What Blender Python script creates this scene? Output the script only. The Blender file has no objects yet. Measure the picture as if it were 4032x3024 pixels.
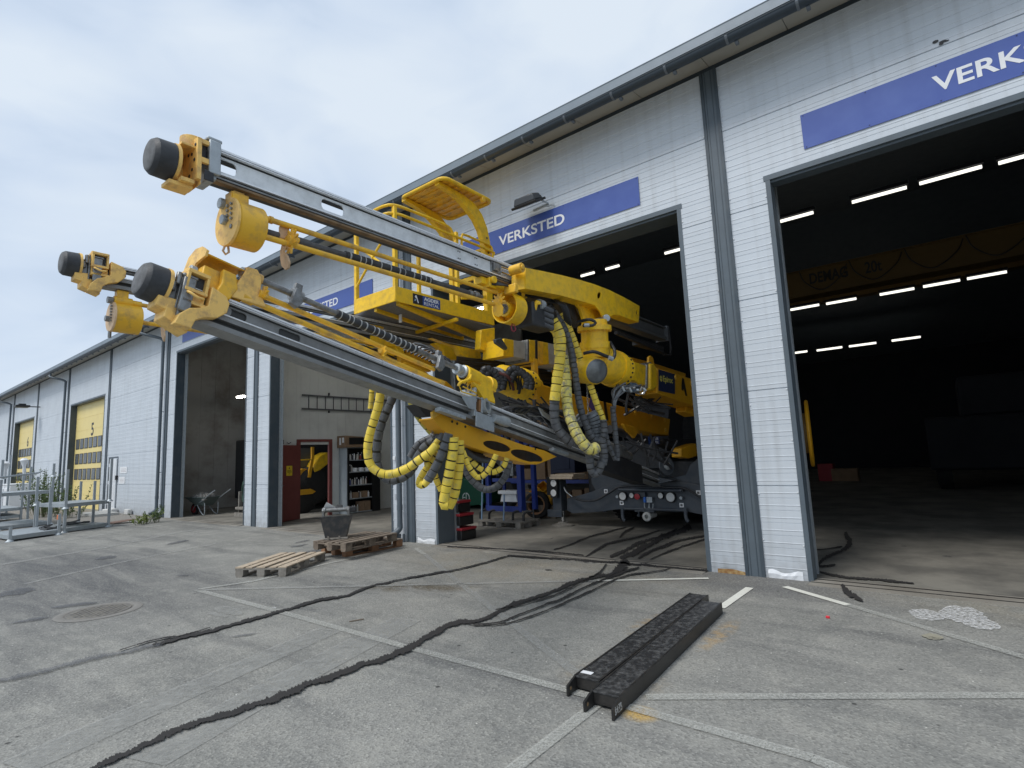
import bpy, bmesh, math, random
from mathutils import Matrix, Vector
random.seed(7)
R_ = math.radians
scene = bpy.context.scene
COL = scene.collection

# ------------------------------------------------------------------ camera
CX, CY, FP = 2016.0, 1512.0, 2135.0
CAMZ = 1.6
RC = Matrix(((0.7801159, 0.1134284, 0.61526676),
             (0.62425032, -0.07572921, -0.77754526),
             (-0.04160204, 0.99065589, -0.12988528)))
CAM = Vector((0, 0, CAMZ))
cam_d = bpy.data.cameras.new("camera")
cam_d.sensor_width = 36.0
cam_d.lens = FP / 4032.0 * 36.0
cam_d.clip_start = 0.05
cam_d.clip_end = 3000
cam = bpy.data.objects.new("camera", cam_d)
COL.objects.link(cam)
cam.matrix_world = Matrix.Translation(CAM) @ RC.to_4x4()
scene.camera = cam

# ------------------------------------------------------------------ sky, sun, exposure
scene.view_settings.view_transform = 'Standard'
scene.view_settings.look = 'None'
scene.view_settings.exposure = 0.0
scene.view_settings.gamma = 1.0
scene.render.film_transparent = False
SUN_EL, SUN_AZ = R_(54), R_(196)      # azimuth measured from +Y clockwise: the sun stands behind the camera
w = bpy.data.worlds.new("World")
scene.world = w
w.use_nodes = True
nt = w.node_tree
nt.nodes.clear()
N = nt.nodes.new
L = nt.links.new
out = N('ShaderNodeOutputWorld')
bg = N('ShaderNodeBackground')
sky = N('ShaderNodeTexSky')
sky.sky_type = 'NISHITA'
sky.sun_disc = False
sky.sun_elevation = SUN_EL
sky.sun_rotation = SUN_AZ
tc = N('ShaderNodeTexCoord')
mp = N('ShaderNodeMapping')
mp.inputs['Scale'].default_value = (1.0, 1.0, 2.3)
mp.inputs['Rotation'].default_value = (R_(20), R_(-14), R_(25))
L(tc.outputs['Generated'], mp.inputs['Vector'])
n1 = N('ShaderNodeTexNoise')
n1.inputs['Scale'].default_value = 2.1
n1.inputs['Detail'].default_value = 3.0
n1.inputs['Roughness'].default_value = 0.5
n1.inputs['Distortion'].default_value = 0.35
L(mp.outputs['Vector'], n1.inputs['Vector'])
n2 = N('ShaderNodeTexNoise')
n2.inputs['Scale'].default_value = 5.5
n2.inputs['Detail'].default_value = 4.0
n2.inputs['Roughness'].default_value = 0.5
n2.inputs['Distortion'].default_value = 0.6
L(mp.outputs['Vector'], n2.inputs['Vector'])
mixn = N('ShaderNodeMath'); mixn.operation = 'MULTIPLY_ADD'
mixn.inputs[1].default_value = 0.35
L(n2.outputs['Fac'], mixn.inputs[0])
L(n1.outputs['Fac'], mixn.inputs[2])
ramp = N('ShaderNodeValToRGB')
cr = ramp.color_ramp
cr.elements[0].position = 0.40; cr.elements[0].color = (0.48, 0.58, 0.74, 1)
cr.elements[1].position = 0.86; cr.elements[1].color = (0.80, 0.89, 0.99, 1)
e = cr.elements.new(0.56); e.color = (0.56, 0.68, 0.85, 1)
e = cr.elements.new(0.68); e.color = (0.68, 0.79, 0.94, 1)
L(mixn.outputs[0], ramp.inputs['Fac'])
skm = N('ShaderNodeVectorMath'); skm.operation = 'SCALE'; skm.inputs['Scale'].default_value = 0.10
L(sky.outputs['Color'], skm.inputs[0])
mx = N('ShaderNodeMix'); mx.data_type = 'RGBA'
mx.inputs[0].default_value = 0.90
L(skm.outputs[0], mx.inputs[6]); L(ramp.outputs['Color'], mx.inputs[7])
L(mx.outputs[2], bg.inputs['Color'])
bg.inputs['Strength'].default_value = 1.0
L(bg.outputs[0], out.inputs['Surface'])

sun_d = bpy.data.lights.new("sun", 'SUN')
sun_d.energy = 2.1
sun_d.angle = R_(22)
sun_d.color = (1.0, 0.97, 0.93)
sun = bpy.data.objects.new("sun", sun_d)
COL.objects.link(sun)
sdir = Vector((math.sin(SUN_AZ) * math.cos(SUN_EL), math.cos(SUN_AZ) * math.cos(SUN_EL), math.sin(SUN_EL)))
sun.rotation_euler = sdir.to_track_quat('Z', 'Y').to_euler()

# ------------------------------------------------------------------ pixel rays of the photograph (4032 x 3024) to places in the world
def ray(x, y):
    return RC @ Vector((x - CX, -(y - CY), -FP))
def gD(x, y, d):            # at a distance d along the view axis
    return CAM + ray(x, y) * (d / FP)
def gZ(x, y, z=0.0):
    r = ray(x, y); return CAM + r * ((z - CAMZ) / r.z)
def gY(x, y, Y):
    r = ray(x, y); return CAM + r * (Y / r.y)
def gX(x, y, X):
    r = ray(x, y); return CAM + r * (X / r.x)

# ------------------------------------------------------------------ materials
MATS = {}
def mat(name, c, rough=0.5, metal=0.0, c2=None, nscale=6.0, amt=0.35, bump=0.0, bscale=60.0, emit=None, spec=0.5, detail=6, lo=0.42, hi=0.68):
    if name in MATS: return MATS[name]
    m = bpy.data.materials.new(name); m.use_nodes = True
    t = m.node_tree; b = t.nodes['Principled BSDF']
    b.inputs['Roughness'].default_value = rough
    b.inputs['Metallic'].default_value = metal
    b.inputs['Specular IOR Level'].default_value = spec
    co = t.nodes.new('ShaderNodeTexCoord')
    if c2 is None: c2 = tuple(v * 0.72 for v in c)
    no = t.nodes.new('ShaderNodeTexNoise'); no.inputs['Scale'].default_value = nscale; no.inputs['Detail'].default_value = detail
    no.inputs['Roughness'].default_value = 0.62
    t.links.new(co.outputs['Object'], no.inputs['Vector'])
    rp = t.nodes.new('ShaderNodeMapRange')
    rp.inputs['From Min'].default_value = lo; rp.inputs['From Max'].default_value = hi
    rp.inputs['To Min'].default_value = 0.0; rp.inputs['To Max'].default_value = amt
    t.links.new(no.outputs['Fac'], rp.inputs['Value'])
    mi = t.nodes.new('ShaderNodeMix'); mi.data_type = 'RGBA'
    mi.inputs[6].default_value = (*c, 1); mi.inputs[7].default_value = (*c2, 1)
    t.links.new(rp.outputs['Result'], mi.inputs[0])
    t.links.new(mi.outputs[2], b.inputs['Base Color'])
    if rough < 0.95:
        ra = t.nodes.new('ShaderNodeMath'); ra.operation = 'MULTIPLY_ADD'
        ra.inputs[1].default_value = 0.25; ra.inputs[2].default_value = max(0.0, rough - 0.08)
        t.links.new(no.outputs['Fac'], ra.inputs[0]); t.links.new(ra.outputs[0], b.inputs['Roughness'])
    if bump > 0:
        nb = t.nodes.new('ShaderNodeTexNoise'); nb.inputs['Scale'].default_value = bscale; nb.inputs['Detail'].default_value = 4
        t.links.new(co.outputs['Object'], nb.inputs['Vector'])
        bp = t.nodes.new('ShaderNodeBump'); bp.inputs['Strength'].default_value = bump; bp.inputs['Distance'].default_value = 0.01
        t.links.new(nb.outputs['Fac'], bp.inputs['Height']); t.links.new(bp.outputs[0], b.inputs['Normal'])
    if emit:
        b.inputs['Emission Color'].default_value = (*emit[0], 1); b.inputs['Emission Strength'].default_value = emit[1]
    MATS[name] = m
    return m

M_PANEL = mat('panel_paint', (0.60, 0.645, 0.69), 0.42, c2=(0.50, 0.54, 0.58), nscale=1.3, amt=0.5, bump=0.08, bscale=25)
def panel_dirt(m):
    t = m.node_tree; b = t.nodes['Principled BSDF']; src = b.inputs['Base Color'].links[0].from_socket
    co = t.nodes.new('ShaderNodeTexCoord'); sp = t.nodes.new('ShaderNodeSeparateXYZ'); t.links.new(co.outputs['Object'], sp.inputs[0])
    n = t.nodes.new('ShaderNodeTexNoise'); n.inputs['Scale'].default_value = 7; n.inputs['Detail'].default_value = 8; t.links.new(co.outputs['Object'], n.inputs['Vector'])
    r = t.nodes.new('ShaderNodeMapRange'); r.inputs['From Min'].default_value = 0.75; r.inputs['From Max'].default_value = 0.0; t.links.new(sp.outputs['Z'], r.inputs['Value'])
    m1 = t.nodes.new('ShaderNodeMath'); m1.operation = 'MULTIPLY'; t.links.new(r.outputs[0], m1.inputs[0]); t.links.new(n.outputs['Fac'], m1.inputs[1])
    m2 = t.nodes.new('ShaderNodeMath'); m2.operation = 'POWER'; m2.inputs[1].default_value = 1.6; t.links.new(m1.outputs[0], m2.inputs[0])
    x = t.nodes.new('ShaderNodeMix'); x.data_type = 'RGBA'; t.links.new(m2.outputs[0], x.inputs[0]); t.links.new(src, x.inputs[6]); x.inputs[7].default_value = (0.16, 0.145, 0.12, 1)
    mp_ = t.nodes.new('ShaderNodeMapping'); mp_.inputs['Scale'].default_value = (9, 9, .35); t.links.new(co.outputs['Object'], mp_.inputs['Vector'])
    n3 = t.nodes.new('ShaderNodeTexNoise'); n3.inputs['Scale'].default_value = 1.0; n3.inputs['Detail'].default_value = 5; t.links.new(mp_.outputs[0], n3.inputs['Vector'])
    r3 = t.nodes.new('ShaderNodeMapRange'); r3.inputs['From Min'].default_value = 0.50; r3.inputs['From Max'].default_value = 0.75; r3.inputs['To Max'].default_value = 0.32; t.links.new(n3.outputs['Fac'], r3.inputs['Value'])
    y = t.nodes.new('ShaderNodeMix'); y.data_type = 'RGBA'; t.links.new(r3.outputs[0], y.inputs[0]); t.links.new(x.outputs[2], y.inputs[6]); y.inputs[7].default_value = (0.36, 0.37, 0.37, 1)
    t.links.new(y.outputs[2], b.inputs['Base Color'])
panel_dirt(M_PANEL)
M_PANELW = mat('damaged_white_foil', (0.80, 0.82, 0.84), 0.5, nscale=14, amt=0.5)
M_TRIM = mat('trim_slate', (0.055, 0.075, 0.092), 0.38, c2=(0.09, 0.105, 0.115), nscale=5, amt=0.6)
M_TRIM2 = mat('trim_slate_light', (0.105, 0.132, 0.155), 0.4, c2=(0.08, 0.10, 0.115), nscale=3, amt=0.6)
M_DARKTRIM = mat('trim_dark', (0.035, 0.05, 0.065), 0.4, nscale=5)
M_SOFF = mat('soffit_beige', (0.42, 0.40, 0.35), 0.6, nscale=3, amt=0.3)
M_ROOF = mat('roof_sheet', (0.16, 0.19, 0.22), 0.5, nscale=4)
M_BLUE = mat('sign_blue', (0.060, 0.105, 0.36), 0.33, c2=(0.075, 0.13, 0.40), nscale=2.5, amt=0.8)
M_WHITE = mat('white_paint', (0.82, 0.83, 0.84), 0.45, nscale=10, amt=0.2)
M_WDOOR = mat('white_door', (0.76, 0.78, 0.80), 0.4, nscale=3, amt=0.2)
M_DYEL = mat('door_yellow', (0.84, 0.68, 0.27), 0.45, c2=(0.78, 0.63, 0.28), nscale=2, amt=0.7)
M_DWIN = mat('door_window', (0.10, 0.11, 0.12), 0.25, nscale=2)
M_BLK = mat('black_paint', (0.015, 0.015, 0.016), 0.4)
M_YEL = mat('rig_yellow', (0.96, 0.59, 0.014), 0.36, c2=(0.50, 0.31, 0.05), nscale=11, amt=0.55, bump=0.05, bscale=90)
M_YELP = mat('rig_yellow_worn', (0.92, 0.53, 0.04), 0.42, c2=(0.42, 0.26, 0.10), nscale=9, amt=0.85, bump=0.12, bscale=80, lo=0.46, hi=0.72)
M_YELF = mat('rig_yellow_head', (0.94, 0.60, 0.17), 0.5, c2=(0.42, 0.26, 0.13), nscale=12, amt=0.8, bump=0.12, bscale=80, lo=0.48, hi=0.7)
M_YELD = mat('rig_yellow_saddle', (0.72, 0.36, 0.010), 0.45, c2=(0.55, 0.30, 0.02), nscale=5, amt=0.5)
M_ALU = mat('beam_aluminium', (0.82, 0.85, 0.86), 0.34, 0.12, c2=(0.60, 0.62, 0.62), nscale=8, amt=0.8, bump=0.06, bscale=50)
M_ALUD = mat('beam_dull_shaded', (0.26, 0.265, 0.26), 0.42, 0.25, c2=(0.17, 0.17, 0.165), nscale=7, amt=0.8, bump=0.06)  # grey lower band; also the lower feed's web, its shade put into the colour
M_RAIL = mat('rail_steel_lit', (0.90, 0.92, 0.94), 0.25, 0.2, nscale=10, amt=0.3)  # near-white: highlight on the rails' lit edges put into the colour
M_GALV = mat('galvanised', (0.42, 0.46, 0.48), 0.42, 0.45, c2=(0.34, 0.37, 0.39), nscale=16, amt=0.8)
M_STEEL = mat('worn_steel', (0.30, 0.31, 0.31), 0.38, 0.6, c2=(0.14, 0.13, 0.12), nscale=18, amt=0.8, bump=0.1)
M_CHROME = mat('chrome', (0.80, 0.80, 0.80), 0.12, 1.0, nscale=5, amt=0.1)
M_RUST = mat('brown_strip', (0.26, 0.165, 0.08), 0.6, c2=(0.10, 0.07, 0.045), nscale=9, amt=0.9)
M_RUB = mat('rubber', (0.035, 0.038, 0.042), 0.55, c2=(0.08, 0.085, 0.09), nscale=9, amt=0.7, bump=0.15)
M_RUBF = mat('rubber_face', (0.15, 0.155, 0.16), 0.7, c2=(0.07, 0.07, 0.07), nscale=12, amt=0.8)
M_HY = mat('hose_yellow', (0.84, 0.63, 0.07), 0.5, c2=(0.40, 0.36, 0.16), nscale=13, amt=0.75, bump=0.1, lo=0.50, hi=0.70)
M_HYD = mat('hose_yellow_dirty', (0.74, 0.64, 0.16), 0.55, c2=(0.28, 0.27, 0.22), nscale=16, amt=0.95, bump=0.1, lo=0.46, hi=0.62)
M_HG = mat('hose_grey', (0.075, 0.080, 0.088), 0.45, c2=(0.14, 0.145, 0.15), nscale=12, amt=0.8, bump=0.1)
M_HL = mat('hose_lightgrey', (0.17, 0.185, 0.20), 0.45, c2=(0.10, 0.11, 0.115), nscale=12, amt=0.8)
M_HB = mat('hose_black', (0.022, 0.023, 0.026), 0.38, nscale=12)
M_GRVD = mat('beam_groove', (0.055, 0.057, 0.056), 0.5, 0.1, nscale=9)
M_GRV = mat('groove', (0.03, 0.027, 0.02), 0.8)
M_BAND = mat('sleeve_band', (0.52, 0.54, 0.54), 0.35, 0.3, nscale=20)
M_CHAS = mat('chassis_slate', (0.050, 0.062, 0.078), 0.42, c2=(0.10, 0.105, 0.11), nscale=6, amt=0.5, bump=0.05)
M_DARK = mat('dark_machinery', (0.022, 0.024, 0.028), 0.5, c2=(0.05, 0.05, 0.05), nscale=10, amt=0.8, bump=0.2)
M_MESH = mat('platform_mesh', (0.24, 0.255, 0.28), 0.5, 0.3, c2=(0.15, 0.16, 0.18), nscale=60, amt=0.9, bump=0.5, bscale=140)
M_LAMP = mat('lamp_lens', (0.78, 0.78, 0.76), 0.2, nscale=30, amt=0.3)
M_RED = mat('red_paint', (0.33, 0.02, 0.03), 0.45, nscale=8)
M_DRED = mat('door_red', (0.19, 0.050, 0.042), 0.5, c2=(0.15, 0.04, 0.035), nscale=3, amt=0.6)
M_IWALL = mat('inner_wall', (0.66, 0.68, 0.65), 0.55, c2=(0.52, 0.53, 0.51), nscale=1.2, amt=0.7)
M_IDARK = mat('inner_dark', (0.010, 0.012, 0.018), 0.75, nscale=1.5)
M_IGREY = mat('inner_grey', (0.42, 0.41, 0.385), 0.7, c2=(0.22, 0.19, 0.16), nscale=0.9, amt=0.9)
M_WOOD = mat('wood_pale', (0.52, 0.43, 0.32), 0.75, c2=(0.30, 0.23, 0.16), nscale=9, amt=0.7, bump=0.2)
M_WOODD = mat('wood_weathered', (0.235, 0.19, 0.145), 0.8, c2=(0.11, 0.085, 0.065), nscale=9, amt=0.85, bump=0.25)
M_WOODG = mat('wood_grey', (0.27, 0.25, 0.22), 0.8, c2=(0.13, 0.12, 0.10), nscale=9, amt=0.8, bump=0.25)
M_WOODO = mat('wood_orange', (0.32, 0.17, 0.09), 0.8, c2=(0.20, 0.11, 0.06), nscale=9, amt=0.7, bump=0.2)
M_BEAM = mat('beam_black_paint', (0.028, 0.029, 0.031), 0.32, c2=(0.15, 0.15, 0.148), nscale=26, amt=0.75, bump=0.5, bscale=60, lo=0.44, hi=0.70)
M_BSIDE = mat('beam_black_side', (0.014, 0.014, 0.014), 0.4, c2=(0.05, 0.045, 0.04), nscale=8, amt=0.6, bump=0.1)
M_BUCK = mat('bucket_steel', (0.040, 0.044, 0.048), 0.45, 0.2, c2=(0.13, 0.115, 0.10), nscale=9, amt=0.6, bump=0.1)
M_CARD = mat('cardboard', (0.27, 0.18, 0.11), 0.8, c2=(0.19, 0.125, 0.075), nscale=4, amt=0.6)
M_NAVY = mat('frame_blue', (0.02, 0.045, 0.26), 0.4, nscale=8)
M_CAB = mat('cabinet_blue', (0.010, 0.018, 0.055), 0.5, nscale=5)
M_LBLUE = mat('strap_blue', (0.28, 0.42, 0.60), 0.45, nscale=8)
M_GREEN = mat('lifter_green', (0.006, 0.080, 0.042), 0.35, nscale=6)
M_GREENL = mat('edge_green', (0.03, 0.24, 0.15), 0.4, nscale=6)
M_TUB = mat('barrow_green', (0.10, 0.13, 0.125), 0.5, nscale=9)
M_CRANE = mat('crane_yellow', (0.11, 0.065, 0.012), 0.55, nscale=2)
M_TUBE = mat('lit_tube', (1, 1, 1), 0.4, emit=((1.0, 0.97, 0.86), 1.6))
M_TYRE = mat('tyre', (0.018, 0.018, 0.018), 0.8, c2=(0.04, 0.036, 0.03), nscale=8, bump=0.3, bscale=20)
M_PURP = mat('purple_strap', (0.06, 0.025, 0.10), 0.7, nscale=12)
M_PAPER = mat('paper', (0.82, 0.83, 0.84), 0.6, nscale=5, amt=0.1)
M_ORANGE = mat('orange_tape', (0.75, 0.20, 0.06), 0.5, nscale=8)
M_PEACH = mat('cutter_worn', (0.72, 0.50, 0.30), 0.5, c2=(0.45, 0.33, 0.22), nscale=12, amt=0.7)

# ------------------------------------------------------------------ mesh builder
def basis(d):
    d = d.normalized()
    a = Vector((0, 0, 1)) if abs(d.z) < 0.9 else Vector((1, 0, 0))
    u = d.cross(a).normalized(); v = d.cross(u).normalized()
    return u, v
def wloc(o):
    p = Vector((0, 0, 0))
    while o: p += o.location; o = o.parent
    return p
class MB:
    def __init__(s, T=None):
        s.v = []; s.f = []; s.mi = []; s.T = T or Matrix.Identity(4); s.m = 0
    def add(s, vs, fs, m=None):
        n = len(s.v); s.v += [s.T @ Vector(p) for p in vs]
        s.f += [tuple(i + n for i in f) for f in fs]; s.mi += [s.m if m is None else m] * len(fs)
        return s
    def box(s, x0, x1, y0, y1, z0, z1, m=None):
        vs = [(x, y, z) for x in (x0, x1) for y in (y0, y1) for z in (z0, z1)]
        return s.add(vs, [(0, 1, 3, 2), (4, 6, 7, 5), (0, 4, 5, 1), (2, 3, 7, 6), (0, 2, 6, 4), (1, 5, 7, 3)], m)
    def hexa(s, a, b, m=None):      # two quads a (4 pts) and b (4 pts)
        return s.add(list(a) + list(b), [(3, 2, 1, 0), (4, 5, 6, 7), (0, 1, 5, 4), (1, 2, 6, 5), (2, 3, 7, 6), (3, 0, 4, 7)], m)
    def bar(s, p, q, w, h, up=Vector((0, 0, 1)), m=None):
        p = Vector(p); q = Vector(q); d = (q - p).normalized()
        sd = d.cross(up)
        sd = sd.normalized() if sd.length > 1e-5 else Vector((1, 0, 0)); u = sd.cross(d).normalized()
        A = [p + sd * (w / 2 * i) + u * (h / 2 * j) for i, j in ((-1, -1), (1, -1), (1, 1), (-1, 1))]
        return s.hexa(A, [a + (q - p) for a in A], m)
    def prism(s, pts, off, m=None):     # closed polygon (list of Vectors) swept by off
        n = len(pts); off = Vector(off)
        vs = [Vector(p) for p in pts] + [Vector(p) + off for p in pts]
        fs = [tuple(range(n - 1, -1, -1)), tuple(range(n, 2 * n))] + [(i, (i + 1) % n, n + (i + 1) % n, n + i) for i in range(n)]
        return s.add(vs, fs, m)
    def cyl(s, p, q, r, r2=None, n=20, m=None, cap=True):
        p = Vector(p); q = Vector(q); u, v = basis(q - p); r2 = r if r2 is None else r2
        vs = []
        for c, rr in ((p, r), (q, r2)):
            vs += [c + (u * math.cos(2 * math.pi * i / n) + v * math.sin(2 * math.pi * i / n)) * rr for i in range(n)]
        fs = [(i, n + i, n + (i + 1) % n, (i + 1) % n) for i in range(n)]
        if cap: fs += [tuple(range(n)), tuple(range(2 * n - 1, n - 1, -1))]
        return s.add(vs, fs, m)
    def rings(s, p, d, prof, n=24, m=None, mats=None):   # lathe about p + d: prof = [(along, radius)]
        p = Vector(p); d = Vector(d).normalized(); u, v = basis(d); vs = []; fs = []
        for a, r in prof:
            vs += [p + d * a + (u * math.cos(2 * math.pi * i / n) + v * math.sin(2 * math.pi * i / n)) * r for i in range(n)]
        for k in range(len(prof) - 1):
            b = k * n
            s.add([], [])
            fs += [(b + i, b + n + i, b + n + (i + 1) % n, b + (i + 1) % n) for i in range(n)]
        base = len(s.v); s.v += [s.T @ q for q in vs]
        for k, f in enumerate(fs):
            s.f.append(tuple(i + base for i in f)); s.mi.append((mats[k // n] if mats else (s.m if m is None else m)))
        return s
    def disc(s, p, d, r, n=24, m=None):
        p = Vector(p); u, v = basis(Vector(d))
        return s.add([p + (u * math.cos(2 * math.pi * i / n) + v * math.sin(2 * math.pi * i / n)) * r for i in range(n)], [tuple(range(n))], m)
    def tube(s, pts, r, n=10, m=None, cap=True, radii=None, mseq=None):
        pts = [Vector(p) for p in pts]
        t0 = (pts[1] - pts[0]).normalized(); u, v = basis(t0); vs = []; k = len(pts)
        for i, p in enumerate(pts):
            t = (pts[min(i + 1, k - 1)] - pts[max(i - 1, 0)]).normalized()
            u = (u - t * u.dot(t)).normalized(); v = t.cross(u)
            rr = radii[i] if radii else r
            vs += [p + (u * math.cos(2 * math.pi * j / n) + v * math.sin(2 * math.pi * j / n)) * rr for j in range(n)]
        base = len(s.v); s.v += [s.T @ q for q in vs]
        for i in range(k - 1):
            for j in range(n):
                s.f.append(tuple(base + x for x in (i * n + j, i * n + (j + 1) % n, (i + 1) * n + (j + 1) % n, (i + 1) * n + j)))
                s.mi.append(mseq[i] if mseq else (s.m if m is None else m))
        if cap:
            s.f += [tuple(base + x for x in range(n - 1, -1, -1)), tuple(base + (k - 1) * n + x for x in range(n))]
            s.mi += [mseq[0] if mseq else (s.m if m is None else m)] * 2
        return s
    def mesh(s, me, T=None, m=None):    # append an existing mesh
        T = T or Matrix.Identity(4)
        return s.add([T @ v.co for v in me.vertices], [tuple(p.vertices) for p in me.polygons], m)
    def build(s, name, mats, parent=None, bevel=0.0, smooth=True, fixn=True, org=None):
        if not isinstance(mats, (list, tuple)): mats = [mats]
        if parent: off = wloc(parent); loc = Vector((0, 0, 0))
        elif org is not None: off = Vector(org); loc = off
        else:
            xs = [p.x for p in s.v]; ys = [p.y for p in s.v]
            off = Vector(((min(xs) + max(xs)) / 2, (min(ys) + max(ys)) / 2, min(p.z for p in s.v))); loc = off
        me = bpy.data.meshes.new(name)
        me.from_pydata([p - off for p in s.v], [], s.f)
        for mm in mats: me.materials.append(mm)
        for p, i in zip(me.polygons, s.mi): p.material_index = min(i, len(mats) - 1)
        if fixn:
            bm = bmesh.new(); bm.from_mesh(me); bmesh.ops.recalc_face_normals(bm, faces=bm.faces[:]); bm.to_mesh(me); bm.free()
        if smooth:
            me.shade_smooth(); me.set_sharp_from_angle(angle=R_(32))
        me.update()
        o = bpy.data.objects.new(name, me); COL.objects.link(o); o.location = loc
        if parent: o.parent = parent
        if bevel > 0:
            b = o.modifiers.new('bevel', 'BEVEL'); b.width = bevel; b.segments = 2; b.limit_method = 'ANGLE'; b.angle_limit = R_(40)
            b.harden_normals = False
        return o
def tag(o, label, cat, group=None, kind=None):
    if label: o['label'] = label
    if cat: o['category'] = cat
    if group: o['group'] = group
    if kind: o['kind'] = kind
    return o
def thing(name, label, cat, loc=(0, 0, 0), group=None):
    o = bpy.data.objects.new(name, None); COL.objects.link(o); o.location = loc; o.empty_display_size = 0.2
    return tag(o, label, cat, group)
def copy_tree(o, parent=None):
    c = o.copy(); COL.objects.link(c); c.parent = parent
    for ch in list(o.children): copy_tree(ch, c)
    return c
def flat_mesh(splines, ext=0.01, text=None, size=1.0, offset=0.0, align='LEFT', bev=0.0):
    if text is None:
        cu = bpy.data.curves.new('tmp', 'CURVE'); cu.dimensions = '2D'; cu.fill_mode = 'BOTH'
        for sp in splines:
            s = cu.splines.new('POLY'); s.points.add(len(sp) - 1); s.use_cyclic_u = True
            for p, q in zip(s.points, sp): p.co = (q[0], q[1], 0, 1)
    else:
        cu = bpy.data.curves.new('tmp', 'FONT'); cu.body = text; cu.size = size; cu.offset = offset; cu.align_x = align
    cu.extrude = ext; cu.bevel_depth = bev
    o = bpy.data.objects.new('tmp', cu); COL.objects.link(o)
    dg = bpy.context.evaluated_depsgraph_get()
    me = bpy.data.meshes.new_from_object(o.evaluated_get(dg))
    bpy.data.objects.remove(o); bpy.data.curves.remove(cu)
    return me
def frame_from(o, ux, uy):      # matrix with columns ux, uy, ux x uy at o
    ux = Vector(ux).normalized(); uy = Vector(uy); uy = (uy - ux * uy.dot(ux)).normalized(); uz = ux.cross(uy)
    M = Matrix.Identity(4)
    for i in range(3): M[i][0] = ux[i]; M[i][1] = uy[i]; M[i][2] = uz[i]; M[i][3] = o[i]
    return M
def text_part(txt, T, width, mt, parent, name='lettering', height=None, bold=0.0, ext=0.0015):
    me = flat_mesh(None, ext, text=txt, size=1.0, offset=bold)
    xs = [v.co.x for v in me.vertices]; ys = [v.co.y for v in me.vertices]
    x0, x1, y0, y1 = min(xs), max(xs), min(ys), max(ys)
    sx = width / (x1 - x0); sy = (height / (y1 - y0)) if height else sx
    S = Matrix.Diagonal((sx, sy, 1, 1)) @ Matrix.Translation((-x0, -y0, 0))
    b = MB(T); b.mesh(me, S)
    bpy.data.meshes.remove(me)
    return b.build(name, mt, parent, smooth=False)
def spline(pts, step=0.03):     # Catmull-Rom resampled at even steps
    P = [Vector(p) for p in pts]; P = [P[0] * 2 - P[1]] + P + [P[-1] * 2 - P[-2]]; out_ = []
    for i in range(1, len(P) - 2):
        a, b, c, d = P[i - 1:i + 3]
        for k in range(24):
            t = k / 24
            out_.append(0.5 * ((2 * b) + (c - a) * t + (2 * a - 5 * b + 4 * c - d) * t * t + (3 * b - a - 3 * c + d) * t ** 3))
    out_.append(P[-2])
    res = [out_[0]]; acc = 0.0
    for i in range(1, len(out_)):
        seg = (out_[i] - out_[i - 1]).length
        if seg < 1e-9: continue
        while acc + seg >= step:
            t = (step - acc) / seg; q = out_[i - 1].lerp(out_[i], t); res.append(q)
            out_[i - 1] = q; seg = (out_[i] - q).length; acc = 0.0
            if seg < 1e-9: break
        acc += seg
    return res
def rrect(cx, cy, hw, hh, r, n=5):
    pts = []
    for sx, sy, a0 in ((1, 1, 0), (-1, 1, 90), (-1, -1, 180), (1, -1, 270)):
        for k in range(n + 1):
            a = R_(a0 + 90 * k / n); pts.append((cx + sx * (hw - r) + r * math.cos(a), cy + sy * (hh - r) + r * math.sin(a)))
    return pts
def rnd(a, b): return random.uniform(a, b)

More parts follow.
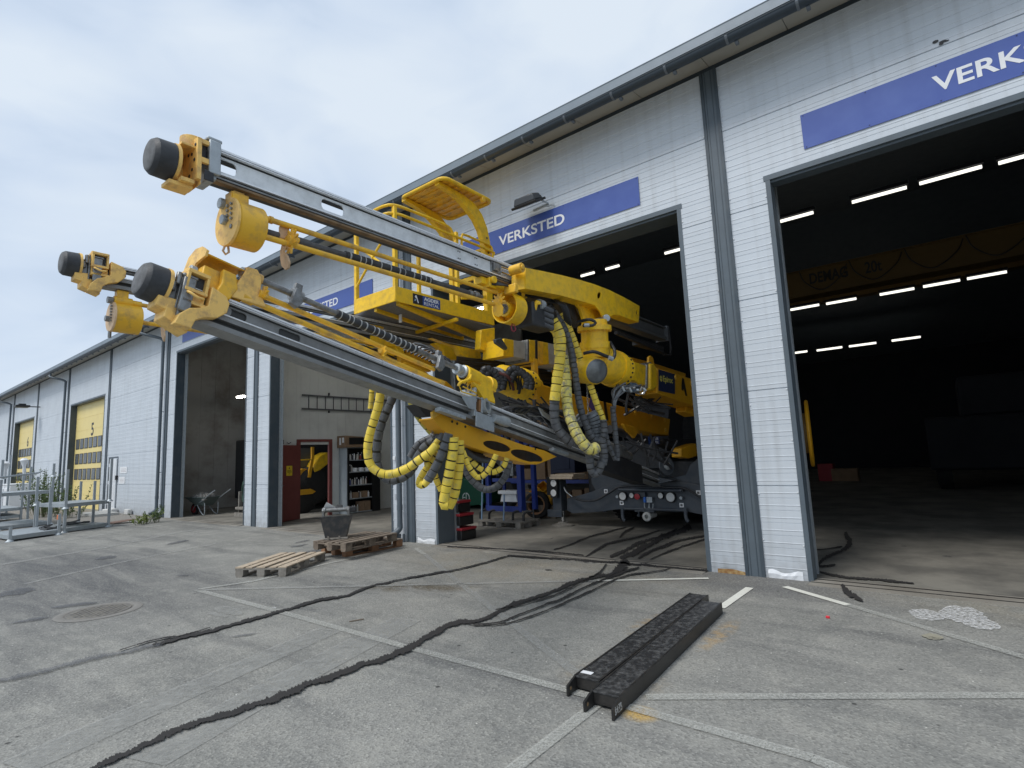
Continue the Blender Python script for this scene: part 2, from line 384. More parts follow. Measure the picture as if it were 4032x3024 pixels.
# ================================================================== GROUND
FY = 7.24           # plane of the facade
def asphalt():
    m = bpy.data.materials.new('asphalt'); m.use_nodes = True; t = m.node_tree; b = t.nodes['Principled BSDF']
    co = t.nodes.new('ShaderNodeTexCoord')
    def noise(sc, det=4, ro=0.6, vec=None, dis=0.0):
        n = t.nodes.new('ShaderNodeTexNoise'); n.inputs['Scale'].default_value = sc; n.inputs['Detail'].default_value = det
        n.inputs['Roughness'].default_value = ro; n.inputs['Distortion'].default_value = dis
        t.links.new(vec or co.outputs['Object'], n.inputs['Vector']); return n.outputs['Fac']
    def rng(v, a, b_, c=0.0, d=1.0):
        r = t.nodes.new('ShaderNodeMapRange'); r.inputs['From Min'].default_value = a; r.inputs['From Max'].default_value = b_
        r.inputs['To Min'].default_value = c; r.inputs['To Max'].default_value = d; t.links.new(v, r.inputs['Value']); return r.outputs['Result']
    def mixc(f, a, bcol):
        x = t.nodes.new('ShaderNodeMix'); x.data_type = 'RGBA'
        if isinstance(f, float): x.inputs[0].default_value = f
        else: t.links.new(f, x.inputs[0])
        for i, c in ((6, a), (7, bcol)):
            if isinstance(c, tuple): x.inputs[i].default_value = (*c, 1)
            else: t.links.new(c, x.inputs[i])
        return x.outputs[2]
    def mul(a, b_):
        x = t.nodes.new('ShaderNodeMath'); x.operation = 'MULTIPLY'
        for i, c in ((0, a), (1, b_)):
            if isinstance(c, float): x.inputs[i].default_value = c
            else: t.links.new(c, x.inputs[i])
        return x.outputs[0]
    def blob(cx, cy, rx, ry, rot=0.0):
        mpn = t.nodes.new('ShaderNodeMapping'); mpn.vector_type = 'TEXTURE'
        mpn.inputs['Location'].default_value = (cx, cy, 0); mpn.inputs['Rotation'].default_value = (0, 0, rot); mpn.inputs['Scale'].default_value = (rx, ry, 1e6)
        t.links.new(co.outputs['Object'], mpn.inputs['Vector'])
        g = t.nodes.new('ShaderNodeTexGradient'); g.gradient_type = 'SPHERICAL'; t.links.new(mpn.outputs[0], g.inputs['Vector']); return rng(g.outputs['Fac'], 0.0, 0.55)
    st = t.nodes.new('ShaderNodeMapping'); st.inputs['Rotation'].default_value = (0, 0, R_(-18)); st.inputs['Scale'].default_value = (0.28, 1.6, 1)
    t.links.new(co.outputs['Object'], st.inputs['Vector'])
    c = mixc(rng(noise(0.8, 5), 0.35, 0.65), (0.219, 0.218, 0.201), (0.291, 0.286, 0.262))
    c = mixc(mul(rng(noise(3.2, 5, 0.7, None, 0.5), 0.48, 0.64), 0.6), c, (0.344, 0.335, 0.300))
    c = mixc(mul(rng(noise(1.1, 6, 0.65, st.outputs[0]), 0.50, 0.64), 0.75), c, (0.137, 0.138, 0.134))
    # darker oily drive-through to the left, dark band along the wall, brownish clay by the doors
    c = mixc(mul(blob(-11.5, 2.5, 5.5, 2.0), rng(noise(1.3, 6, 0.7, st.outputs[0], 0.6), 0.36, 0.60, 0.25, 0.95)), c, (0.097, 0.099, 0.102))
    c = mixc(mul(blob(-1.95, 6.9, 1.5, 0.75), 0.75), c, (0.119, 0.119, 0.119))
    c = mixc(mul(blob(-5.1, 6.6, 3.4, 1.5), rng(noise(2.5, 5), 0.38, 0.6, 0.2, 0.8)), c, (0.279, 0.254, 0.204))
    c = mixc(mul(blob(1.6, 7.0, 3.4, 0.9), rng(noise(2.5, 5), 0.38, 0.6, 0.2, 0.8)), c, (0.279, 0.257, 0.210))
    c = mixc(mul(blob(-5.4, 4.75, 0.95, 0.28, R_(28)), rng(noise(4, 5), 0.40, 0.55, 0.1, 0.9)), c, (0.119, 0.099, 0.066))
    # rust bleed beside the two black beams
    c = mixc(mul(blob(-2.28, 4.85, 0.22, 0.5), rng(noise(9, 5), 0.42, 0.6, 0.0, 0.6)), c, (0.427, 0.280, 0.110))
    c = mixc(mul(blob(-1.66, 3.22, 0.14, 0.12), 0.8), c, (0.546, 0.350, 0.088))
    c = mixc(mul(blob(-1.72, 4.9, 0.11, 0.55), rng(noise(9, 5), 0.42, 0.6, 0.0, 0.6)), c, (0.451, 0.292, 0.110))
    c = mixc(mul(blob(-2.05, 3.6, 0.45, 0.35), rng(noise(9, 5), 0.42, 0.6, 0.0, 0.4)), c, (0.391, 0.292, 0.166))
    # stone grains of the wearing course
    vo = t.nodes.new('ShaderNodeTexVoronoi'); vo.inputs['Scale'].default_value = 75.0
    t.links.new(co.outputs['Object'], vo.inputs['Vector'])
    sep = t.nodes.new('ShaderNodeSeparateColor'); t.links.new(vo.outputs['Color'], sep.inputs[0])
    c = mixc(mul(rng(sep.outputs[0], 0.55, 1.0), 0.33), c, (0.499, 0.490, 0.442))
    c = mixc(mul(rng(sep.outputs[1], 0.60, 1.0), 0.40), c, (0.083, 0.082, 0.079))
    v2 = t.nodes.new('ShaderNodeTexVoronoi'); v2.inputs['Scale'].default_value = 8.0; t.links.new(co.outputs['Object'], v2.inputs['Vector'])
    c = mixc(rng(v2.outputs['Distance'], 0.055, 0.03), c, (0.712, 0.700, 0.630))
    v3 = t.nodes.new('ShaderNodeTexVoronoi'); v3.inputs['Scale'].default_value = 3.1; t.links.new(co.outputs['Object'], v3.inputs['Vector'])
    c = mixc(rng(v3.outputs['Distance'], 0.06, 0.035), c, (0.071, 0.070, 0.066))
    t.links.new(c, b.inputs['Base Color'])
    b.inputs['Roughness'].default_value = 0.88; b.inputs['Specular IOR Level'].default_value = 0.3
    bp = t.nodes.new('ShaderNodeBump'); bp.inputs['Strength'].default_value = 0.55; bp.inputs['Distance'].default_value = 0.006
    t.links.new(vo.outputs['Distance'], bp.inputs['Height']); t.links.new(bp.outputs[0], b.inputs['Normal'])
    return m
def concrete(name, c1, c2, c3):
    m = mat(name, c1, 0.75, c2=c2, nscale=1.1, amt=0.9, bump=0.15, bscale=35, detail=9, lo=0.36, hi=0.62)
    return m
def decal_mat(name, c, cover, scale, rough=0.6, c2=None, hard=0.06):
    m = bpy.data.materials.new(name); m.use_nodes = True; t = m.node_tree; b = t.nodes['Principled BSDF']
    co = t.nodes.new('ShaderNodeTexCoord'); n = t.nodes.new('ShaderNodeTexNoise'); n.inputs['Scale'].default_value = scale; n.inputs['Detail'].default_value = 8
    n.inputs['Roughness'].default_value = 0.72; t.links.new(co.outputs['Object'], n.inputs['Vector'])
    r = t.nodes.new('ShaderNodeMapRange'); r.inputs['From Min'].default_value = cover - hard; r.inputs['From Max'].default_value = cover + hard
    r.inputs['To Min'].default_value = 1.0; r.inputs['To Max'].default_value = 0.0
    t.links.new(n.outputs['Fac'], r.inputs['Value']); t.links.new(r.outputs['Result'], b.inputs['Alpha'])
    n2 = t.nodes.new('ShaderNodeTexNoise'); n2.inputs['Scale'].default_value = 3.0; t.links.new(co.outputs['Object'], n2.inputs['Vector'])
    mi = t.nodes.new('ShaderNodeMix'); mi.data_type = 'RGBA'; mi.inputs[6].default_value = (*c, 1); mi.inputs[7].default_value = (*(c2 or c), 1)
    t.links.new(n2.outputs['Fac'], mi.inputs[0]); t.links.new(mi.outputs[2], b.inputs['Base Color'])
    b.inputs['Roughness'].default_value = rough
    return m
M_ASPH = asphalt()
M_FLOOR = concrete('floor_concrete', (0.25, 0.235, 0.20), (0.105, 0.10, 0.088), None)
M_SILL = concrete('sill_concrete', (0.33, 0.31, 0.27), (0.19, 0.17, 0.14), None)
M_GRAVEL = mat('gravel_ground', (0.27, 0.25, 0.22), 0.9, c2=(0.17, 0.16, 0.145), nscale=18, amt=0.9, bump=0.6, bscale=70)
M_LINE = decal_mat('old_line_paint', (0.56, 0.56, 0.51), 0.53, 70, 0.7, (0.40, 0.40, 0.37), 0.20)
M_LINEF = decal_mat('fresh_line_paint', (0.86, 0.86, 0.78), 0.66, 60, 0.6, (0.66, 0.64, 0.56), 0.08)
M_LINEW = decal_mat('faded_line_paint', (0.46, 0.46, 0.43), 0.49, 60, 0.8, (0.34, 0.34, 0.32), 0.24)
M_WET = decal_mat('wet_trail', (0.022, 0.020, 0.019), 0.66, 30, 0.85, (0.034, 0.031, 0.029), 0.04)
M_WET2 = decal_mat('drying_trail', (0.075, 0.078, 0.088), 0.50, 30, 0.6, (0.14, 0.143, 0.152), 0.30)
M_DUST = decal_mat('dust_track', (0.40, 0.40, 0.375), 0.42, 9, 0.9, (0.40, 0.40, 0.375), 0.30)
M_POWD = decal_mat('spilled_powder', (0.80, 0.80, 0.79), 0.47, 30, 0.9, None, 0.14)
M_SPOT = decal_mat('beige_spot', (0.33, 0.31, 0.24), 0.60, 8, 0.9, None, 0.1)
M_STAIN = decal_mat('floor_stain', (0.05, 0.05, 0.048), 0.55, 4, 0.6, None, 0.06)

g = MB(); g.add([(-260, -160, 0), (260, -160, 0), (260, 300, 0), (-260, 300, 0)], [(0, 1, 2, 3)])
tag(g.build('ground', M_ASPH, smooth=False, fixn=False, org=(0, 0, 0)), None, None, kind='structure')
g = MB(); g.add([(-25, FY + .12, .004), (14, FY + .12, .004), (14, 42, .004), (-25, 42, .004)], [(0, 1, 2, 3)])
tag(g.build('floor', M_FLOOR, smooth=False, fixn=False, org=(0, 0, 0)), None, None, kind='structure')
# door sills with their two steel grooves
g = MB(); g.m = 0
for x0, x1 in ((-20.4, -15.25), (-13.98, -8.98), (-7.62, -2.62), (-1.42, 3.7)):
    g.box(x0, x1, FY - .20, FY + .18, -0.05, .010, 0)
    g.box(x0, x1, FY - .075, FY - .05, -0.05, .0125, 1)
    g.box(x0, x1, FY + .095, FY + .13, -0.05, .0125, 1)
tag(g.build('floor', [M_SILL, M_STAIN if False else M_BSIDE], smooth=False), None, None, kind='structure')
g = MB(); gp = [(-60, 7.2), (-20.6, 7.2), (-20.9, 6.55), (-21.4, 6.1), (-20.4, 4.9), (-19.6, 3.4), (-21.0, 2.6), (-60, 2.0)]
g.add([(x, y, .004) for x, y in gp], [tuple(range(len(gp)))])
tag(g.build('gravel', M_GRAVEL, smooth=False, fixn=False), None, None, kind='structure')

def strip(name, pts, wd, m, z=.008, kind='structure'):
    b = MB()
    P = [Vector((x, y, z)) for x, y in pts]
    for i in range(len(P) - 1):
        d = (P[i + 1] - P[i]).normalized(); s = Vector((-d.y, d.x, 0)) * wd / 2
        k = max(1, int((P[i + 1] - P[i]).length / 0.25))
        for j in range(k):
            a = P[i].lerp(P[i + 1], j / k); c = P[i].lerp(P[i + 1], (j + 1) / k)
            b.add([a - s, c - s, c + s, a + s], [(0, 1, 2, 3)])
    return tag(b.build(name, m, smooth=False, fixn=False, org=(P[0].x, P[0].y, 0)), None, None, kind=kind)
def G2(x, y): p = gZ(x, y); return (p.x, p.y)
strip('road_marking', [G2(2952, 2316), G2(2838, 2396)], .085, M_LINEF)
strip('road_marking', [G2(3090, 2312), (-0.95, 6.36)], .085, M_LINEF)
strip('road_marking', [(-0.95, 6.36), G2(4032, 2590), (3.4, 3.2)], .085, M_LINE)
strip('road_marking', [G2(2790, 2279), (-3.6, 6.1)], .07, M_LINEF)
strip('road_marking', [(-3.6, 6.1), G2(770, 2325)], .08, M_LINEW)
strip('road_marking', [G2(1635, 2160), (-7.1, 6.4)], .085, M_LINE)
strip('road_marking', [(-7.1, 6.4), G2(1812, 2300), G2(2320, 2692)], .085, M_LINEW)
strip('road_marking', [G2(775, 2325), G2(1080, 2405)], .085, M_LINE)
strip('road_marking', [G2(1080, 2405), G2(1600, 2550), G2(2290, 2735), G2(3200, 2990), (0.2, 3.0), (3, 2.95)], .085, M_LINE)
strip('road_marking', [G2(2545, 2748), G2(4032, 2742), (3.5, 6.5)], .085, M_LINE)
strip('road_marking', [G2(780, 2322), G2(1000, 2290), G2(1300, 2218), G2(1520, 2175)], .08, M_LINE)
strip('road_marking', [(-1.95, 5.6), (-1.93, 2.4), (-1.9, 0.5)], .085, M_LINE)
for pts, wd in (([G2(0, 2168), G2(330, 2120), G2(560, 2080), G2(800, 2052)], .16), ([G2(0, 2225), G2(400, 2160), G2(700, 2098), G2(960, 2060)], .22),
                ([G2(100, 2300), G2(500, 2210), G2(860, 2140)], .12), ([G2(60, 3024), G2(700, 2740), G2(1300, 2480)], .30), ([G2(560, 3000), G2(1100, 2700), G2(1600, 2440)], .35)):
    strip('dust', pts, wd, M_DUST, .006)

def trail(path, m=None, z=.012, jit=.20, seed=1):
    rr = random.Random(seed); b = MB(); q = []
    P = spline([Vector((x, y, w_)) for x, y, w_ in path], 3.2)
    off = 0
    Lf, Rt = [], []
    for i, p in enumerate(P):
        a = P[max(i - 1, 0)]; c = P[min(i + 1, len(P) - 1)]
        d = Vector((c.x - a.x, c.y - a.y)).normalized(); n = Vector((-d.y, d.x)); off = off * .86 + rr.gauss(0, 1) * p.z * .045
        lf_ = 1 + .28 * math.sin(i * .13 + seed) * math.sin(i * .047 + 2 * seed); wl = p.z * .32 * lf_ * (1 + rr.gauss(0, jit)); wr = p.z * .32 * lf_ * (1 + rr.gauss(0, jit))
        if i in (0, len(P) - 1): wl *= .3; wr *= .3
        l = gZ(p.x + n.x * (wl + off), p.y + n.y * (wl + off), z); r = gZ(p.x - n.x * (wr - off), p.y - n.y * (wr - off), z)
        Lf.append(l); Rt.append(r)
    k = len(P)
    b.add(Lf + Rt, [(i, i + 1, k + i + 1, k + i) for i in range(k - 1)])
    return tag(b.build('water', m or M_WET, smooth=False, fixn=False), None, None, kind='structure')
TR = [
 ([(335, 3040, 26), (542, 2945, 30), (714, 2863, 34), (904, 2809, 34), (1130, 2728, 36), (1338, 2646, 34), (1537, 2579, 32), (1673, 2515, 36), (1772, 2457, 26), (1899, 2438, 20), (2000, 2389, 20), (2069, 2362, 20), (2180, 2328, 18), (2262, 2290, 18), (2319, 2275, 22), (2397, 2261, 24), (2445, 2232, 34), (2475, 2205, 46)], None),
 ([(1845, 2456, 7), (1960, 2450, 8), (2045, 2418, 9), (2209, 2357, 10), (2276, 2323, 10), (2363, 2285, 10), (2430, 2261, 14), (2517, 2232, 12)], None),
 ([(1860, 2462, 6), (2010, 2450, 7), (2156, 2400, 9), (2266, 2352, 9), (2334, 2323, 9), (2382, 2299, 8), (2469, 2265, 8), (2575, 2251, 6), (2640, 2238, 6)], None),
 ([(1950, 2400, 6), (2060, 2378, 7), (2200, 2335, 8), (2290, 2290, 8), (2350, 2262, 8), (2390, 2220, 10)], None),
 ([(2401, 2193, 14), (2454, 2169, 18), (2527, 2135, 18), (2614, 2106, 14), (2670, 2080, 10)], None),
 ([(2440, 2196, 22), (2527, 2159, 30), (2599, 2121, 30), (2671, 2095, 30), (2720, 2070, 30)], None),
 ([(2512, 2198, 14), (2575, 2164, 14), (2671, 2130, 14), (2778, 2106, 10)], None),
 ([(2560, 2203, 6), (2623, 2174, 9), (2720, 2140, 8), (2785, 2118, 8)], None),
 ([(2305, 2193, 5), (2363, 2155, 16), (2406, 2135, 12), (2503, 2116, 9), (2599, 2087, 7)], None),
 ([(2180, 2164, 6), (2237, 2145, 7), (2310, 2116, 8), (2382, 2097, 7), (2469, 2073, 6)], None),
 ([(2440, 2118, 8), (2462, 2092, 10), (2500, 2075, 8)], None),
 ([(2000, 2186, 8), (2160, 2196, 9), (2300, 2206, 9), (2440, 2216, 14), (2620, 2232, 9), (2790, 2246, 8)], None),
 ([(1760, 2152, 6), (1950, 2160, 7), (2150, 2172, 8), (2300, 2186, 7)], None),
 ([(-20, 2682, 22), (145, 2646, 22), (335, 2597, 22), (506, 2561, 20), (640, 2530, 18)], M_WET2),
 ([(600, 2540, 14), (705, 2511, 20), (904, 2461, 16), (1085, 2411, 15), (1239, 2366, 14), (1356, 2344, 13), (1465, 2307, 9), (1673, 2262, 9), (1808, 2240, 8), (2010, 2186, 6)], None),
 ([(470, 2560, 5), (600, 2520, 8), (720, 2500, 8), (830, 2470, 6)], None),
 ([(3325, 2096, 20), (3345, 2126, 26), (3331, 2155, 22), (3252, 2195, 18), (3225, 2228, 14), (3290, 2222, 8)], None),
 ([(3312, 2301, 14), (3335, 2325, 30), (3365, 2348, 26), (3398, 2364, 8)], None),
 ([(3225, 2250, 8), (3330, 2272, 12), (3450, 2280, 14), (3600, 2296, 6)], None),
 ([(3190, 2165, 6), (3260, 2160, 5), (3320, 2150, 8)], None),
]
for i, (p, m) in enumerate(TR): trail(p, m, seed=i + 3, z=.016)
# oval stains on the yard
for i, (x, y, wx, wy, a) in enumerate(((700, 2135, 80, 14, -12), (1190, 2132, 50, 9, -12), (1180, 2148, 55, 8, -10), (1240, 2170, 90, 16, -6), (1030, 2215, 130, 22, -12), (720, 2265, 40, 10, 0),
        (300, 2380, 150, 20, -8), (120, 2440, 110, 18, -10), (60, 2330, 120, 40, -10), (2160, 2243, 22, 5, 0), (2172, 2120, 12, 4, -20), (3730, 2190, 30, 5, 4), (3560, 2150, 18, 4, 0), (420, 2195, 70, 20, -8), (960, 2500, 90, 12, -8))):
    b = MB(); n = 26; pts = []
    for k in range(n):
        t_ = 2 * math.pi * k / n; rr = 1 + rnd(-.22, .22); u = math.cos(t_) * wx * rr * .62; v = math.sin(t_) * wy * rr * .30; ca, sa = math.cos(R_(a)), math.sin(R_(a))
        pts.append(gZ(x + u * ca - v * sa, y + u * sa + v * ca, .011))
    b.add(pts, [tuple(range(n))]); tag(b.build('water', M_WET2 if i != 9 else M_WET, smooth=False, fixn=False), None, None, kind='structure')
for nm, m, bl in (('spilled_powder', M_POWD, ((3650, 2420, 75, 22), (3790, 2418, 95, 32), (3860, 2455, 70, 24), (3920, 2468, 22, 9))), ('spot', M_SPOT, ((3672, 2506, 42, 12),)), ('spot', M_POWD, ((1080, 2392, 8, 2),)), ('spot', M_DUST, ((900, 2405, 60, 16), (860, 2420, 40, 8)))):
    b = MB()
    for x, y, wx, wy in bl:
        pts = [gZ(x + math.cos(k * .2618) * wx * rnd(.85, 1.1), y + math.sin(k * .2618) * wy * rnd(.8, 1.15) + math.cos(k * .2618) * wx * .12, .009) for k in range(24)]
        b.add(pts, [tuple(range(24))])
    tag(b.build(nm, m, smooth=False, fixn=False), None, None, kind='structure' if nm != 'spilled_powder' else 'stuff')

# ================================================================== THE HALL
hall = thing('workshop_hall', 'long pale grey workshop hall with slate trim and a row of tall doors', 'building', (-2.0, FY, 0))
XL, XR = -60.0, 8.0
PITCH = 1.182 / 8
OPEN = [(-1.45, 3.65, 5.0), (-7.68, -2.57, 5.0), (-13.99, -8.93, 5.0), (-20.38, -15.27, 5.62), (-33.27, -28.0, 4.93), (-45.92, -40.78, 4.93), (-27.05, -25.87, 2.20)]
def wall_piece(x0, x1, z0, z1):
    b = MB(); prof = [(z0, 0.0)]
    k0 = int(math.floor(z0 / PITCH)) - 1; k1 = int(z1 / PITCH) + 2
    for k in range(k0, k1):
        zb = -0.085 + k * PITCH
        big = (k % 8 == 0)
        d = 0.016 if big else 0.004; hw = 0.007 if big else 0.0038
        for z, y in ((zb - hw, 0), (zb - hw * .5, d), (zb + hw * .5, d), (zb + hw, 0), (zb + .050, 0), (zb + .058, -.0035), (zb + .064, -.0035), (zb + .068, 0)):
            if z0 + 1e-4 < z < z1 - 1e-4: prof.append((z, y))
    prof.append((z1, 0.0)); n = len(prof)
    vs = [(x0, FY + y, z) for z, y in prof] + [(x1, FY + y, z) for z, y in prof]
    b.add(vs, [(i, n + i, n + i + 1, i + 1) for i in range(n - 1)])
    b.box(x0, x1, FY + .03, FY + .14, z0, z1)
    return b
xs = sorted({XL, XR, *[o_[0] for o_ in OPEN], *[o_[1] for o_ in OPEN]})
for i in range(len(xs) - 1):
    a, c = xs[i], xs[i + 1]; op = [o_ for o_ in OPEN if o_[0] <= a + 1e-6 and c - 1e-6 <= o_[1]]
    z0 = op[0][2] if op else 0.0
    wall_piece(a, c, z0, 6.78).build('wall', M_PANEL, hall, smooth=False, fixn=False)
# dark band under the soffit, soffit, roof, fascia, gutter
b = MB(); b.box(XL, XR, FY - .012, FY - .001, 6.77, 6.87); b.build('eaves_trim', M_DARKTRIM, hall, smooth=False)
b = MB(); x = XL
while x < XR:
    x2 = min(x + 1.0, XR); b.hexa([(x + .004, 6.62, 6.715), (x2 - .004, 6.62, 6.715), (x2 - .004, FY, 6.83), (x + .004, FY, 6.83)], [(x + .004, 6.62, 6.735), (x2 - .004, 6.62, 6.735), (x2 - .004, FY, 6.85), (x + .004, FY, 6.85)]); x += 1.0
b.build('soffit', M_SOFF, hall, smooth=False)
b = MB(); b.hexa([(XL, 6.60, 6.77), (XR, 6.60, 6.77), (XR, 21, 9.43), (XL, 21, 9.43)], [(XL, 6.60, 6.83), (XR, 6.60, 6.83), (XR, 21, 9.50), (XL, 21, 9.50)])
b.hexa([(XL, 21, 9.43), (XR, 21, 9.43), (XR, 38, 6.4), (XL, 38, 6.4)], [(XL, 21, 9.50), (XR, 21, 9.50), (XR, 38, 6.47), (XL, 38, 6.47)])
b.build('roof', M_ROOF, hall, smooth=False)
b = MB(); b.box(XL, XR, 6.575, 6.598, 6.700, 6.835); b.box(XL, XR, 6.568, 6.61, 6.836, 6.842); b.build('fascia', mat('fascia_steel', (0.20, 0.245, 0.285), 0.4, nscale=4), hall, smooth=False)
b = MB(); pr = [(6.64 + .075 * math.cos(R_(a)), 6.665 + .075 * math.sin(R_(a))) for a in range(180, 361, 18)]; n = len(pr)
inn = [(6.64 + .068 * math.cos(R_(a)), 6.665 + .068 * math.sin(R_(a))) for a in range(180, 361, 18)]
for P_ in (pr, inn):
    b.add([(XL, y, z) for y, z in P_] + [(XR, y, z) for y, z in P_], [(i, i + 1, n + i + 1, n + i) for i in range(n - 1)])
b.cyl((XL, 6.566, 6.665), (XR, 6.566, 6.665), .009, n=8)
b.build('gutter', M_DARKTRIM, hall)
b = MB(); x = -40
while x < XR:
    for k in range(10):
        a0, a1 = R_(180 + 18 * k), R_(198 + 18 * k)
        b.hexa([(x, 6.64 + .075 * math.cos(a0), 6.665 + .075 * math.sin(a0)), (x + .03, 6.64 + .075 * math.cos(a0), 6.665 + .075 * math.sin(a0)), (x + .03, 6.64 + .075 * math.cos(a1), 6.665 + .075 * math.sin(a1)), (x, 6.64 + .075 * math.cos(a1), 6.665 + .075 * math.sin(a1))],
               [(x, 6.64 + .081 * math.cos(a0), 6.665 + .081 * math.sin(a0)), (x + .03, 6.64 + .081 * math.cos(a0), 6.665 + .081 * math.sin(a0)), (x + .03, 6.64 + .081 * math.cos(a1), 6.665 + .081 * math.sin(a1)), (x, 6.64 + .081 * math.cos(a1), 6.665 + .081 * math.sin(a1))])
    b.box(x + .09, x + .13, 6.66, 6.72, 6.565, 6.60); x += .80
b.build('gutter_bracket', mat('bracket_steel', (0.14, 0.16, 0.18), 0.4, nscale=9), hall, smooth=False)['kind'] = 'stuff'
# column trims (hat channels) with bolt heads
for k in range(-1, 9):
    xc = -2.03 - 6.345 * k
    if xc > XR: continue
    b = MB()
    b.box(xc - .115, xc - .075, FY - .028, FY - .001, 0, 6.77, 0); b.box(xc + .075, xc + .115, FY - .028, FY - .001, 0, 6.77, 0)
    b.box(xc - .073, xc + .073, FY - .018, FY - .001, 0, 6.77, 1); b.box(xc - .050, xc - .040, FY - .021, FY - .0185, 0, 6.77, 0); b.box(xc + .032, xc + .042, FY - .022, FY - .0185, 0, 6.77, 0)
    if k < 3:
        z = .35
        while z < 6.6:
            for sx in (-.13, .13): b.cyl((xc + sx, FY - .012, z + (.1 if sx > 0 else 0)), (xc + sx, FY - .0, z + (.1 if sx > 0 else 0)), .0075, n=6, m=2)
            z += .55
    b.build('column_trim', [M_TRIM, M_TRIM2, M_WHITE], hall, smooth=False)
# jambs and lintels of the openings
for x0, x1, zt in OPEN[:6]:
    d = .20 if x1 > 0 else (.42 if x0 == -7.68 else .24)
    b = MB()
    for xj, s in ((x0, 1), (x1, -1)):
        b.box(min(xj, xj + s * .055), max(xj, xj + s * .055), FY - .008, FY + d, 0, zt - .01, 0)
        z = .4
        while z < zt: b.cyl((xj - s * .012, FY - .012, z), (xj - s * .012, FY + .0, z), .0075, n=6, m=2); z += .62
    b.box(x0 - .02, x1 + .02, FY - .010, FY + .03, zt - .055, zt + .012, 1)
    b.box(x0, x1, FY + .031, FY + d, zt - .085, zt - .012, 0)
    b.build('door_trim', [M_TRIM2 if x1 > -3 or x0 > -8 else M_TRIM, M_TRIM2, M_WHITE], hall, smooth=False)
# steel guide rails just inside the tall openings, and a solid grey inner jamb
for x0, x1, zt in OPEN[:4]:
    for xj, s in ((x0, 1), (x1, -1)):
        b = MB()
        gs = .056 if x1 < 0 else .03; g0 = .43 if (x0 == -7.68 or x1 > 0) else .25
        b.box(min(xj + s * gs, xj - s * .10), max(xj + s * gs, xj - s * .10), FY + g0, FY + g0 + .07, 0, zt + .5)
        if x1 < 0: b.box(min(xj + s * .10, xj + s * .06), max(xj + s * .10, xj + s * .06), FY + g0 + .071, FY + g0 + .09, 0, zt)
        b.build('guide_rail', M_GALV, hall, smooth=False)
# inner shell: back wall, end walls, partition between the bays
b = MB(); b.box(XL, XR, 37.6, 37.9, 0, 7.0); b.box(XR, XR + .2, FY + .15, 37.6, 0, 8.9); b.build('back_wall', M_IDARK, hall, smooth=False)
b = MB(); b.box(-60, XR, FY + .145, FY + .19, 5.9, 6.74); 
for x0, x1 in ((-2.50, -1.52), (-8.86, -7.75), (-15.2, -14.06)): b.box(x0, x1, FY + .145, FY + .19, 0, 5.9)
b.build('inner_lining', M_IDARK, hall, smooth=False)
b = MB()       # pale partition with the red door; X = -15.1
PX = -15.10
def slope_top(y): return 6.77 + (y - 6.6) * .185
for y0, y1, z0, z1 in ((FY + .2, 8.78, 0, 6.6), (8.78, 9.74, 2.17, 6.6), (9.74, 13.2, 0, 6.6)):
    k = y0
    while k < y1 - 1e-6:
        k2 = min(k + .30, y1); b.box(PX - .05, PX, k + .003, k2 - .003, z0, z1, 0); b.box(PX - .048, PX - .004, k2 - .003, k2 + .003, z0, z1, 0); k = k2
b.build('partition_wall', M_IWALL, hall, smooth=False)
b = MB(); 
for k in range(18): b.box(-23.05, -23.0, FY + .2 + k * .55, FY + .2 + k * .55 + .545, 0.12, 6.9)
b.box(-23.06, -22.98, FY + .2, 20, 0, .12)
b.box(-23, PX - .05, 20, 20.1, 0, 8)
b.build('partition_wall', M_IGREY, hall, smooth=False)
b = MB(); b.box(PX - .06, PX + .03, 8.66, 8.78, 0, 2.25); b.box(PX - .06, PX + .03, 9.74, 9.85, 0, 2.25); b.box(PX - .06, PX + .03, 8.66, 9.85, 2.251, 2.33)
b.build('door_frame', M_DRED, hall, bevel=.004)
b = MB(); ra = R_(7)
T = Matrix.Translation((PX + .06, 8.72, 0)) @ Matrix.Rotation(R_(24), 4, 'Z')
b.T = T; b.box(-.02, .025, -.96, 0, .02, 2.15); rd = b.build('inner_door', M_DRED, hall, bevel=.003)
b = MB(T); b.cyl((.025, -.88, 1.02), (.07, -.88, 1.02), .014); b.tube([(.07, -.88, 1.02), (.075, -.83, 1.02), (.075, -.77, 1.015)], .010); b.build('handle', M_CHROME, rd)
b = MB(T); b.box(.026, .030, -.62, -.36, 1.28, 1.56); nt_ = b.build('notice', mat('notice_yellow', (0.80, 0.60, 0.03), 0.5, nscale=4), rd, smooth=False)
Tn = T @ frame_from((.0315, -.60, 1.30), (0, 1, 0), (0, 0, 1))
b = MB(T)
for zz, yy0, yy1 in ((1.43, -.58, -.40), (1.40, -.59, -.385), (1.37, -.585, -.39), (1.325, -.52, -.45)): b.box(.0302, .0308, yy0, yy1, zz, zz + .012)
b.prism([(.0302, -.52, 1.475), (.0302, -.46, 1.475), (.0302, -.49, 1.53)], (.0006, 0, 0))
b.build('notice_lettering', M_BLK, rd, smooth=False)
# cable and hooks on the partition
b = MB(); b.tube(spline([gX(1118, 1500, PX + .02), gX(1112, 1600, PX + .02), gX(1105, 1700, PX + .02), gX(1100, 1760, PX + .02)], .1), .008, 6); b.box(PX, PX + .05, 8.05, 8.11, 2.42, 2.50)
b.tube([(PX, 8.16, 2.30), (PX + .14, 8.18, 2.30), (PX + .14, 8.18, 2.18)], .01, 6); b.tube([(PX, 8.36, 2.24), (PX + .1, 8.36, 2.20), (PX + .12, 8.42, 2.24)], .01, 6)
b.build('wall_hooks', M_DARK, hall)

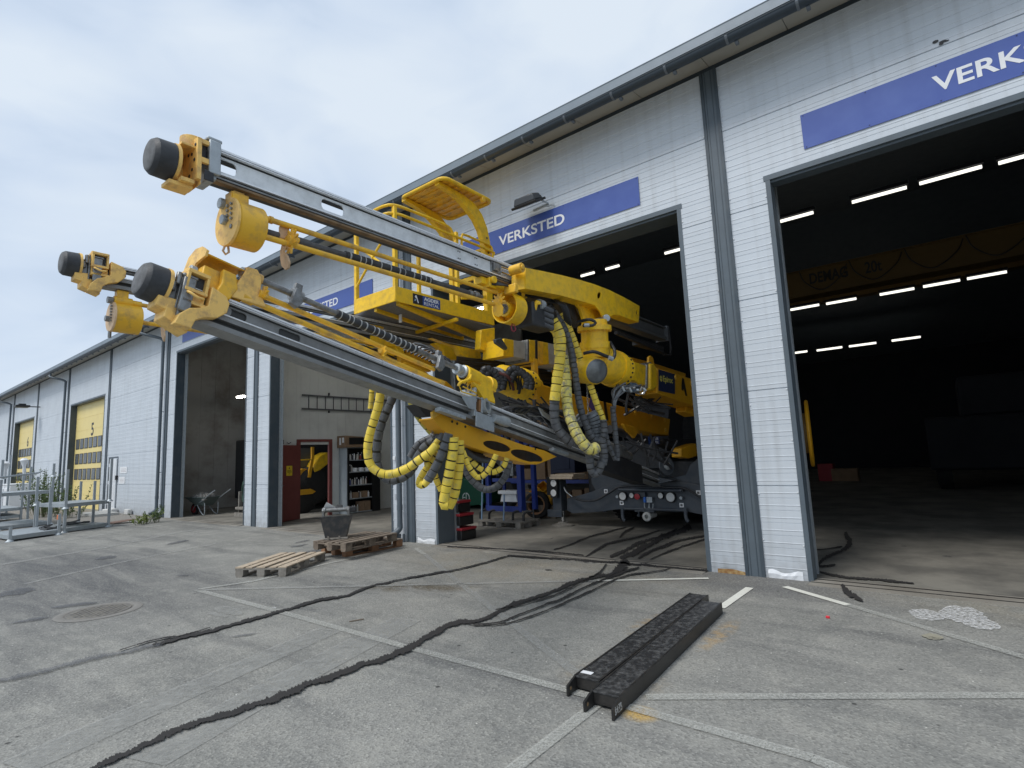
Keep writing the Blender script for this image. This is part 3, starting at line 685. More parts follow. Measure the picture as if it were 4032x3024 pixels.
# sectional doors 5 and 6 and the white door
def sectional(x0, x1, zt, num, nx, nz, nh):
    yd = FY + .24
    b = MB(); z = 0.0; k = 0
    while z < zt:
        z2 = min(z + .60, zt); b.box(x0 + .05, x1 - .05, yd, yd + .05, z + .004, z2 - .004); z = z2
    b.box(x0 + .06, x1 - .06, yd + .012, yd + .045, 0, zt)
    d_ = b.build('sectional_door', M_DYEL, hall, smooth=False)
    W = (x1 - x0 - .5) / 7
    for row, (za, zb) in enumerate(((1.30, 1.80), (2.03, 2.52), (2.74, 3.22))):
        for c_ in range(7):
            xa = x0 + .28 + c_ * W
            bb = MB(); bb.box(xa, xa + W * .80, yd - .018, yd - .001, za, zb, 0); bb.box(xa + .03, xa + W * .80 - .03, yd - .021, yd - .0185, za + .03, zb - .03, 1)
            bb.build('window', [M_BLK, M_DWIN], d_, bevel=0, smooth=False)
    T_ = frame_from((nx, yd - .004, nz), (1, 0, 0), (0, 0, 1))
    text_part(num, T_, nh * .62, M_BLK, d_, 'numeral', nh, .018)
p5 = gY(358, 1716, FY + .24); p5t = gY(366, 1664, FY + .24)
sectional(-33.27, -28.0, 4.93, '5', p5.x, p5.z, p5t.z - p5.z)
p6 = gY(106, 1759, FY + .24); p6t = gY(113, 1720, FY + .24)
sectional(-45.92, -40.78, 4.93, '6', p6.x, p6.z, p6t.z - p6.z)
b = MB(); b.box(-27.05, -26.95, FY - .01, FY + .10, 0, 2.2); b.box(-26.95, -25.87, FY - .01, FY + .06, 2.14, 2.20); b.box(-25.91, -25.87, FY - .01, FY + .10, 0, 2.14)
b.build('door_frame', M_TRIM, hall, smooth=False)
b = MB(); b.box(-26.75, -25.92, FY - .05, FY - .005, .10, 2.12); b.box(-26.62, -26.05, FY - .056, FY - .051, 1.2, 1.98); b.box(-26.62, -26.05, FY - .056, FY - .051, .25, 1.05)
wd_ = b.build('white_door', M_WDOOR, hall, bevel=.006)
for z in (.3, 1.1, 1.8):
    b = MB(); b.cyl((-26.78, FY - .05, z), (-26.78, FY - .05, z + .14), .02, n=8); b.build('hinge', M_WDOOR, wd_)
b = MB(); b.cyl((-25.86, FY - .04, 1.28), (-25.86, FY - .04, 1.45), .05, n=10); b.build('handle', M_BLK, wd_)
# downpipes
for xp in (-8.60, -21.33, -34.02, -46.88):
    b = MB(); r = .052
    b.tube(spline([(xp - .62, 6.64, 6.60), (xp - .62, 6.64, 6.50), (xp - .55, 6.62, 6.42), (xp - .12, 7.05, 6.24), (xp, 7.13, 6.12), (xp, 7.13, 5.9), (xp, 7.13, 3.0), (xp, 7.13, .55), (xp, 7.13, .34)], .08), r, 14)
    b.tube(spline([(xp, 7.13, .36), (xp, 7.12, .26), (xp - .05, 7.02, .17), (xp - .11, 6.93, .14)], .02), r + .004, 14, cap=False)
    for z in (.62, 2.4, 4.2, 5.9): b.cyl((xp, 7.13, z), (xp, 7.13, z + .10 if z < 1 else z + .03), r + .006, n=14)
    for z in (1.5, 3.6): b.box(xp - .01, xp + .01, 7.13, FY, z, z + .02)
    b.cyl((xp - .02, 7.10, 0), (xp - .02, 7.12, .16), .045, n=12); b.cyl((xp + .07, 7.16, 0), (xp + .07, 7.16, .16), .022, n=10)
    b.build('downpipe', M_TRIM2, hall)
b = MB(); b.tube([(-8.78, 7.21, .9), (-8.78, 7.21, 6.7)], .014, 8); b.tube([(-8.77, 7.21, 0), (-8.77, 7.21, .95)], .010, 8); b.box(-8.80, -8.745, 7.17, 7.235, .80, .92)
b.build('conduit', mat('conduit', (0.42, 0.45, 0.48), 0.4, nscale=5), hall)
b = MB(); b.box(-8.87, -8.80, 7.19, 7.236, 1.60, 1.68); b.build('junction_box', M_WHITE, hall, bevel=.005)
# dented lower foils of the pillars
for x0, x1, s in ((-1.88, -1.50, 1), (-8.20, -7.72, 2)):
    b = MB(); rr = random.Random(s); n = 9; top = [.085 + .018 * math.sin(i * .9 + s) + rr.uniform(-.006, .006) for i in range(n)]
    vs = []; 
    for i in range(n):
        x = x0 + (x1 - x0) * i / (n - 1); vs += [(x, FY - .006 - rr.uniform(0, .006), .0), (x, FY - .010 - rr.uniform(0, .012), top[i] * .55), (x, FY - .004, top[i])]
    b.add(vs, [(3 * i + j, 3 * i + 3 + j, 3 * i + 4 + j, 3 * i + 1 + j) for i in range(n - 1) for j in (0, 1)])
    b.build('damaged_foil', M_PANELW, hall, smooth=False, fixn=False)
b = MB(); b.add([(-2.49, FY - .004, .0), (-2.15, FY - .004, .0), (-2.15, FY - .004, .035), (-2.30, FY - .004, .06), (-2.49, FY - .004, .05)], [(0, 1, 2, 3, 4)])
b.build('rusty_edge', mat('rust', (0.30, 0.15, 0.05), 0.8, c2=(0.55, 0.42, 0.2), nscale=14, amt=.9), hall, smooth=False, fixn=False)
# dirt marks above the right door
b = MB()
for px, py, w_, h_ in ((3683, 164, 8, 5), (3712, 163, 10, 4), (3706, 172, 6, 4), (3728, 160, 6, 2)):
    c_ = gY(px, py, FY - .009); b.prism([c_ + Vector((math.cos(k * .7854) * w_ * .0035, 0, math.sin(k * .7854) * h_ * .0035)) for k in range(8)], (0, .003, 0))
b.build('bird_dirt', M_DARK, hall, smooth=False)

# ------------------------------------------------------------------ signs, wall lamps, paper notices
def sign(x0, x1, z0, z1, tx0, tx1, tz0, tz1, label, txt='VERKSTED'):
    b = MB(); b.box(x0, x1, FY - .013, FY - .009, z0, z1, 0)
    n = int((x1 - x0) / .62)
    for i in range(n + 1):
        x = x0 + .03 + (x1 - x0 - .06) * i / n
        for z in (z0 + .02, z1 - .02): b.cyl((x, FY - .016, z), (x, FY - .013, z), .008, n=6, m=1)
    o = b.build('sign', [M_BLUE, mat('sign_rivet', (0.02, 0.03, 0.12), 0.4)], smooth=False)
    tag(o, label, 'sign', 'blue signs above the workshop doors')
    T_ = frame_from((tx0, FY - .0155, tz0), (1, 0, 0), (0, 0, 1))
    text_part(txt, T_, tx1 - tx0, M_WHITE, o, 'lettering', tz1 - tz0, .018, .001)
    return o
sign(-.975, 3.0, 5.185, 5.635, .31, 1.74, 5.315, 5.505, 'blue VERKSTED sign above the dark opening at the right edge, cut by the picture edge')
sign(-7.12, -3.16, 5.195, 5.64, -5.88, -4.48, 5.315, 5.50, 'blue VERKSTED sign above the opening with the drill rig, just under the floodlight')
sign(-13.45, -9.53, 5.17, 5.60, -12.24, -10.84, 5.29, 5.475, 'blue VERKSTED sign half hidden behind the yellow basket and feed tubes')
sign(-19.93, -16.0, 5.85, 6.29, -18.7, -17.3, 5.98, 6.16, 'blue sign farthest left, mostly hidden by the lowest feed beam')
# floodlight over the second sign
fl = gY(2080, 800, FY - .28)
ft = thing('floodlight', 'black rectangular floodlight tilted down on the wall above the middle VERKSTED sign', 'floodlight', (fl.x, FY, fl.z))
T = Matrix.Translation(fl) @ Matrix.Rotation(R_(28), 4, 'X')
b = MB(T); b.box(-.25, .25, -.17, .17, -.03, .01); b.build('visor_frame', M_BLK, ft, bevel=.006)
b = MB(T); b.hexa([(-.22, -.14, .011), (.22, -.14, .011), (.22, .15, .011), (-.22, .15, .011)], [(-.19, -.09, .13), (.19, -.09, .13), (.19, .10, .11), (-.19, .10, .11)]); b.build('housing', mat('lamp_housing', (0.05, 0.055, 0.06), 0.35, nscale=12), ft, bevel=.02)
b = MB(T); b.box(-.17, .17, -.11, .10, -.036, -.031); b.build('glass', mat('lamp_glass', (0.10, 0.11, 0.12), 0.12, nscale=20), ft, smooth=False)
b = MB(); b.tube([fl + Vector((.20, .1, .02)), fl + Vector((.22, .27, .02)), fl + Vector((-.1, .27, .0))], .015, 6); b.tube(spline([fl + Vector((.2, .12, -.06)), fl + Vector((.27, .16, -.09)), fl + Vector((.30, .24, -.05)), fl + Vector((.36, .27, -.06))], .03), .008, 6); b.build('bracket', M_GALV, ft)
f2 = gY(76, 1600, FY - .9)
b = MB(); b.box(f2.x - .35, f2.x + .35, FY - 1.1, FY - .5, f2.z - .05, f2.z + .05); b.tube([(f2.x, FY - .6, f2.z), (f2.x, FY - .01, f2.z)], .03, 8); b.box(f2.x - .2, f2.x + .2, FY - .95, FY - .65, f2.z + .05, f2.z + .14)
tag(b.build('wall_lamp', M_BLK, bevel=.01), 'dark lamp on an arm sticking out of the wall above yellow door 6', 'wall lamp')
for (a, c_, lab) in (((472, 1839), (498, 1863), 'white paper notice beside the white door, the upper and wider of the two'), ((468, 1878), (489, 1905), 'white paper notice beside the white door, the lower of the two')):
    p = gY(a[0], a[1], FY - .02); q = gY(c_[0], c_[1], FY - .02)
    b = MB(); b.box(p.x, q.x, FY - .012, FY - .009, q.z, p.z, 0); h = p.z - q.z
    for k in range(3): b.box(p.x + (q.x - p.x) * .15, q.x - (q.x - p.x) * .15, FY - .0135, FY - .0122, q.z + h * (.25 + .2 * k), q.z + h * (.30 + .2 * k), 1)
    tag(b.build('notice', [M_PAPER, mat('print_grey', (0.35, 0.30, 0.30), 0.6)], smooth=False), lab, 'notice', 'paper notices by the white door')

# ================================================================== THE DRILL RIG
rig = thing('drill_rig', 'yellow three-boom tunnelling drill rig reaching out of the middle workshop opening', 'drill rig', (-4.9, 9.5, 0))
UP = Vector((0, 0, 1))
class Feed:
    def __init__(s, px, py, d, vx, vy, roll=0.0):
        s.o = gD(px, py, d); s.a = ray(vx, vy).normalized()
        s.r = s.a.cross(UP).normalized(); s.u = s.r.cross(s.a).normalized()
        if roll:
            Rm = Matrix.Rotation(roll, 3, s.a); s.r = Rm @ s.r; s.u = Rm @ s.u
        M = Matrix.Identity(4)
        for i in range(3): M[i][0] = s.a[i]; M[i][1] = s.r[i]; M[i][2] = s.u[i]; M[i][3] = s.o[i]
        s.T = M                        # local x along the feed, y towards its right side, z up
    def at(s, px, y=0.0, z=0.0):       # distance along the feed of an image column
        o = RC.transposed() @ (s.o + s.r * y + s.u * z - CAM); a = RC.transposed() @ s.a
        k = (px - CX) / FP
        return -(o.x + k * o.z) / (a.x + k * a.z)
def star(p, T, r, teeth=9, name='star_wheel', m=M_YELP, parent=None, th=.014, a0=0):
    pts = []
    for k in range(teeth * 2 + 2):
        a = a0 + R_(300) * k / (teeth * 2 + 1); rr = r if k % 2 else r * .62
        for da in (-.07, .07): pts.append((math.cos(a + da) * rr, math.sin(a + da) * rr))
    pts += [(r * .25 * math.cos(a0 - .3), r * .25 * math.sin(a0 - .3))]
    me = flat_mesh([pts], th / 2); b = MB(T @ Matrix.Translation(p) @ Matrix.Rotation(R_(90), 4, 'Y')); b.mesh(me)
    b.cyl((0, 0, -.03), (0, 0, .03), r * .42, n=14)
    return b.build(name, m, parent)
def sleeve(f, pts, r, parent, name='rod_sleeve', gap=.085, bw=.010):
    b = MB(f.T); P = [Vector(p) for p in pts]; b.tube([P[0], P[-1]], r, 14, m=0)
    L_ = (P[-1] - P[0]).length; d = (P[-1] - P[0]).normalized(); x = .03
    while x < L_ - .02:
        g_ = gap * rnd(.6, 1.3); w_ = bw * rnd(.7, 1.6); b.cyl(P[0] + d * x, P[0] + d * (x + w_), r + .003, n=14, m=1); x += g_
    return b.build(name, [M_RUB, M_BAND], parent)
def make_feed(f, L0, L1, web_m, rail_m, band_m, strip_m, holes, hs, ms, tubes, drum, clampstyle):
    b = MB(f.T)
    if clampstyle == 'frame': wz0, wz1 = -.045, .08
    else: wz0, wz1 = .0, .08
    zc_ = (wz0 + wz1) / 2; hh_ = (wz1 - wz0) * .36
    me = flat_mesh([[(L0, wz0), (L1, wz0), (L1, wz1), (L0, wz1)]] + [rrect(c_, zc_, hw, hh_, hh_ * .7) for c_, hw in holes], .006)
    W_ = Matrix(((1, 0, 0, 0), (0, 0, -1, .05), (0, 1, 0, 0), (0, 0, 0, 1)))
    b.m = 0; b.mesh(me, W_)
    b.m = 1; b.box(L0, L1, -.055, .088, .106, .12); b.box(L0, L1, .060, .090, .092, .098)
    b.m = 2; b.box(L0, L1, -.045, .050, .0805, .1055)
    if clampstyle == 'frame':
        b.m = 1; b.box(L0, L1, -.05, .084, -.064, -.053)
        b.m = 2; b.box(L0, L1, -.045, .052, -.0525, -.0455); b.box(L0, L1, -.045, .060, -.104, -.0645)
        b.m = 4; b.box(L0, L1, -.05, .075, -.092, -.080)
        b.m = 3; b.box(L0 + .02, L1, .028, .082, -.120, -.1045)
        for c_, hw in holes: b.box(c_ - hw - .02, c_ + hw + .02, .030, .043, wz1 - .028, wz1 - .001, 2)
    else:
        b.m = 1; b.box(L0, L1, -.05, .090, -.010, -.001)
        b.m = 4; b.box(L0, L1, -.05, .084, -.046, -.0105)
        b.m = 2; b.box(L0, L1, -.045, .048, -.085, -.0465)
        b.m = 4; b.box(L0, L1, -.05, .090, -.120, -.0855)
    beam_mats = [web_m, rail_m, M_GRVD, strip_m, band_m]
    beam = b.build('feed_beam', beam_mats, rig, bevel=0)
    if clampstyle != 'frame' and hs > 0 and f is F2:
        b = MB(f.T); b.box(L0 + .1, L1, .025, .040, .002, .079); b.build('inner_plate', M_GRVD, beam)
    # bolts along the lower band
    b = MB(f.T); x = L0 + .5
    while x < L1: b.cyl((x, .066, -.083), (x, .074, -.083), .008, n=6); x += .42
    b.build('bolt_row', M_STEEL, beam, smooth=False)['kind'] = 'stuff'
    b = MB(f.T); b.box(L0 - .03, L0 + .02, -.10, .105, -.13, .14); b.box(L0 - .04, L0 + .035, .106, .13, -.10, .135); b.box(L0 - .045, L0 + .05, -.08, .11, .141, .165)
    b.build('end_bracket', M_GALV if clampstyle == 'frame' else M_STEEL, beam, bevel=.008)
    zr = hs * .06
    b = MB(f.T); b.rings((0, 0, zr), (1, 0, 0), [(0, .0), (0, .085), (.006, .100), (.03, .118), (.13, .122), (.13, .0)], 28, mats=[1, 1, 0, 0, 0])
    b.build('rubber_pad', [M_RUB, M_RUBF], beam)
    b = MB(f.T); b.rings((.132, 0, zr), (1, 0, 0), [(0, 0), (0, .126), (.020, .126), (.020, 0)], 28); b.build('pad_plate', M_YELF, beam)
    if clampstyle == 'frame':
        b = MB(f.T)
        b.box(.155, .235, -.10, -.085, -.17, .05); b.box(.153, .24, -.09, .10, .045, .06)
        b.box(.235, .262, -.12, .13, -.17, .115); b.box(.155, .235, -.10, .10, -.20, -.175)
        b.box(.263, L0 - .04, .10, .125, .085, .115); b.box(.263, L0 - .04, .10, .125, -.045, -.010)
        b.box(.263, L0 - .09, -.06, .12, -.20, -.06); b.box(.10, .24, -.06, .06, -.225, -.20); b.cyl((.25, .0, .08), (.25, .0, .15), .07, n=16)
        b.build('head_frame', M_YELF, beam, bevel=.006)
        b = MB(f.T); b.box(.27, L0 - .045, -.08, .09, -.02, .09); b.box(.28, .34, .121, .128, -.16, -.09); b.cyl((.29, .05, .13), (.36, .05, .10), .03, n=10)
        for yy, zz in ((.05, .02), (.09, -.03), (.06, -.09), (.10, .07), (.02, -.12), (.0, .03)): b.cyl((.2345, yy, zz), (.2305, yy, zz), .012, n=8)
        b.build('jaw', M_DARK, beam, bevel=.004)
    else:
        b = MB(f.T)
        b.box(.155, .20, -.09, .06, -.04, .12); b.box(.20, .215, -.10, .09, -.08, .17); b.cyl((.165, .075, .03), (.165, .075, .09), .02, n=8); b.cyl((.185, .085, .08), (.185, .085, .16), .018, n=8)
        b.build('jaw', M_STEEL, beam, bevel=.004)
        b = MB(f.T)
        b.box(.216, .355, -.03, .13, .175, .20); b.box(.216, .355, .02, .135, .045, .068); b.box(.216, .355, -.03, .13, -.035, -.012)
        b.box(.216, .235, .00, .13, .069, .174); b.box(.338, .355, .00, .13, .069, .174); b.box(.22, .26, .04, .09, .201, .215); b.box(.32, .35, .04, .09, .201, .215)
        b.hexa([(.216, .1, -.012), (.355, .1, -.012), (.355, .1, .045), (.216, .1, .045)], [(.216, .105, -.012), (.355, .105, -.012), (.355, .105, .045), (.216, .105, .045)])
        b.build('clamp', M_YELF, beam, bevel=.005)
        b = MB(f.T); b.box(.236, .337, .01, .09, .07, .172); b.build('clamp_opening', M_DARK, beam)
        b = MB(f.T); b.tube(spline([(.232, .108, .045), (.245, .15, .025), (.285, .165, .005), (.325, .155, .012), (.34, .108, .030)], .01), .009, 8); b.build('clamp_handle', M_YELF, beam)
        # S-shaped cheek from the clamp down to the beam, and the box under the pad
        cp = [(.37, .13), (.47, .10), (.50, .06), (.495, -.01), (.44, -.07), (.36, -.10), (.315, -.135), (.30, -.20), (.20, -.20), (.215, -.13), (.265, -.07), (.32, -.045), (.37, -.01)]
        b = MB(f.T); b.prism([Vector((x, .075, z)) for x, z in cp], (0, .065, 0)); b.build('cheek', M_YELP if hs > 9 else M_YELF, beam, bevel=.006)
        b = MB(f.T); b.hexa([(.155, -.06, -.07), (.155, .09, -.07), (.155, .09, -.16), (.155, -.06, -.16)], [(.31, -.06, -.075), (.31, .074, -.075), (.31, .074, -.21), (.31, -.06, -.21)])
        b.hexa([(.10, -.05, -.03), (.10, .08, -.03), (.10, .08, -.10), (.10, -.05, -.10)], [(.215, -.05, -.02), (.215, .085, -.02), (.215, .085, -.12), (.215, -.05, -.12)]); b.build('head_box', M_YELF, beam, bevel=.006)
    return beam
# ---- the upper right feed
F1 = Feed(584, 572, 3.4, 3650, 1700)
a1 = F1.at
bm1 = make_feed(F1, a1(815), a1(2040), M_ALU, M_RAIL, M_ALUD, M_RUST, [((a1(812) + a1(905)) / 2 + .02, (a1(905) - a1(812)) / 2), ((a1(1250) + a1(1338)) / 2, (a1(1338) - a1(1250)) / 2)], -1, -1, None, None, 'frame')
for o in bm1.children:
    pass
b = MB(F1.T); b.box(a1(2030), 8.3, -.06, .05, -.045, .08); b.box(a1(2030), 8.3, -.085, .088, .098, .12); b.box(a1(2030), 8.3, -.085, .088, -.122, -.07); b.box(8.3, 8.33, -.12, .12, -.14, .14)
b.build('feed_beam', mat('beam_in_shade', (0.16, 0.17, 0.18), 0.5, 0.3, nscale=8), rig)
b = MB(F1.T); b.tube([(8.31, .13, .13), (8.31, .15, -.25), (8.25, .15, -.42), (8.0, .12, -.43)], .018, 8); b.box(7.1, 8.2, -.05, .05, -.36, -.25); b.cyl((6.2, .1, -.30), (8.1, .1, -.40), .03, n=10); b.cyl((6.0, .05, -.22), (8.1, .05, -.33), .02, n=8)
b.build('rear_hose_guide', M_DARK, rig)
# four small plate screws, rear joint plate, rock-drill end with black canister
b = MB(F1.T)
for px in (1788, 1795, 1855, 1862):
    for z in (.055, -.02): b.cyl((a1(px), .056, z), (a1(px), .060, z), .007, n=6)
b.build('screw', M_BLK, bm1, smooth=False)['kind'] = 'stuff'
xa = a1(1915)
b = MB(F1.T); b.box(xa, xa + .16, .056, .075, -.05, .085); b.box(xa + .02, xa + .10, .076, .10, -.02, .06); b.build('joint_plate', M_STEEL, bm1, bevel=.004)
b = MB(F1.T); b.tube([(xa + .15, .09, .05), (xa + .45, .12, .045)], .012, 8); b.tube([(xa + .15, .09, -.01), (xa + .5, .12, -.03)], .012, 8); b.box(xa + .14, xa + .52, .09, .105, .02, .028); b.build('rod', M_CHROME, bm1)
b = MB(F1.T); b.rings((xa + .40, .14, .03), (1, -.0, -.12), [(0, 0), (0, .05), (.05, .055), (.30, .055), (.38, .052), (.40, .03), (.40, 0)], 18); b.box(xa + .42, xa + .6, .07, .2, .07, .12)
b.build('canister', M_HB, bm1)
b = MB(F1.T); b.box(xa + .55, xa + .62, .192, .196, -.005, .045); b.build('canister_label', M_PAPER, bm1, smooth=False)
# saddle: arched box girder beside the feed
top = [(2034, 1050), (2069, 1054), (2141, 1068), (2210, 1083), (2274, 1099), (2340, 1119), (2400, 1142), (2460, 1172), (2518, 1205)]
bot = [(2515, 1269), (2460, 1249), (2420, 1233), (2340, 1203), (2274, 1181), (2205, 1162), (2141, 1150), (2069, 1136), (2036, 1140)]
SX = -3.50
sp = [gX(x, y, SX) for x, y in top + bot]
def plate_X(outline, holes, X, th):     # traced plate in a plane of constant X, thickness towards -X
    ys = lambda p: (p.y, p.z)
    me = flat_mesh([[ys(gX(x, y, X)) for x, y in outline]] + [[ys(gX(x, y, X)) for x, y in h] for h in holes], th / 2)
    M = Matrix(((0, 0, 1, X - th / 2), (1, 0, 0, 0), (0, 1, 0, 0), (0, 0, 0, 1)))
    b = MB(); b.mesh(me, M); return b
def ell(cx, cy, a, b_, rot=0, n=22):
    return [(cx + math.cos(2 * math.pi * k / n) * a * math.cos(R_(rot)) - math.sin(2 * math.pi * k / n) * b_ * math.sin(R_(rot)), cy + math.cos(2 * math.pi * k / n) * a * math.sin(R_(rot)) + math.sin(2 * math.pi * k / n) * b_ * math.cos(R_(rot))) for k in range(n)]
b = plate_X([(2069, 1054)] + top[2:] + bot[:-1], [ell(2359, 1163, 7, 13, 10), ell(2508, 1230, 3, 10, 5)], SX, .014)
ty = [p for p in sp[1:9]]; by = [p for p in sp[9:17]]
def skin(b, P, w_=-.15, t=.012, sgn=1):
    for i in range(len(P) - 1):
        p, q = P[i], P[i + 1]; o_ = Vector((w_, 0, 0)); n_ = Vector((0, 0, -t * sgn))
        b.hexa([p, q, q + o_, p + o_], [p + n_, q + n_, q + o_ + n_, p + o_ + n_])
dx = Vector((-.0145, 0, 0))
skin(b, [p + dx for p in ty], -.14, .012, 1); skin(b, [p + dx for p in by], -.14, .012, -1)
fr = [gX(2069, 1056, SX), gX(2069, 1136, SX)]
b.hexa([fr[0] + dx, fr[1] + dx, fr[1] + Vector((-.16, -.05, 0)), fr[0] + Vector((-.16, -.05, 0))], [fr[0] + dx + Vector((0, .012, 0)), fr[1] + dx + Vector((0, .012, 0)), fr[1] + Vector((-.16, -.038, 0)), fr[0] + Vector((-.16, -.038, 0))])
b.prism([p + Vector((-.155, 0, 0)) for p in [gX(x, y, SX) for x, y in [(2069, 1054)] + top[2:] + bot[:-1]]], (-.012, 0, 0))
sad = b.build('saddle', M_YEL, rig, bevel=.0)
b = MB(); c_ = gX(2040, 1058, -3.52); b.cyl(c_ + Vector((-.1, 0, 0)), c_ + Vector((.06, 0, 0)), .055, n=18); b.cyl(c_ + Vector((.06, 0, 0)), c_ + Vector((.075, 0, 0)), .03, n=12); b.build('saddle_pin', M_YELP, sad, bevel=.006)
b = MB(); c_ = gX(2030, 1138, -3.52); b.box(-3.66, -3.50, c_.y - .03, c_.y + .03, c_.z - .04, c_.z + .06); b.build('saddle_lug', M_YELP, sad, bevel=.01)
# hanging cheeks from the saddle to the rotation unit
b = plate_X([(2300, 1188), (2340, 1200), (2362, 1225), (2383, 1268), (2392, 1268), (2398, 1248), (2418, 1238), (2440, 1243), (2405, 1226), (2330, 1192)], [], -3.49, .02)
b.prism([gX(x, y, -3.62) for x, y in [(2255, 1178), (2285, 1215), (2300, 1262), (2302, 1285), (2392, 1290), (2380, 1240), (2350, 1205)]], (-.04, 0, 0))
b.build('saddle_cheek', M_YEL, rig, bevel=.004)
b = MB(); c_ = gX(2384, 1255, -3.47); b.cyl(c_, c_ + Vector((.04, -.03, 0)), .055, .05, n=14); b.cyl(c_ + Vector((-.15, 0, 0)), c_, .035, n=12); b.build('pin', M_GALV, rig, bevel=.006)
# rotation unit: vertical flanged cylinder, bolts
c0 = gD(2340, 1290, 7.35); c1 = gD(2343, 1378, 7.35); dd = (c1 - c0)
b = MB(); b.rings(c0, dd, [(-.10, 0), (-.10, .17), (-.02, .18), (-.02, .228), (.045, .232), (.045, .205), (.06, .205), (.06, .182), (.20, .182), (.20, .205), (.285, .208), (.285, 0)], 40)
ru = b.build('rotation_unit', M_YEL, rig)
u_, v_ = basis(dd)
b = MB()
for k in range(22):
    a = 2 * math.pi * k / 22; q = c0 + dd.normalized() * .046 + (u_ * math.cos(a) + v_ * math.sin(a)) * .216; b.cyl(q, q + dd.normalized() * .016, .010, n=6)
b.build('bolt_circle', M_YELP, ru, smooth=False)['kind'] = 'stuff'
# elbow: horizontal flanged cylinder with a grey cap
e0 = gD(2375, 1435, 7.55); e1 = gD(2478, 1478, 8.0); ed = (e1 - e0).normalized()
b = MB(); b.rings(e0, ed, [(-.28, 0), (-.28, .12), (-.22, .19), (-.10, .235), (.0, .245), (.20, .245), (.20, .262), (.26, .266), (.30, .262), (.30, .25), (.42, .25), (.44, .22), (.44, 0)], 40)
b.rings(c1, dd, [(-.02, .0), (-.02, .200), (.10, .195), (.10, .0)], 32)
el = b.build('elbow_housing', M_YEL, rig)
u_, v_ = basis(ed)
b = MB()
for k in range(24):
    a = 2 * math.pi * k / 24; q = e0 + ed * .36 + (u_ * math.cos(a) + v_ * math.sin(a)) * .25; b.cyl(q, q + (q - (e0 + ed * .36)).normalized() * .012, .014, n=6)
b.build('bolt_circle', M_DARK, el, smooth=False)['kind'] = 'stuff'
cc = gD(2350, 1462, 7.02); cv = (CAM - cc).normalized() * .3 + Vector((.8, -.25, -.25)); cv.normalize()
b = MB(); b.rings(cc, cv, [(-.30, .20), (-.02, .175), (.0, .16), (.03, .12), (.045, 0)], 36, mats=[1, 1, 0, 0]); b.build('elbow_cap', [mat('cap_grey', (0.12, 0.13, 0.135), 0.28, 0.3, c2=(0.32, 0.34, 0.34), nscale=3, amt=.8), M_YEL], el)
b = MB(); b.tube(spline([gD(2298, 1392, 7.0), gD(2340, 1385, 6.95), (gD(2385, 1402, 7.0)), gD(2415, 1410, 7.15), gD(2420, 1380, 7.2), gD(2400, 1345, 7.3)], .04), .022, 10); b.tube(spline([gD(2275, 1268, 7.1), gD(2320, 1258, 7.0), gD(2345, 1270, 7.0), gD(2330, 1282, 7.0), gD(2290, 1282, 7.05)], .03), .020, 10); b.build('hydraulic_hose', M_HB, rig)
b = MB(); b.cyl(gD(2398, 1408, 6.98), gD(2412, 1414, 7.0), .03, n=12); b.cyl(gD(2300, 1281, 7.0), gD(2320, 1280, 7.0), .027, n=12); b.build('hose_fitting', M_GALV, rig)
def slab(pts, X, w_): b = MB(); b.prism([gX(x, y, X) for x, y in pts], (-w_, 0, 0)); return b
slab([(2476, 1417), (2553, 1441), (2550, 1519), (2520, 1512), (2500, 1500), (2470, 1499)], -3.52, .30).build('boom_arm', M_YEL, rig, bevel=.015)
slab([(2548, 1434), (2566, 1424), (2566, 1530), (2545, 1530)], -3.50, .36).build('wiper_collar', M_STEEL, rig, bevel=.015)
slab([(2562, 1430), (2575, 1431), (2588, 1446), (2590, 1520), (2578, 1537), (2562, 1533)], -3.46, .44).build('boom_collar', M_YEL, rig, bevel=.03)
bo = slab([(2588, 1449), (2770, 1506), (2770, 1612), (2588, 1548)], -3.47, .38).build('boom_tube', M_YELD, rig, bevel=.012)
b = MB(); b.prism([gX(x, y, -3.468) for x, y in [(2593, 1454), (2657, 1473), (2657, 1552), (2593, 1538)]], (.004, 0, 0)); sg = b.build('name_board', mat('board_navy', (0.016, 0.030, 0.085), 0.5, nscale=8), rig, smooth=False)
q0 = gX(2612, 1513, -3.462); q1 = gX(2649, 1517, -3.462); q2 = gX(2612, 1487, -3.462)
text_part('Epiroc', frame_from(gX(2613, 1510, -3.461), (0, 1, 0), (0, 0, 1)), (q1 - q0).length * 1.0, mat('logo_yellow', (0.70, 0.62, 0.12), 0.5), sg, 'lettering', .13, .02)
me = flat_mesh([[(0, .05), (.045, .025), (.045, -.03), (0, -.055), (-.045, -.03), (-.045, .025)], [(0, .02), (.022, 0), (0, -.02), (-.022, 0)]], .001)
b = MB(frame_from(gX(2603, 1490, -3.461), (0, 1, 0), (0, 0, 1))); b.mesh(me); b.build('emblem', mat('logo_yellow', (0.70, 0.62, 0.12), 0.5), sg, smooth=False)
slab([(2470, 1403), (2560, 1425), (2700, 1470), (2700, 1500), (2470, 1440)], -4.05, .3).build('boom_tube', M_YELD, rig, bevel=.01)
slab([(2555, 1435), (2556, 1405), (2563, 1400), (2572, 1408), (2578, 1440)], -3.60, .04).build('lifting_lug', M_YELD, rig, bevel=.008)
def lam(pts, X, nm='logo_stroke', mt=M_BLK): b = MB(); b.prism([gX(x, y, X) for x, y in pts], (.004, 0, 0)); return b.build(nm, mt, rig, smooth=False)
lam([(2686, 1488), (2692, 1491), (2706, 1560), (2699, 1558), (2692, 1528), (2690, 1540), (2683, 1534), (2683, 1520)], -3.468)
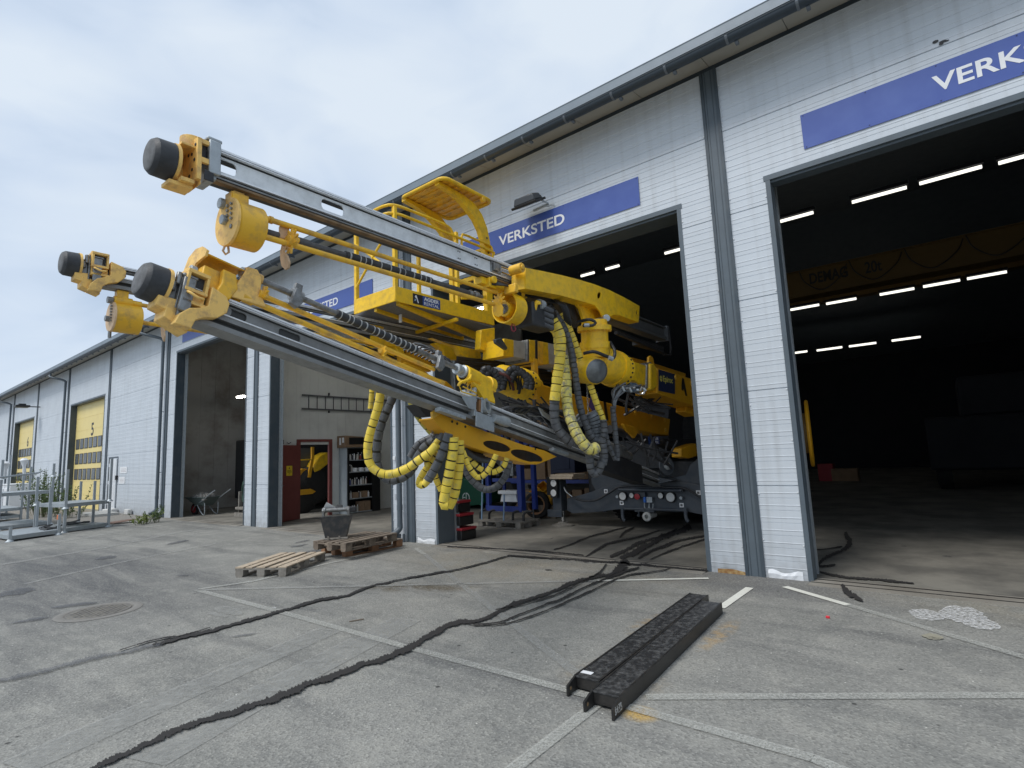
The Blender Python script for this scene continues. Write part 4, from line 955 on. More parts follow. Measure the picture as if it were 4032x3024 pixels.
for px, py, X in ((2660, 1486, -3.46), (2722, 1509, -3.46), (2502, 1626, -4.49), (2568, 1642, -4.49), (2618, 1655, -4.49), (2621, 1693, -4.49)):
    c_ = gX(px, py, X); b = MB(); b.rings(c_, (1, 0, 0), [(-.02, 0), (-.02, .045), (.0, .045), (.01, .025), (.01, 0)], 8); b.build('star_bolt', M_YELP, rig)
# bracket and hoses below the elbow
slab([(2482, 1505), (2505, 1508), (2520, 1522), (2515, 1545), (2490, 1540)], -3.42, .12).build('valve_bracket', mat('valve_blue', (0.08, 0.12, 0.17), 0.4, c2=(0.3, 0.32, 0.34), nscale=20, amt=.9), rig, bevel=.006)
b = MB(); b.tube(spline([gD(2505, 1545, 7.5), gD(2525, 1550, 7.4), gD(2538, 1545, 7.4), (gD(2530, 1525, 7.5))], .03), .018, 8); b.build('shackle', M_CHROME, rig)
for i in range(11):
    x0 = 2425 + i * 9; b = MB(); xb = 2412 + i * 1.6
    b.tube(spline([gD(x0 + rnd(-6, 20), 1512 + rnd(-4, 18), 7.6), gD((x0 + xb) / 2 + rnd(-14, 6), 1540 + rnd(-10, 6), 7.4), gD(xb + rnd(-3, 3), 1575 + rnd(-6, 4), 7.3), gD(2416 + i * .6, 1612, 7.3)], .04), .008 + .004 * (i % 3), 6)
    b.build('hydraulic_hose', (M_HB, M_HG, M_HL)[i % 3], rig)
for i in range(7):
    x0 = 2450 + i * 14; b = MB(); b.cyl(gD(x0, 1518 + rnd(0, 22), 7.35), gD(x0 + 9, 1521 + rnd(0, 22), 7.35), .016, n=8); b.build('hose_fitting', (M_GALV, M_STEEL)[i % 2], rig)
# ---- magazine of the upper feed: drum, tubes, drill rod with sleeve, star wheels, open rear drum
F = F1; T = F.T
xd = a1(905, 0, -.34); xe = a1(1010, 0, -.34)
b = MB(T); b.rings((xd - .01, 0, -.345), (1, 0, 0), [(-.012, 0), (-.012, .168), (.004, .172), (.02, .16), (xe - xd, .16), (xe - xd + .012, .16), (xe - xd + .012, 0)], 36, mats=[1, 1, 0, 0, 0, 0]); b.box(xd - .02, xd + .10, -.03, .06, -.20, -.14, 0); b.box(xd - .015, xd + .09, -.035, .065, -.235, -.15, 0)
dm = b.build('magazine_drum', [M_YELP, M_YELF], bm1)
b = MB(T)
for yy, zz, rr in ((-.02, -.33, .035), (-.055, -.20, .038)): b.cyl((xd - .05, yy, zz), (xd - .01, yy, zz), rr, n=12)
b.build('drum_nut', M_GALV, dm, bevel=.004)
b = MB(T)
for k in range(8): b.cyl((xd - .035, .02 + .055 * (k % 2), -.24 - .035 * (k // 2)), (xd - .02, .02 + .055 * (k % 2), -.24 - .035 * (k // 2)), .010, n=6)
b.cyl((xd - .03, .07, -.40), (xd - .02, .07, -.40), .016, n=6); b.build('drum_bolt', M_STEEL, dm, smooth=False)['kind'] = 'stuff'
b = MB(T); b.tube([(xd - .01, -.04, -.50), (xd - .02, -.05, -.54), (xd, -.055, -.56), (xd + .02, -.05, -.54), (xd + .01, -.04, -.50)], .008, 6); b.build('lifting_ring', M_PEACH, dm)
b = MB(T); b.box(xd + .0, xd + .075, -.04, .05, -.145, -.123); b.box(xd + .0, xd + .075, -.03, .04, -.20, -.145); b.build('drum_hanger', M_YELF, bm1, bevel=.004)
x2 = a1(1945, .05, -.25)
b = MB(T); b.tube([(xe + .01, .05, -.255), (x2 + .05, .05, -.255)], .021, 14); b.cyl((a1(1060, .05, -.25), .05, -.255), (a1(1072, .05, -.25), .05, -.255), .028, n=14); b.build('magazine_tube', M_YELP, bm1)
b = MB(T); b.tube([(xe + .01, .07, -.405), (x2 + .02, .07, -.405)], .022, 14); b.build('magazine_tube', M_YELP, bm1)
xs_, xr_ = a1(1358, 0, -.33), a1(1695, 0, -.33)
b = MB(T); b.tube([(xe - .02, .0, -.335), (xs_, 0, -.33)], .026, 12); b.build('drill_rod', M_HG, bm1); b = MB(T); b.tube([(xr_, 0, -.33), (a1(1850, 0, -.33), 0, -.33)], .026, 12); b.build('drill_rod', M_HG, bm1); b = MB(T); b.cyl((a1(1170, 0, -.33), 0, -.333), (a1(1215, 0, -.33), 0, -.333), .036, n=12); b.build('rod_collar', M_HG, bm1)
b = MB(T); b.rings((a1(1845, 0, -.33), 0, -.33), (1, 0, 0), [(0, 0), (0, .03), (.03, .04), (.05, .03), (.09, .03), (.10, .042), (.14, .042), (.15, .02), (.22, .02), (.22, 0)], 16); b.build('coupling', M_STEEL, bm1)
sleeve(F, [(xs_, 0, -.33), (xr_, 0, -.33)], .038, bm1)
star((a1(1142, .07, -.405), .085, -.385), T, .095, parent=bm1, a0=R_(60)); star((a1(1172, .07, -.33), .03, -.34), T, .055, teeth=5, parent=bm1, a0=R_(100))
b = MB(T @ Matrix.Translation((a1(1138, .07, -.4) - .01, .02, -.50)) @ Matrix.Rotation(R_(75), 4, 'Y')); b.mesh(flat_mesh([[(-.09, .02), (-.07, .045), (-.04, .02), (0, .05), (.05, .055), (.085, .03), (.09, -.01), (.05, -.045), (0, -.04), (-.05, -.02)]], .008)); b.build('cutter_blade', M_PEACH, bm1)
b = MB(T); b.box(a1(1095, 0, -.3), a1(1108, 0, -.3) + .05, .0, .03, -.36, -.26); b.build('rod_bracket', M_PEACH, bm1, bevel=.01)
xw = a1(1960, .08, -.40)
star((xw, .09, -.375), T, .10, parent=bm1, a0=R_(70)); star((xw + .05, .05, -.39), T, .05, teeth=5, parent=bm1)
b = MB(T @ Matrix.Translation((xw - .06, .12, -.47)) @ Matrix.Rotation(R_(80), 4, 'Y')); b.mesh(flat_mesh([[(-.06, .05), (0, .08), (.07, .06), (.09, 0), (.05, -.06), (-.02, -.05), (-.07, 0)]], .006)); b.build('cutter_blade', M_YELP, bm1)
xc = a1(2002, .12, -.40)
b = MB(T); b.rings((xc, .06, -.40), (1, .0, 0), [(0, .165), (0, .180), (.20, .180), (.20, .165), (0, .165)], 36); b.rings((xc + .19, .06, -.40), (1, 0, 0), [(0, .168), (.006, 0)], 30)
dr = b.build('rear_drum', M_YEL, bm1)
b = MB(T); b.cyl((xc + .0, .06, -.42), (xc + .19, .06, -.42), .085, n=24); b.build('drum_hub', M_YEL, dr)
b = MB(T); b.rings((xc - .02, .06, -.42), (1, 0, 0), [(0, 0), (0, .055), (.03, .06), (.03, 0)], 20)
for k in range(10): b.cyl((xc - .03, .06 + .04 * math.cos(k * .628), -.42 + .04 * math.sin(k * .628)), (xc - .018, .06 + .04 * math.cos(k * .628), -.42 + .04 * math.sin(k * .628)), .008, n=6)
b.build('hub_flange', M_STEEL, dr)
b = MB(T)
for q in (.03, .13): b.tube([(xc + q, .0, -.225), (xc + q, -.02, -.18), (xc + q + .05, -.01, -.175), (xc + q + .06, .01, -.21)], .008, 6)
b.build('hose_clip', M_YEL, dr)
b = MB(T); b.tube(spline([(xc + .1, .09, -.58), (xc + .06, .10, -.63), (xc + .09, .10, -.67), (xc + .14, .10, -.64), (xc + .12, .09, -.58)], .02), .009, 6); b.build('red_ring', mat('ring_red', (0.25, 0.03, 0.05), 0.5), dr)
b = MB(T); b.box(xc + .22, xc + .34, .05, .10, -.30, -.16); b.cyl((xc + .28, .05, -.19), (xc + .28, .13, -.19), .05, n=16); b.build('drum_bracket', M_YEL, bm1, bevel=.01)
b = MB(T); b.box(a1(1900, 0, -.2), a1(1900, 0, -.2) + .12, -.02, .10, -.23, -.125); b.cyl((a1(1900, 0, -.2) + .05, .10, -.15), (a1(1900, 0, -.2) + .05, .14, -.15), .04, n=14); b.box(a1(1880, 0, -.1), a1(2060, 0, -.1), -.06, .06, -.20, -.123); b.build('magazine_arm', M_YEL, bm1, bevel=.006)
for i in range(6):
    b = MB(T); b.tube(spline([(a1(1905), .1, -.16 - i * .008), (a1(1960), .14 + i * .01, -.17 - i * .006), (a1(2010), .13, -.20 - i * .012), (a1(2035), .05, -.215 - i * .01)], .03), .009, 6); b.build('thin_hose', M_HB, bm1)
# hydraulic block hanging behind the rear drum
b = MB(); q = gX(2128, 1245, -3.60); b.box(-3.8, -3.55, q.y - .22, q.y + .22, q.z - .15, q.z + .14); b.build('valve_block', M_DARK, rig, bevel=.02)
for i in range(8):
    b = MB(); q = gD(2120 + (i % 2) * 18, 1200 + i * 11, 6.4); b.cyl(q, q + Vector((.02, .16, -.02)), .024 + .006 * (i % 2), n=10); b.build('hose_fitting', (M_STEEL, M_HG)[i % 2], rig)
b = MB(); q = gD(2128, 1200, 6.4); b.cyl(q + Vector((0, -.04, 0)), q + Vector((0, .04, .0)), .06, n=18); b.build('clevis', M_GALV, rig)
b = MB(); b.tube(spline([gD(2103, 1222, 6.3), gD(2108, 1200, 6.3), gD(2118, 1190, 6.3), gD(2122, 1205, 6.3)], .02), .03, 10); b.build('clevis', M_YEL, rig)
for i in range(9):
    b = MB(); b.tube(spline([gD(2110 + i * 3, 1190 + i * 5, 6.6), gD(2135 + i * 2, 1195 + i * 7, 6.45), gD(2160, 1208 + i * 6, 6.6), gD(2190 + i, 1235 + i * 5, 6.8)], .04), .012, 6); b.build('hydraulic_hose', M_HB, rig)
for i in range(6):
    b = MB(); b.tube(spline([gD(2150 + 6 * i, 1165 + i * 4, 7.0), gD(2190 + 7 * i, 1185 + i * 3, 6.8), gD(2215 + 6 * i, 1215 + i * 9, 6.8), gD(2225 + 4 * i, 1270 + i * 4, 6.9)], .05), .014, 6); b.build('hydraulic_hose', M_HB, rig)
# dark machinery hanging under the saddle arch
b = slab([(2060, 1150), (2140, 1165), (2260, 1200), (2290, 1260), (2280, 1290), (2240, 1230), (2200, 1200), (2140, 1185), (2065, 1165)], -3.72, .25); b.build('hose_tray', M_DARK, rig, bevel=.01)

# ---- the lower right feed
F2 = Feed(535, 1128, 3.3, 3600, 2270, roll=R_(-4)); a2 = F2.at
bm2 = make_feed(F2, a2(700), a2(2580), M_ALUD, M_RAIL, M_ALUD, M_ALUD, [(a2(x), .09) for x in (838, 900, 1120)], 1, 1, None, None, 'clamp')
T = F2.T
# side cover ledge

xd = a2(775, 0, .28); xe = a2(880, 0, .28)
me = flat_mesh([[(-.13, -.05), (-.16, .06), (-.13, .15), (-.05, .19), (.05, .175), (.13, .12), (.12, .08), (.05, .07), (0, .06), (-.02, .0), (-.06, -.05)]], .008)
b = MB(T @ Matrix.Translation((xd, -.02, .26)) @ Matrix.Rotation(R_(90), 4, 'Z') @ Matrix.Rotation(R_(90), 4, 'X')); b.mesh(me); b.build('drum_plate', M_YELF, bm2)
b = MB(T)
for k in range(9):
    a0, a1_ = R_(60 + 14 * k), R_(74 + 14 * k); R1, R2 = .165, .175
    b.hexa([(xd, R1 * math.cos(a0), .22 + R1 * math.sin(a0)), (xd + .28, R1 * math.cos(a0), .22 + R1 * math.sin(a0)), (xd + .28, R1 * math.cos(a1_), .22 + R1 * math.sin(a1_)), (xd, R1 * math.cos(a1_), .22 + R1 * math.sin(a1_))],
           [(xd, R2 * math.cos(a0), .22 + R2 * math.sin(a0)), (xd + .28, R2 * math.cos(a0), .22 + R2 * math.sin(a0)), (xd + .28, R2 * math.cos(a1_), .22 + R2 * math.sin(a1_)), (xd, R2 * math.cos(a1_), .22 + R2 * math.sin(a1_))])
b.build('drum_cover', M_YELP, bm2)
b = MB(T); b.cyl((xd - .05, .02, .24), (xd - .01, .02, .24), .035, n=12); b.build('drum_nut', M_GALV, bm2, bevel=.004)
b = MB(T); b.prism([Vector((xd + .10, .06, .10)), Vector((xd + .2, .06, .10)), Vector((xd + .24, .06, .20)), Vector((xd + .21, .06, .30)), Vector((xd + .12, .06, .30)), Vector((xd + .13, .06, .20))], (0, .05, 0)); b.box(xd + .02, xd + .30, -.08, .055, .12, .30); b.build('drum_hanger', M_YELP, bm2, bevel=.008)
xt = a2(1740, .06, .17)
b = MB(T); b.tube([(xd + .30, .075, .175), (xt + .05, .035, .168)], .022, 14); b.cyl((xd + .29, .075, .175), (xd + .37, .070, .175), .034, n=14); b.build('magazine_tube', M_YELP, bm2)
b = MB(T); b.tube([(xd + .25, .03, .272), (a2(1700, 0, .28), .03, .272)], .021, 14); b.build('magazine_tube', M_YELP, bm2)
x0 = a2(985, .02, .38); xs_, xr_ = a2(1318, .02, .40), a2(1632, .02, .40); x9 = a2(1800, .02, .40)
b = MB(T); b.tube([(x0, .04, .375), (xs_, .04, .385)], .024, 12); b.cyl((x0, .04, .375), (x0 + .05, .04, .375), .035, n=12); b.build('drill_rod', M_STEEL, bm2); b = MB(T); b.tube([(xr_, .04, .385), (x9, .04, .385)], .026, 12); b.build('drill_rod', M_STEEL, bm2)
sleeve(F2, [(xs_, .04, .385), (xr_, .04, .385)], .037, bm2, gap=.075)
for px in (1160, 1720):
    xq = a2(px, .03, .38); b = MB(T); b.rings((xq - .04, .04, .38), (1, 0, 0), [(0, 0), (0, .05), (.09, .05), (.09, 0)], 16); b.box(xq - .02, xq + .04, .02, .06, .42, .48); b.prism([Vector((xq - .05, .09, .40)), Vector((xq - .01, .09, .40)), Vector((xq + .02, .09, .30)), Vector((xq - .02, .09, .24)), Vector((xq - .08, .09, .26))], (0, .04, 0)); b.build('rod_gripper', M_STEEL, bm2, bevel=.004)
xq = a2(965, .06, .3)
b = MB(T); b.prism([Vector((xq - .11, .085, .13)), Vector((xq + .16, .085, .16)), Vector((xq + .10, .085, .25)), Vector((xq + .09, .085, .36)), Vector((xq + .05, .085, .41)), Vector((xq - .02, .085, .40)), Vector((xq - .04, .085, .33))], (0, .02, 0)); b.cyl((xq - .02, .04, .375), (xq + .12, .04, .375), .042, n=18); b.build('rod_bracket', M_YELF, bm2, bevel=.006)
b = MB(T); b.cyl((xq - .035, .04, .375), (xq - .021, .04, .375), .036, n=12); b.build('bracket_nut', M_GALV, bm2)
star((xq + .12, .10, .24), T, .07, teeth=7, parent=bm2, a0=R_(40)); star((a2(1500, .07, .2), .09, .20), T, .06, teeth=5, m=M_YELP, parent=bm2)
# drill head of the magazine
xh = a2(1800, .04, .36)
b = MB(T); b.rings((xh - .02, .04, .38), (1, 0, 0), [(0, 0), (0, .055), (.04, .06), (.06, .05), (.09, .05), (.10, .07), (.13, .07), (.13, 0)], 20); b.build('coupling', M_GALV, bm2)
xh += .10
b = MB(T); b.rings((xh, .04, .36), (1, 0, -.02), [(0, .07), (0, .095), (.22, .095), (.22, .085), (.40, .085), (.40, .10), (.48, .10), (.48, 0)], 28); b.prism([Vector((xh + .06, .08, .27)), Vector((xh + .40, .08, .27)), Vector((xh + .46, .08, .14)), Vector((xh + .26, .08, .13)), Vector((xh + .16, .08, .20))], (0, .05, 0))
b.box(xh + .20, xh + .48, .0, .12, .27, .33); b.box(xh + .30, xh + .46, -.02, .12, .12, .20); b.build('drill_head', M_YEL, bm2, bevel=.005)
b = MB(T); b.tube(spline([(xh + .02, .13, .33), (xh - .02, .14, .27), (xh - .14, .13, .20), (xh - .16, .12, .16)], .02), .016, 8); b.tube([(xh - .15, .13, .15), (xh - .12, .13, .11), (xh + .1, .13, .125), (xh + .12, .13, .16), (xh - .10, .13, .17)], .007, 6); b.build('head_guard', M_YEL, bm2)
for i in range(6):
    b = MB(T); b.tube(spline([(xh + .05 + i * .03, .05, .28), (xh - .0 + i * .03, .08, .22), (xh + .04 + i * .035, .06, .15)], .03), .006, 6); b.build('thin_hose', (M_HB, M_YELP)[i % 2], bm2)
# intermediate drill-steel support (galvanised frame)
xm = a2(1860, .1, .05)
b = MB(T); b.box(xm, xm + .03, -.08, .13, -.09, .22); b.box(xm + .12, xm + .15, .0, .13, -.03, .14); b.box(xm + .02, xm + .34, .1305, .142, -.20, -.04); b.prism([Vector((xm - .22, .131, .06)), Vector((xm, .131, .12)), Vector((xm, .131, -.03)), Vector((xm - .10, .131, -.04))], (0, .008, 0)); b.box(xm, xm + .36, .0, .13, .115, .128)
b.build('steel_support', M_GALV, bm2, bevel=.004)
b = MB(T); b.rings((xm + .20, .06, .06), (.2, 1, .1), [(-.06, .05), (-.06, .085), (.08, .085), (.08, .05), (-.06, .05)], 20); b.build('support_cup', M_GALV, bm2)
b = MB(T); b.box(xm + .09, xm + .119, .02, .12, -.02, .11); b.build('wear_plate', mat('plate_rust', (0.30, 0.15, 0.06), 0.6, nscale=10), bm2)
b = MB(T); b.rings((xm + .30, .15, -.05), (1, 0, .04), [(0, 0), (0, .045), (.14, .05), (.16, .058), (.26, .055), (.27, .04), (.27, 0)], 18); b.build('feed_cylinder_end', M_GALV, bm2)
for px in (1765, 2195): 
    b = MB(T); xx = a2(px, .1, -.12); b.box(xx - .15, xx + .24, .06, .13, -.165, -.125)
    for k in range(4): b.cyl((xx - .11 + .09 * k, .13, -.145), (xx - .11 + .09 * k, .136, -.145), .014, n=8)
    b.build('slide_shoe', M_GALV, bm2, bevel=.006)
# saddle of the lower feed, with two long holes
outl = [(1701, 1621), (1704, 1650), (1716, 1664), (1740, 1690), (1765, 1710), (1800, 1735), (1850, 1757), (1930, 1785), (2023, 1812), (2080, 1826), (2112, 1829), (2135, 1821), (2192, 1798), (2144, 1774), (2060, 1752), (1975, 1721), (1850, 1676), (1734, 1629)]
b = plate_X(outl, [[(x, y) for x, y in ell(1957, 1757, 56, 18, 14)], [(x, y) for x, y in ell(2075, 1795, 66, 20, 15)]], -3.90, .014)
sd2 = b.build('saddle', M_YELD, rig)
b = plate_X(outl, [], -4.12, .014); b.build('saddle_far_side', M_DARK, sd2)  # far plate coloured dark to stand for the shade inside the saddle
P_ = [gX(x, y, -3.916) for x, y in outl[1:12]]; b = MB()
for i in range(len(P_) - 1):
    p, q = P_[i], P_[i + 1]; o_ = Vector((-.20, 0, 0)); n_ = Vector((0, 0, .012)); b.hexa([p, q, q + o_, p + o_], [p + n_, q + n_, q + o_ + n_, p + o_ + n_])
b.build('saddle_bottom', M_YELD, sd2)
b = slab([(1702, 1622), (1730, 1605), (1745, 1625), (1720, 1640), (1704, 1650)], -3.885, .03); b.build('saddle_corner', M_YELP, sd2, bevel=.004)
b = MB()
for x, y in ((1780, 1660), (1800, 1668), (1832, 1680), (2108, 1768), (2130, 1812)):
    c_ = gX(x, y, -3.899); b.cyl(c_, c_ + Vector((.003, 0, 0)), .014, n=10)
b.build('bolt_hole', M_BLK, sd2, smooth=False)['kind'] = 'stuff'
# chain by the saddle
b = MB()
for k in range(9):
    q = gD(1703 + (k % 2), 1658 + 13 * k, 5.5); b.tube([q + Vector((0, .012 if k % 2 else 0, .02)), q + Vector((.012 * ((k + 1) % 2), .012, 0)), q + Vector((0, .0, -.02)), q + Vector((-.012 * ((k + 1) % 2), -.012, 0)), q + Vector((0, .012 if k % 2 else 0, .02))], .0045, 6)
b.build('chain', M_STEEL, rig)['kind'] = 'stuff'
# hoses and lines lying on the lower feed
for i in range(12):
    z0 = .14 + .012 * (i % 5); b = MB(T)
    b.tube(spline([(a2(1975 + 6 * i), .0 + .02 * (i % 4), .16), (a2(2010 + 8 * i), .03 * (i % 3), .22 + .012 * i), (a2(2090 + 8 * i), .02 * (i % 4), .25 + .010 * i), (a2(2180 + 9 * i), .03, .18 + .004 * i), (a2(2290), .02 * (i % 5), .13)], .05), .013 if i % 3 else .020, 8)
    b.build('hydraulic_hose', M_HB if i % 4 else M_HG, rig)
for i in range(12):
    b = MB(T); xa_ = a2(1990 + 26 * i)
    b.tube([(xa_, .05, .13 + .02 * (i % 4)), (xa_ + .25 + .1 * (i % 3), .08 - .03 * (i % 3), .16 + .025 * (i % 5)), (xa_ + .55, .04, .14)], .007, 6); b.build('steel_pipe', (M_STEEL, M_DARK, M_HG)[i % 3], rig)
b = MB(T); b.prism([Vector((a2(2100), .05, .36)), Vector((a2(2155), .05, .33)), Vector((a2(2165), .09, .20)), Vector((a2(2110), .09, .24))], (0, .01, .0)); b.build('sheet_guard', M_GALV, rig, bevel=.003)
# rock drill near the rear end, hose reel disc
xk = a2(2380, .1, .15)
b = MB(T); b.rings((xk, .09, .20), (1, 0, -.01), [(0, 0), (0, .06), (.08, .075), (.10, .085), (.55, .09), (.60, .07), (.95, .07), (1.0, .05), (1.0, 0)], 18); b.box(xk + .15, xk + .85, .0, .14, .12, .18); b.box(xk + .3, xk + .7, .03, .17, .24, .29); b.build('rock_drill', M_STEEL, rig, bevel=.01)
b = MB(T); b.box(xk - .1, xk + 1.4, -.07, .12, -.2, .119); b.build('drill_cradle', M_DARK, rig, bevel=.01)
c_ = gX(2622, 1835, -4.0); b = MB(); b.rings(c_, (1, -.5, .1), [(0, 0), (0, .16), (.015, .165), (.03, .16), (.03, 0)], 36); b.build('hose_drum', M_CHAS, rig); b = MB(); b.rings(c_ + Vector((.02, -.01, 0)), (1, -.5, .1), [(0, 0), (0, .07), (.03, .07), (.04, .03), (.04, 0)], 20); b.build('drum_hub', M_GALV, rig)

# ---- the left feed
F3 = Feed(235, 1056, 5.2, 3734, 1735); a3 = F3.at
bm3 = make_feed(F3, a3(370), 8.2, M_ALUD, M_RAIL, M_ALUD, M_RUST, [(a3(415), .16), (a3(1460), .2)], 1, -1, None, None, 'clamp')
T = F3.T; xd = a3(440, 0, -.38); xe = a3(541, 0, -.38)
b = MB(T); b.rings((xd, 0, -.40), (1, 0, 0), [(-.012, 0), (-.012, .150), (.004, .156), (.02, .150), (xe - xd, .150), (xe - xd + .012, .150), (xe - xd + .012, 0)], 32, mats=[1, 1, 0, 0, 0, 0]); dm = b.build('magazine_drum', [M_YELP, M_PEACH], bm3)
b = MB(T); b.box(xd + .02, xd + .12, -.03, .06, -.27, -.124); b.cyl((xd + .0, .02, -.235), (xd + .16, .02, -.235), .05, n=16); b.build('drum_hanger', M_YELP, bm3, bevel=.004)
b = MB(T); b.cyl((xd - .05, .02, -.235), (xd - .01, .02, -.235), .035, n=12); b.cyl((xd - .05, -.02, -.42), (xd - .01, -.02, -.42), .03, n=10)
for k in range(6): b.cyl((xd - .03, .05, -.30 - .03 * k), (xd - .012, .05, -.30 - .03 * k), .010, n=6)
b.build('drum_nut', M_STEEL, dm); b = MB(T); b.cyl((xd, -.03, -.54), (xd, -.03, -.61), .016, n=8); b.build('lifting_ring', M_STEEL, dm)
b = MB(T); b.tube([(xd + .15, .03, -.235), (5.0, .03, -.235)], .022, 12); b.cyl((xd + .16, .03, -.235), (xd + .24, .03, -.235), .034, n=12); b.build('magazine_tube', M_YELP, bm3)
b = MB(T); b.tube([(xe, .05, -.425), (5.0, .05, -.425)], .022, 12); b.build('magazine_tube', M_YELP, bm3)
xq = a3(649, .05, -.42); star((xq, .06, -.41), T, .07, teeth=7, parent=bm3, a0=R_(60))
b = MB(T @ Matrix.Translation((xq - .02, .06, -.50)) @ Matrix.Rotation(R_(80), 4, 'Y')); b.mesh(flat_mesh([[(-.10, .02), (-.04, .04), (.05, .045), (.10, .0), (.04, -.03), (-.05, -.02)]], .008)); b.build('cutter_blade', M_PEACH, bm3)
sleeve(F3, [(1.75, .0, -.34), (2.7, .0, -.34)], .036, bm3)
b = MB(T); b.tube([(.9, 0, -.34), (1.75, 0, -.34)], .024, 10); b.build('drill_rod', M_GALV, bm3); b = MB(T); b.tube([(2.7, 0, -.34), (3.5, 0, -.34)], .03, 10); b.build('drill_rod', M_GALV, bm3)
b = MB(T); b.rings((3.5, .02, -.33), (1, 0, 0), [(0, 0), (0, .06), (.15, .06), (.17, .10), (.5, .10), (.5, .12), (.62, .12), (.62, 0)], 24); b.box(3.55, 4.3, -.06, .08, -.24, -.125); b.build('drill_head', M_YEL, bm3, bevel=.004)
b = MB(T); b.rings((4.0, .05, -.45), (1, 0, 0), [(0, 0), (0, .15), (.3, .15), (.3, 0)], 24); b.build('rear_drum', M_YELD, bm3, bevel=.004); b = MB(T); b.box(4.2, 4.7, -.10, .10, -.55, -.2); b.build('valve_block', M_YELD, bm3, bevel=.004)
for i in range(7):
    b = MB(T); b.tube(spline([(2.8 + i * .12, .06, -.42), (3.2 + i * .1, .09, -.36 + .03 * (i % 3)), (3.7 + i * .1, .10, -.44), (4.4, .08, -.38)], .05), .012, 6); b.build('hydraulic_hose', (M_HB, M_STEEL)[i % 2], rig)
slab([(1350, 1262), (1480, 1300), (1560, 1340), (1700, 1395), (1720, 1440), (1600, 1420), (1450, 1350)], -6.40, .10).build('hose_tray', M_DARK, rig, bevel=.01)
# left boom seen between the others
slab([(1560, 1440), (1600, 1425), (1660, 1450), (1700, 1480), (1690, 1530), (1620, 1500), (1560, 1475)], -6.0, .3).build('boom_arm', M_YELD, rig, bevel=.02)
slab([(1700, 1480), (1760, 1500), (1800, 1540), (1740, 1560), (1690, 1530)], -5.9, .2).build('boom_arm', M_YELD, rig, bevel=.02)

# ---- basket with canopy
BX0, BX1, BY0, BY1, BZ = -6.52, -5.59, 4.61, 6.67, 3.72
b = MB(); t_ = .02; H = .215
b.box(BX1 - t_, BX1, BY0, BY1, BZ, BZ + H); b.box(BX0, BX0 + t_, BY0, BY1, BZ, BZ + H); b.box(BX0 + t_, BX1 - t_, BY0, BY0 + t_, BZ, BZ + H); b.box(BX0 + t_, BX1 - t_, BY1 - t_, BY1, BZ, BZ + H)
bk = b.build('basket_frame', M_YEL, rig, bevel=.006)
FLc, FRc, RRc, RLc = gX(1400, 1243, BX0 + .02), gX(1558, 1181, BX1 - .02), gX(1944, 1290, BX1 - .02), gX(1775, 1338, BX0 + .02)
b = MB(); up_ = Vector((0, 0, .03)); b.hexa([FLc, FRc, RRc, RLc], [p + up_ for p in (FLc, FRc, RRc, RLc)]); b.build('basket_floor', M_MESH, bk, smooth=False)
pn = (FRc - FLc).cross(RRc - FLc).normalized()
def gP(x, y, drop=0.0):
    r = ray(x, y); return CAM + r * ((FLc - CAM).dot(pn) / r.dot(pn)) + Vector((0, 0, -drop))
for (p_, q_, w_, h0, h1) in (((1478, 1214), (1822, 1326), .05, .05, .06), ((1566, 1188), (1900, 1318), .06, .05, .13), ((1404, 1246), (1745, 1355), .05, .06, .15), ((1592, 1306), (1800, 1238), .05, .05, .05)):
    P0, P1 = gP(*p_), gP(*q_); sd = (P1 - P0).cross(Vector((0, 0, 1))).normalized() * w_ / 2; b = MB()
    if h0 == h1 and w_ == .05: P0 -= Vector((0, 0, .05)); P1 -= Vector((0, 0, .05))
    b.hexa([P0 - sd, P0 + sd, P0 + sd - Vector((0, 0, h0)), P0 - sd - Vector((0, 0, h0))], [P1 - sd, P1 + sd, P1 + sd - Vector((0, 0, h1)), P1 - sd - Vector((0, 0, h1))]); b.build('floor_joist', M_YEL, bk, bevel=.004)
ag = MB(); y0 = gX(1625, 1135, BX1 + .001); y1 = gX(1732, 1160, BX1 + .001)
az0, az1 = BZ + .03, BZ + .175
ag.box(BX1 + .001, BX1 + .004, y0.y, y1.y, az0, az1); bd = ag.build('rental_board', mat('board_blue', (0.03, 0.07, 0.26), 0.4), bk, smooth=False)
wl = y1.y - y0.y
b = MB(); b.box(BX1 + .0041, BX1 + .0052, y0.y, y0.y + wl * .34, az0, az1); b.build('board_panel', M_BLK, bd, smooth=False)
me = flat_mesh([[(.03, .10), (.045, .125), (.065, .125), (.105, .02), (.085, .02), (.062, .08), (.055, .085), (.045, .085)], ], .0005)
b = MB(frame_from((BX1 + .0062, y0.y, az0), (0, 1, 0), (0, 0, 1))); b.mesh(me); b.build('emblem', M_WHITE, bd, smooth=False)
b = MB(frame_from((BX1 + .0062, y0.y, az0), (0, 1, 0), (0, 0, 1))); b.add([(.02, .04, 0), (.045, .04, 0), (.055, .07, 0), (.03, .07, 0)], [(0, 1, 2, 3)]); b.build('emblem', M_LBLUE, bd, smooth=False)
text_part('AGDER', frame_from((BX1 + .0055, y0.y + wl * .39, az0 + .078), (0, 1, 0), (0, 0, 1)), wl * .56, M_WHITE, bd, 'lettering', .052, .03)
text_part('RENTAL', frame_from((BX1 + .0055, y0.y + wl * .39, az0 + .014), (0, 1, 0), (0, 0, 1)), wl * .56, M_WHITE, bd, 'lettering', .048, .0)
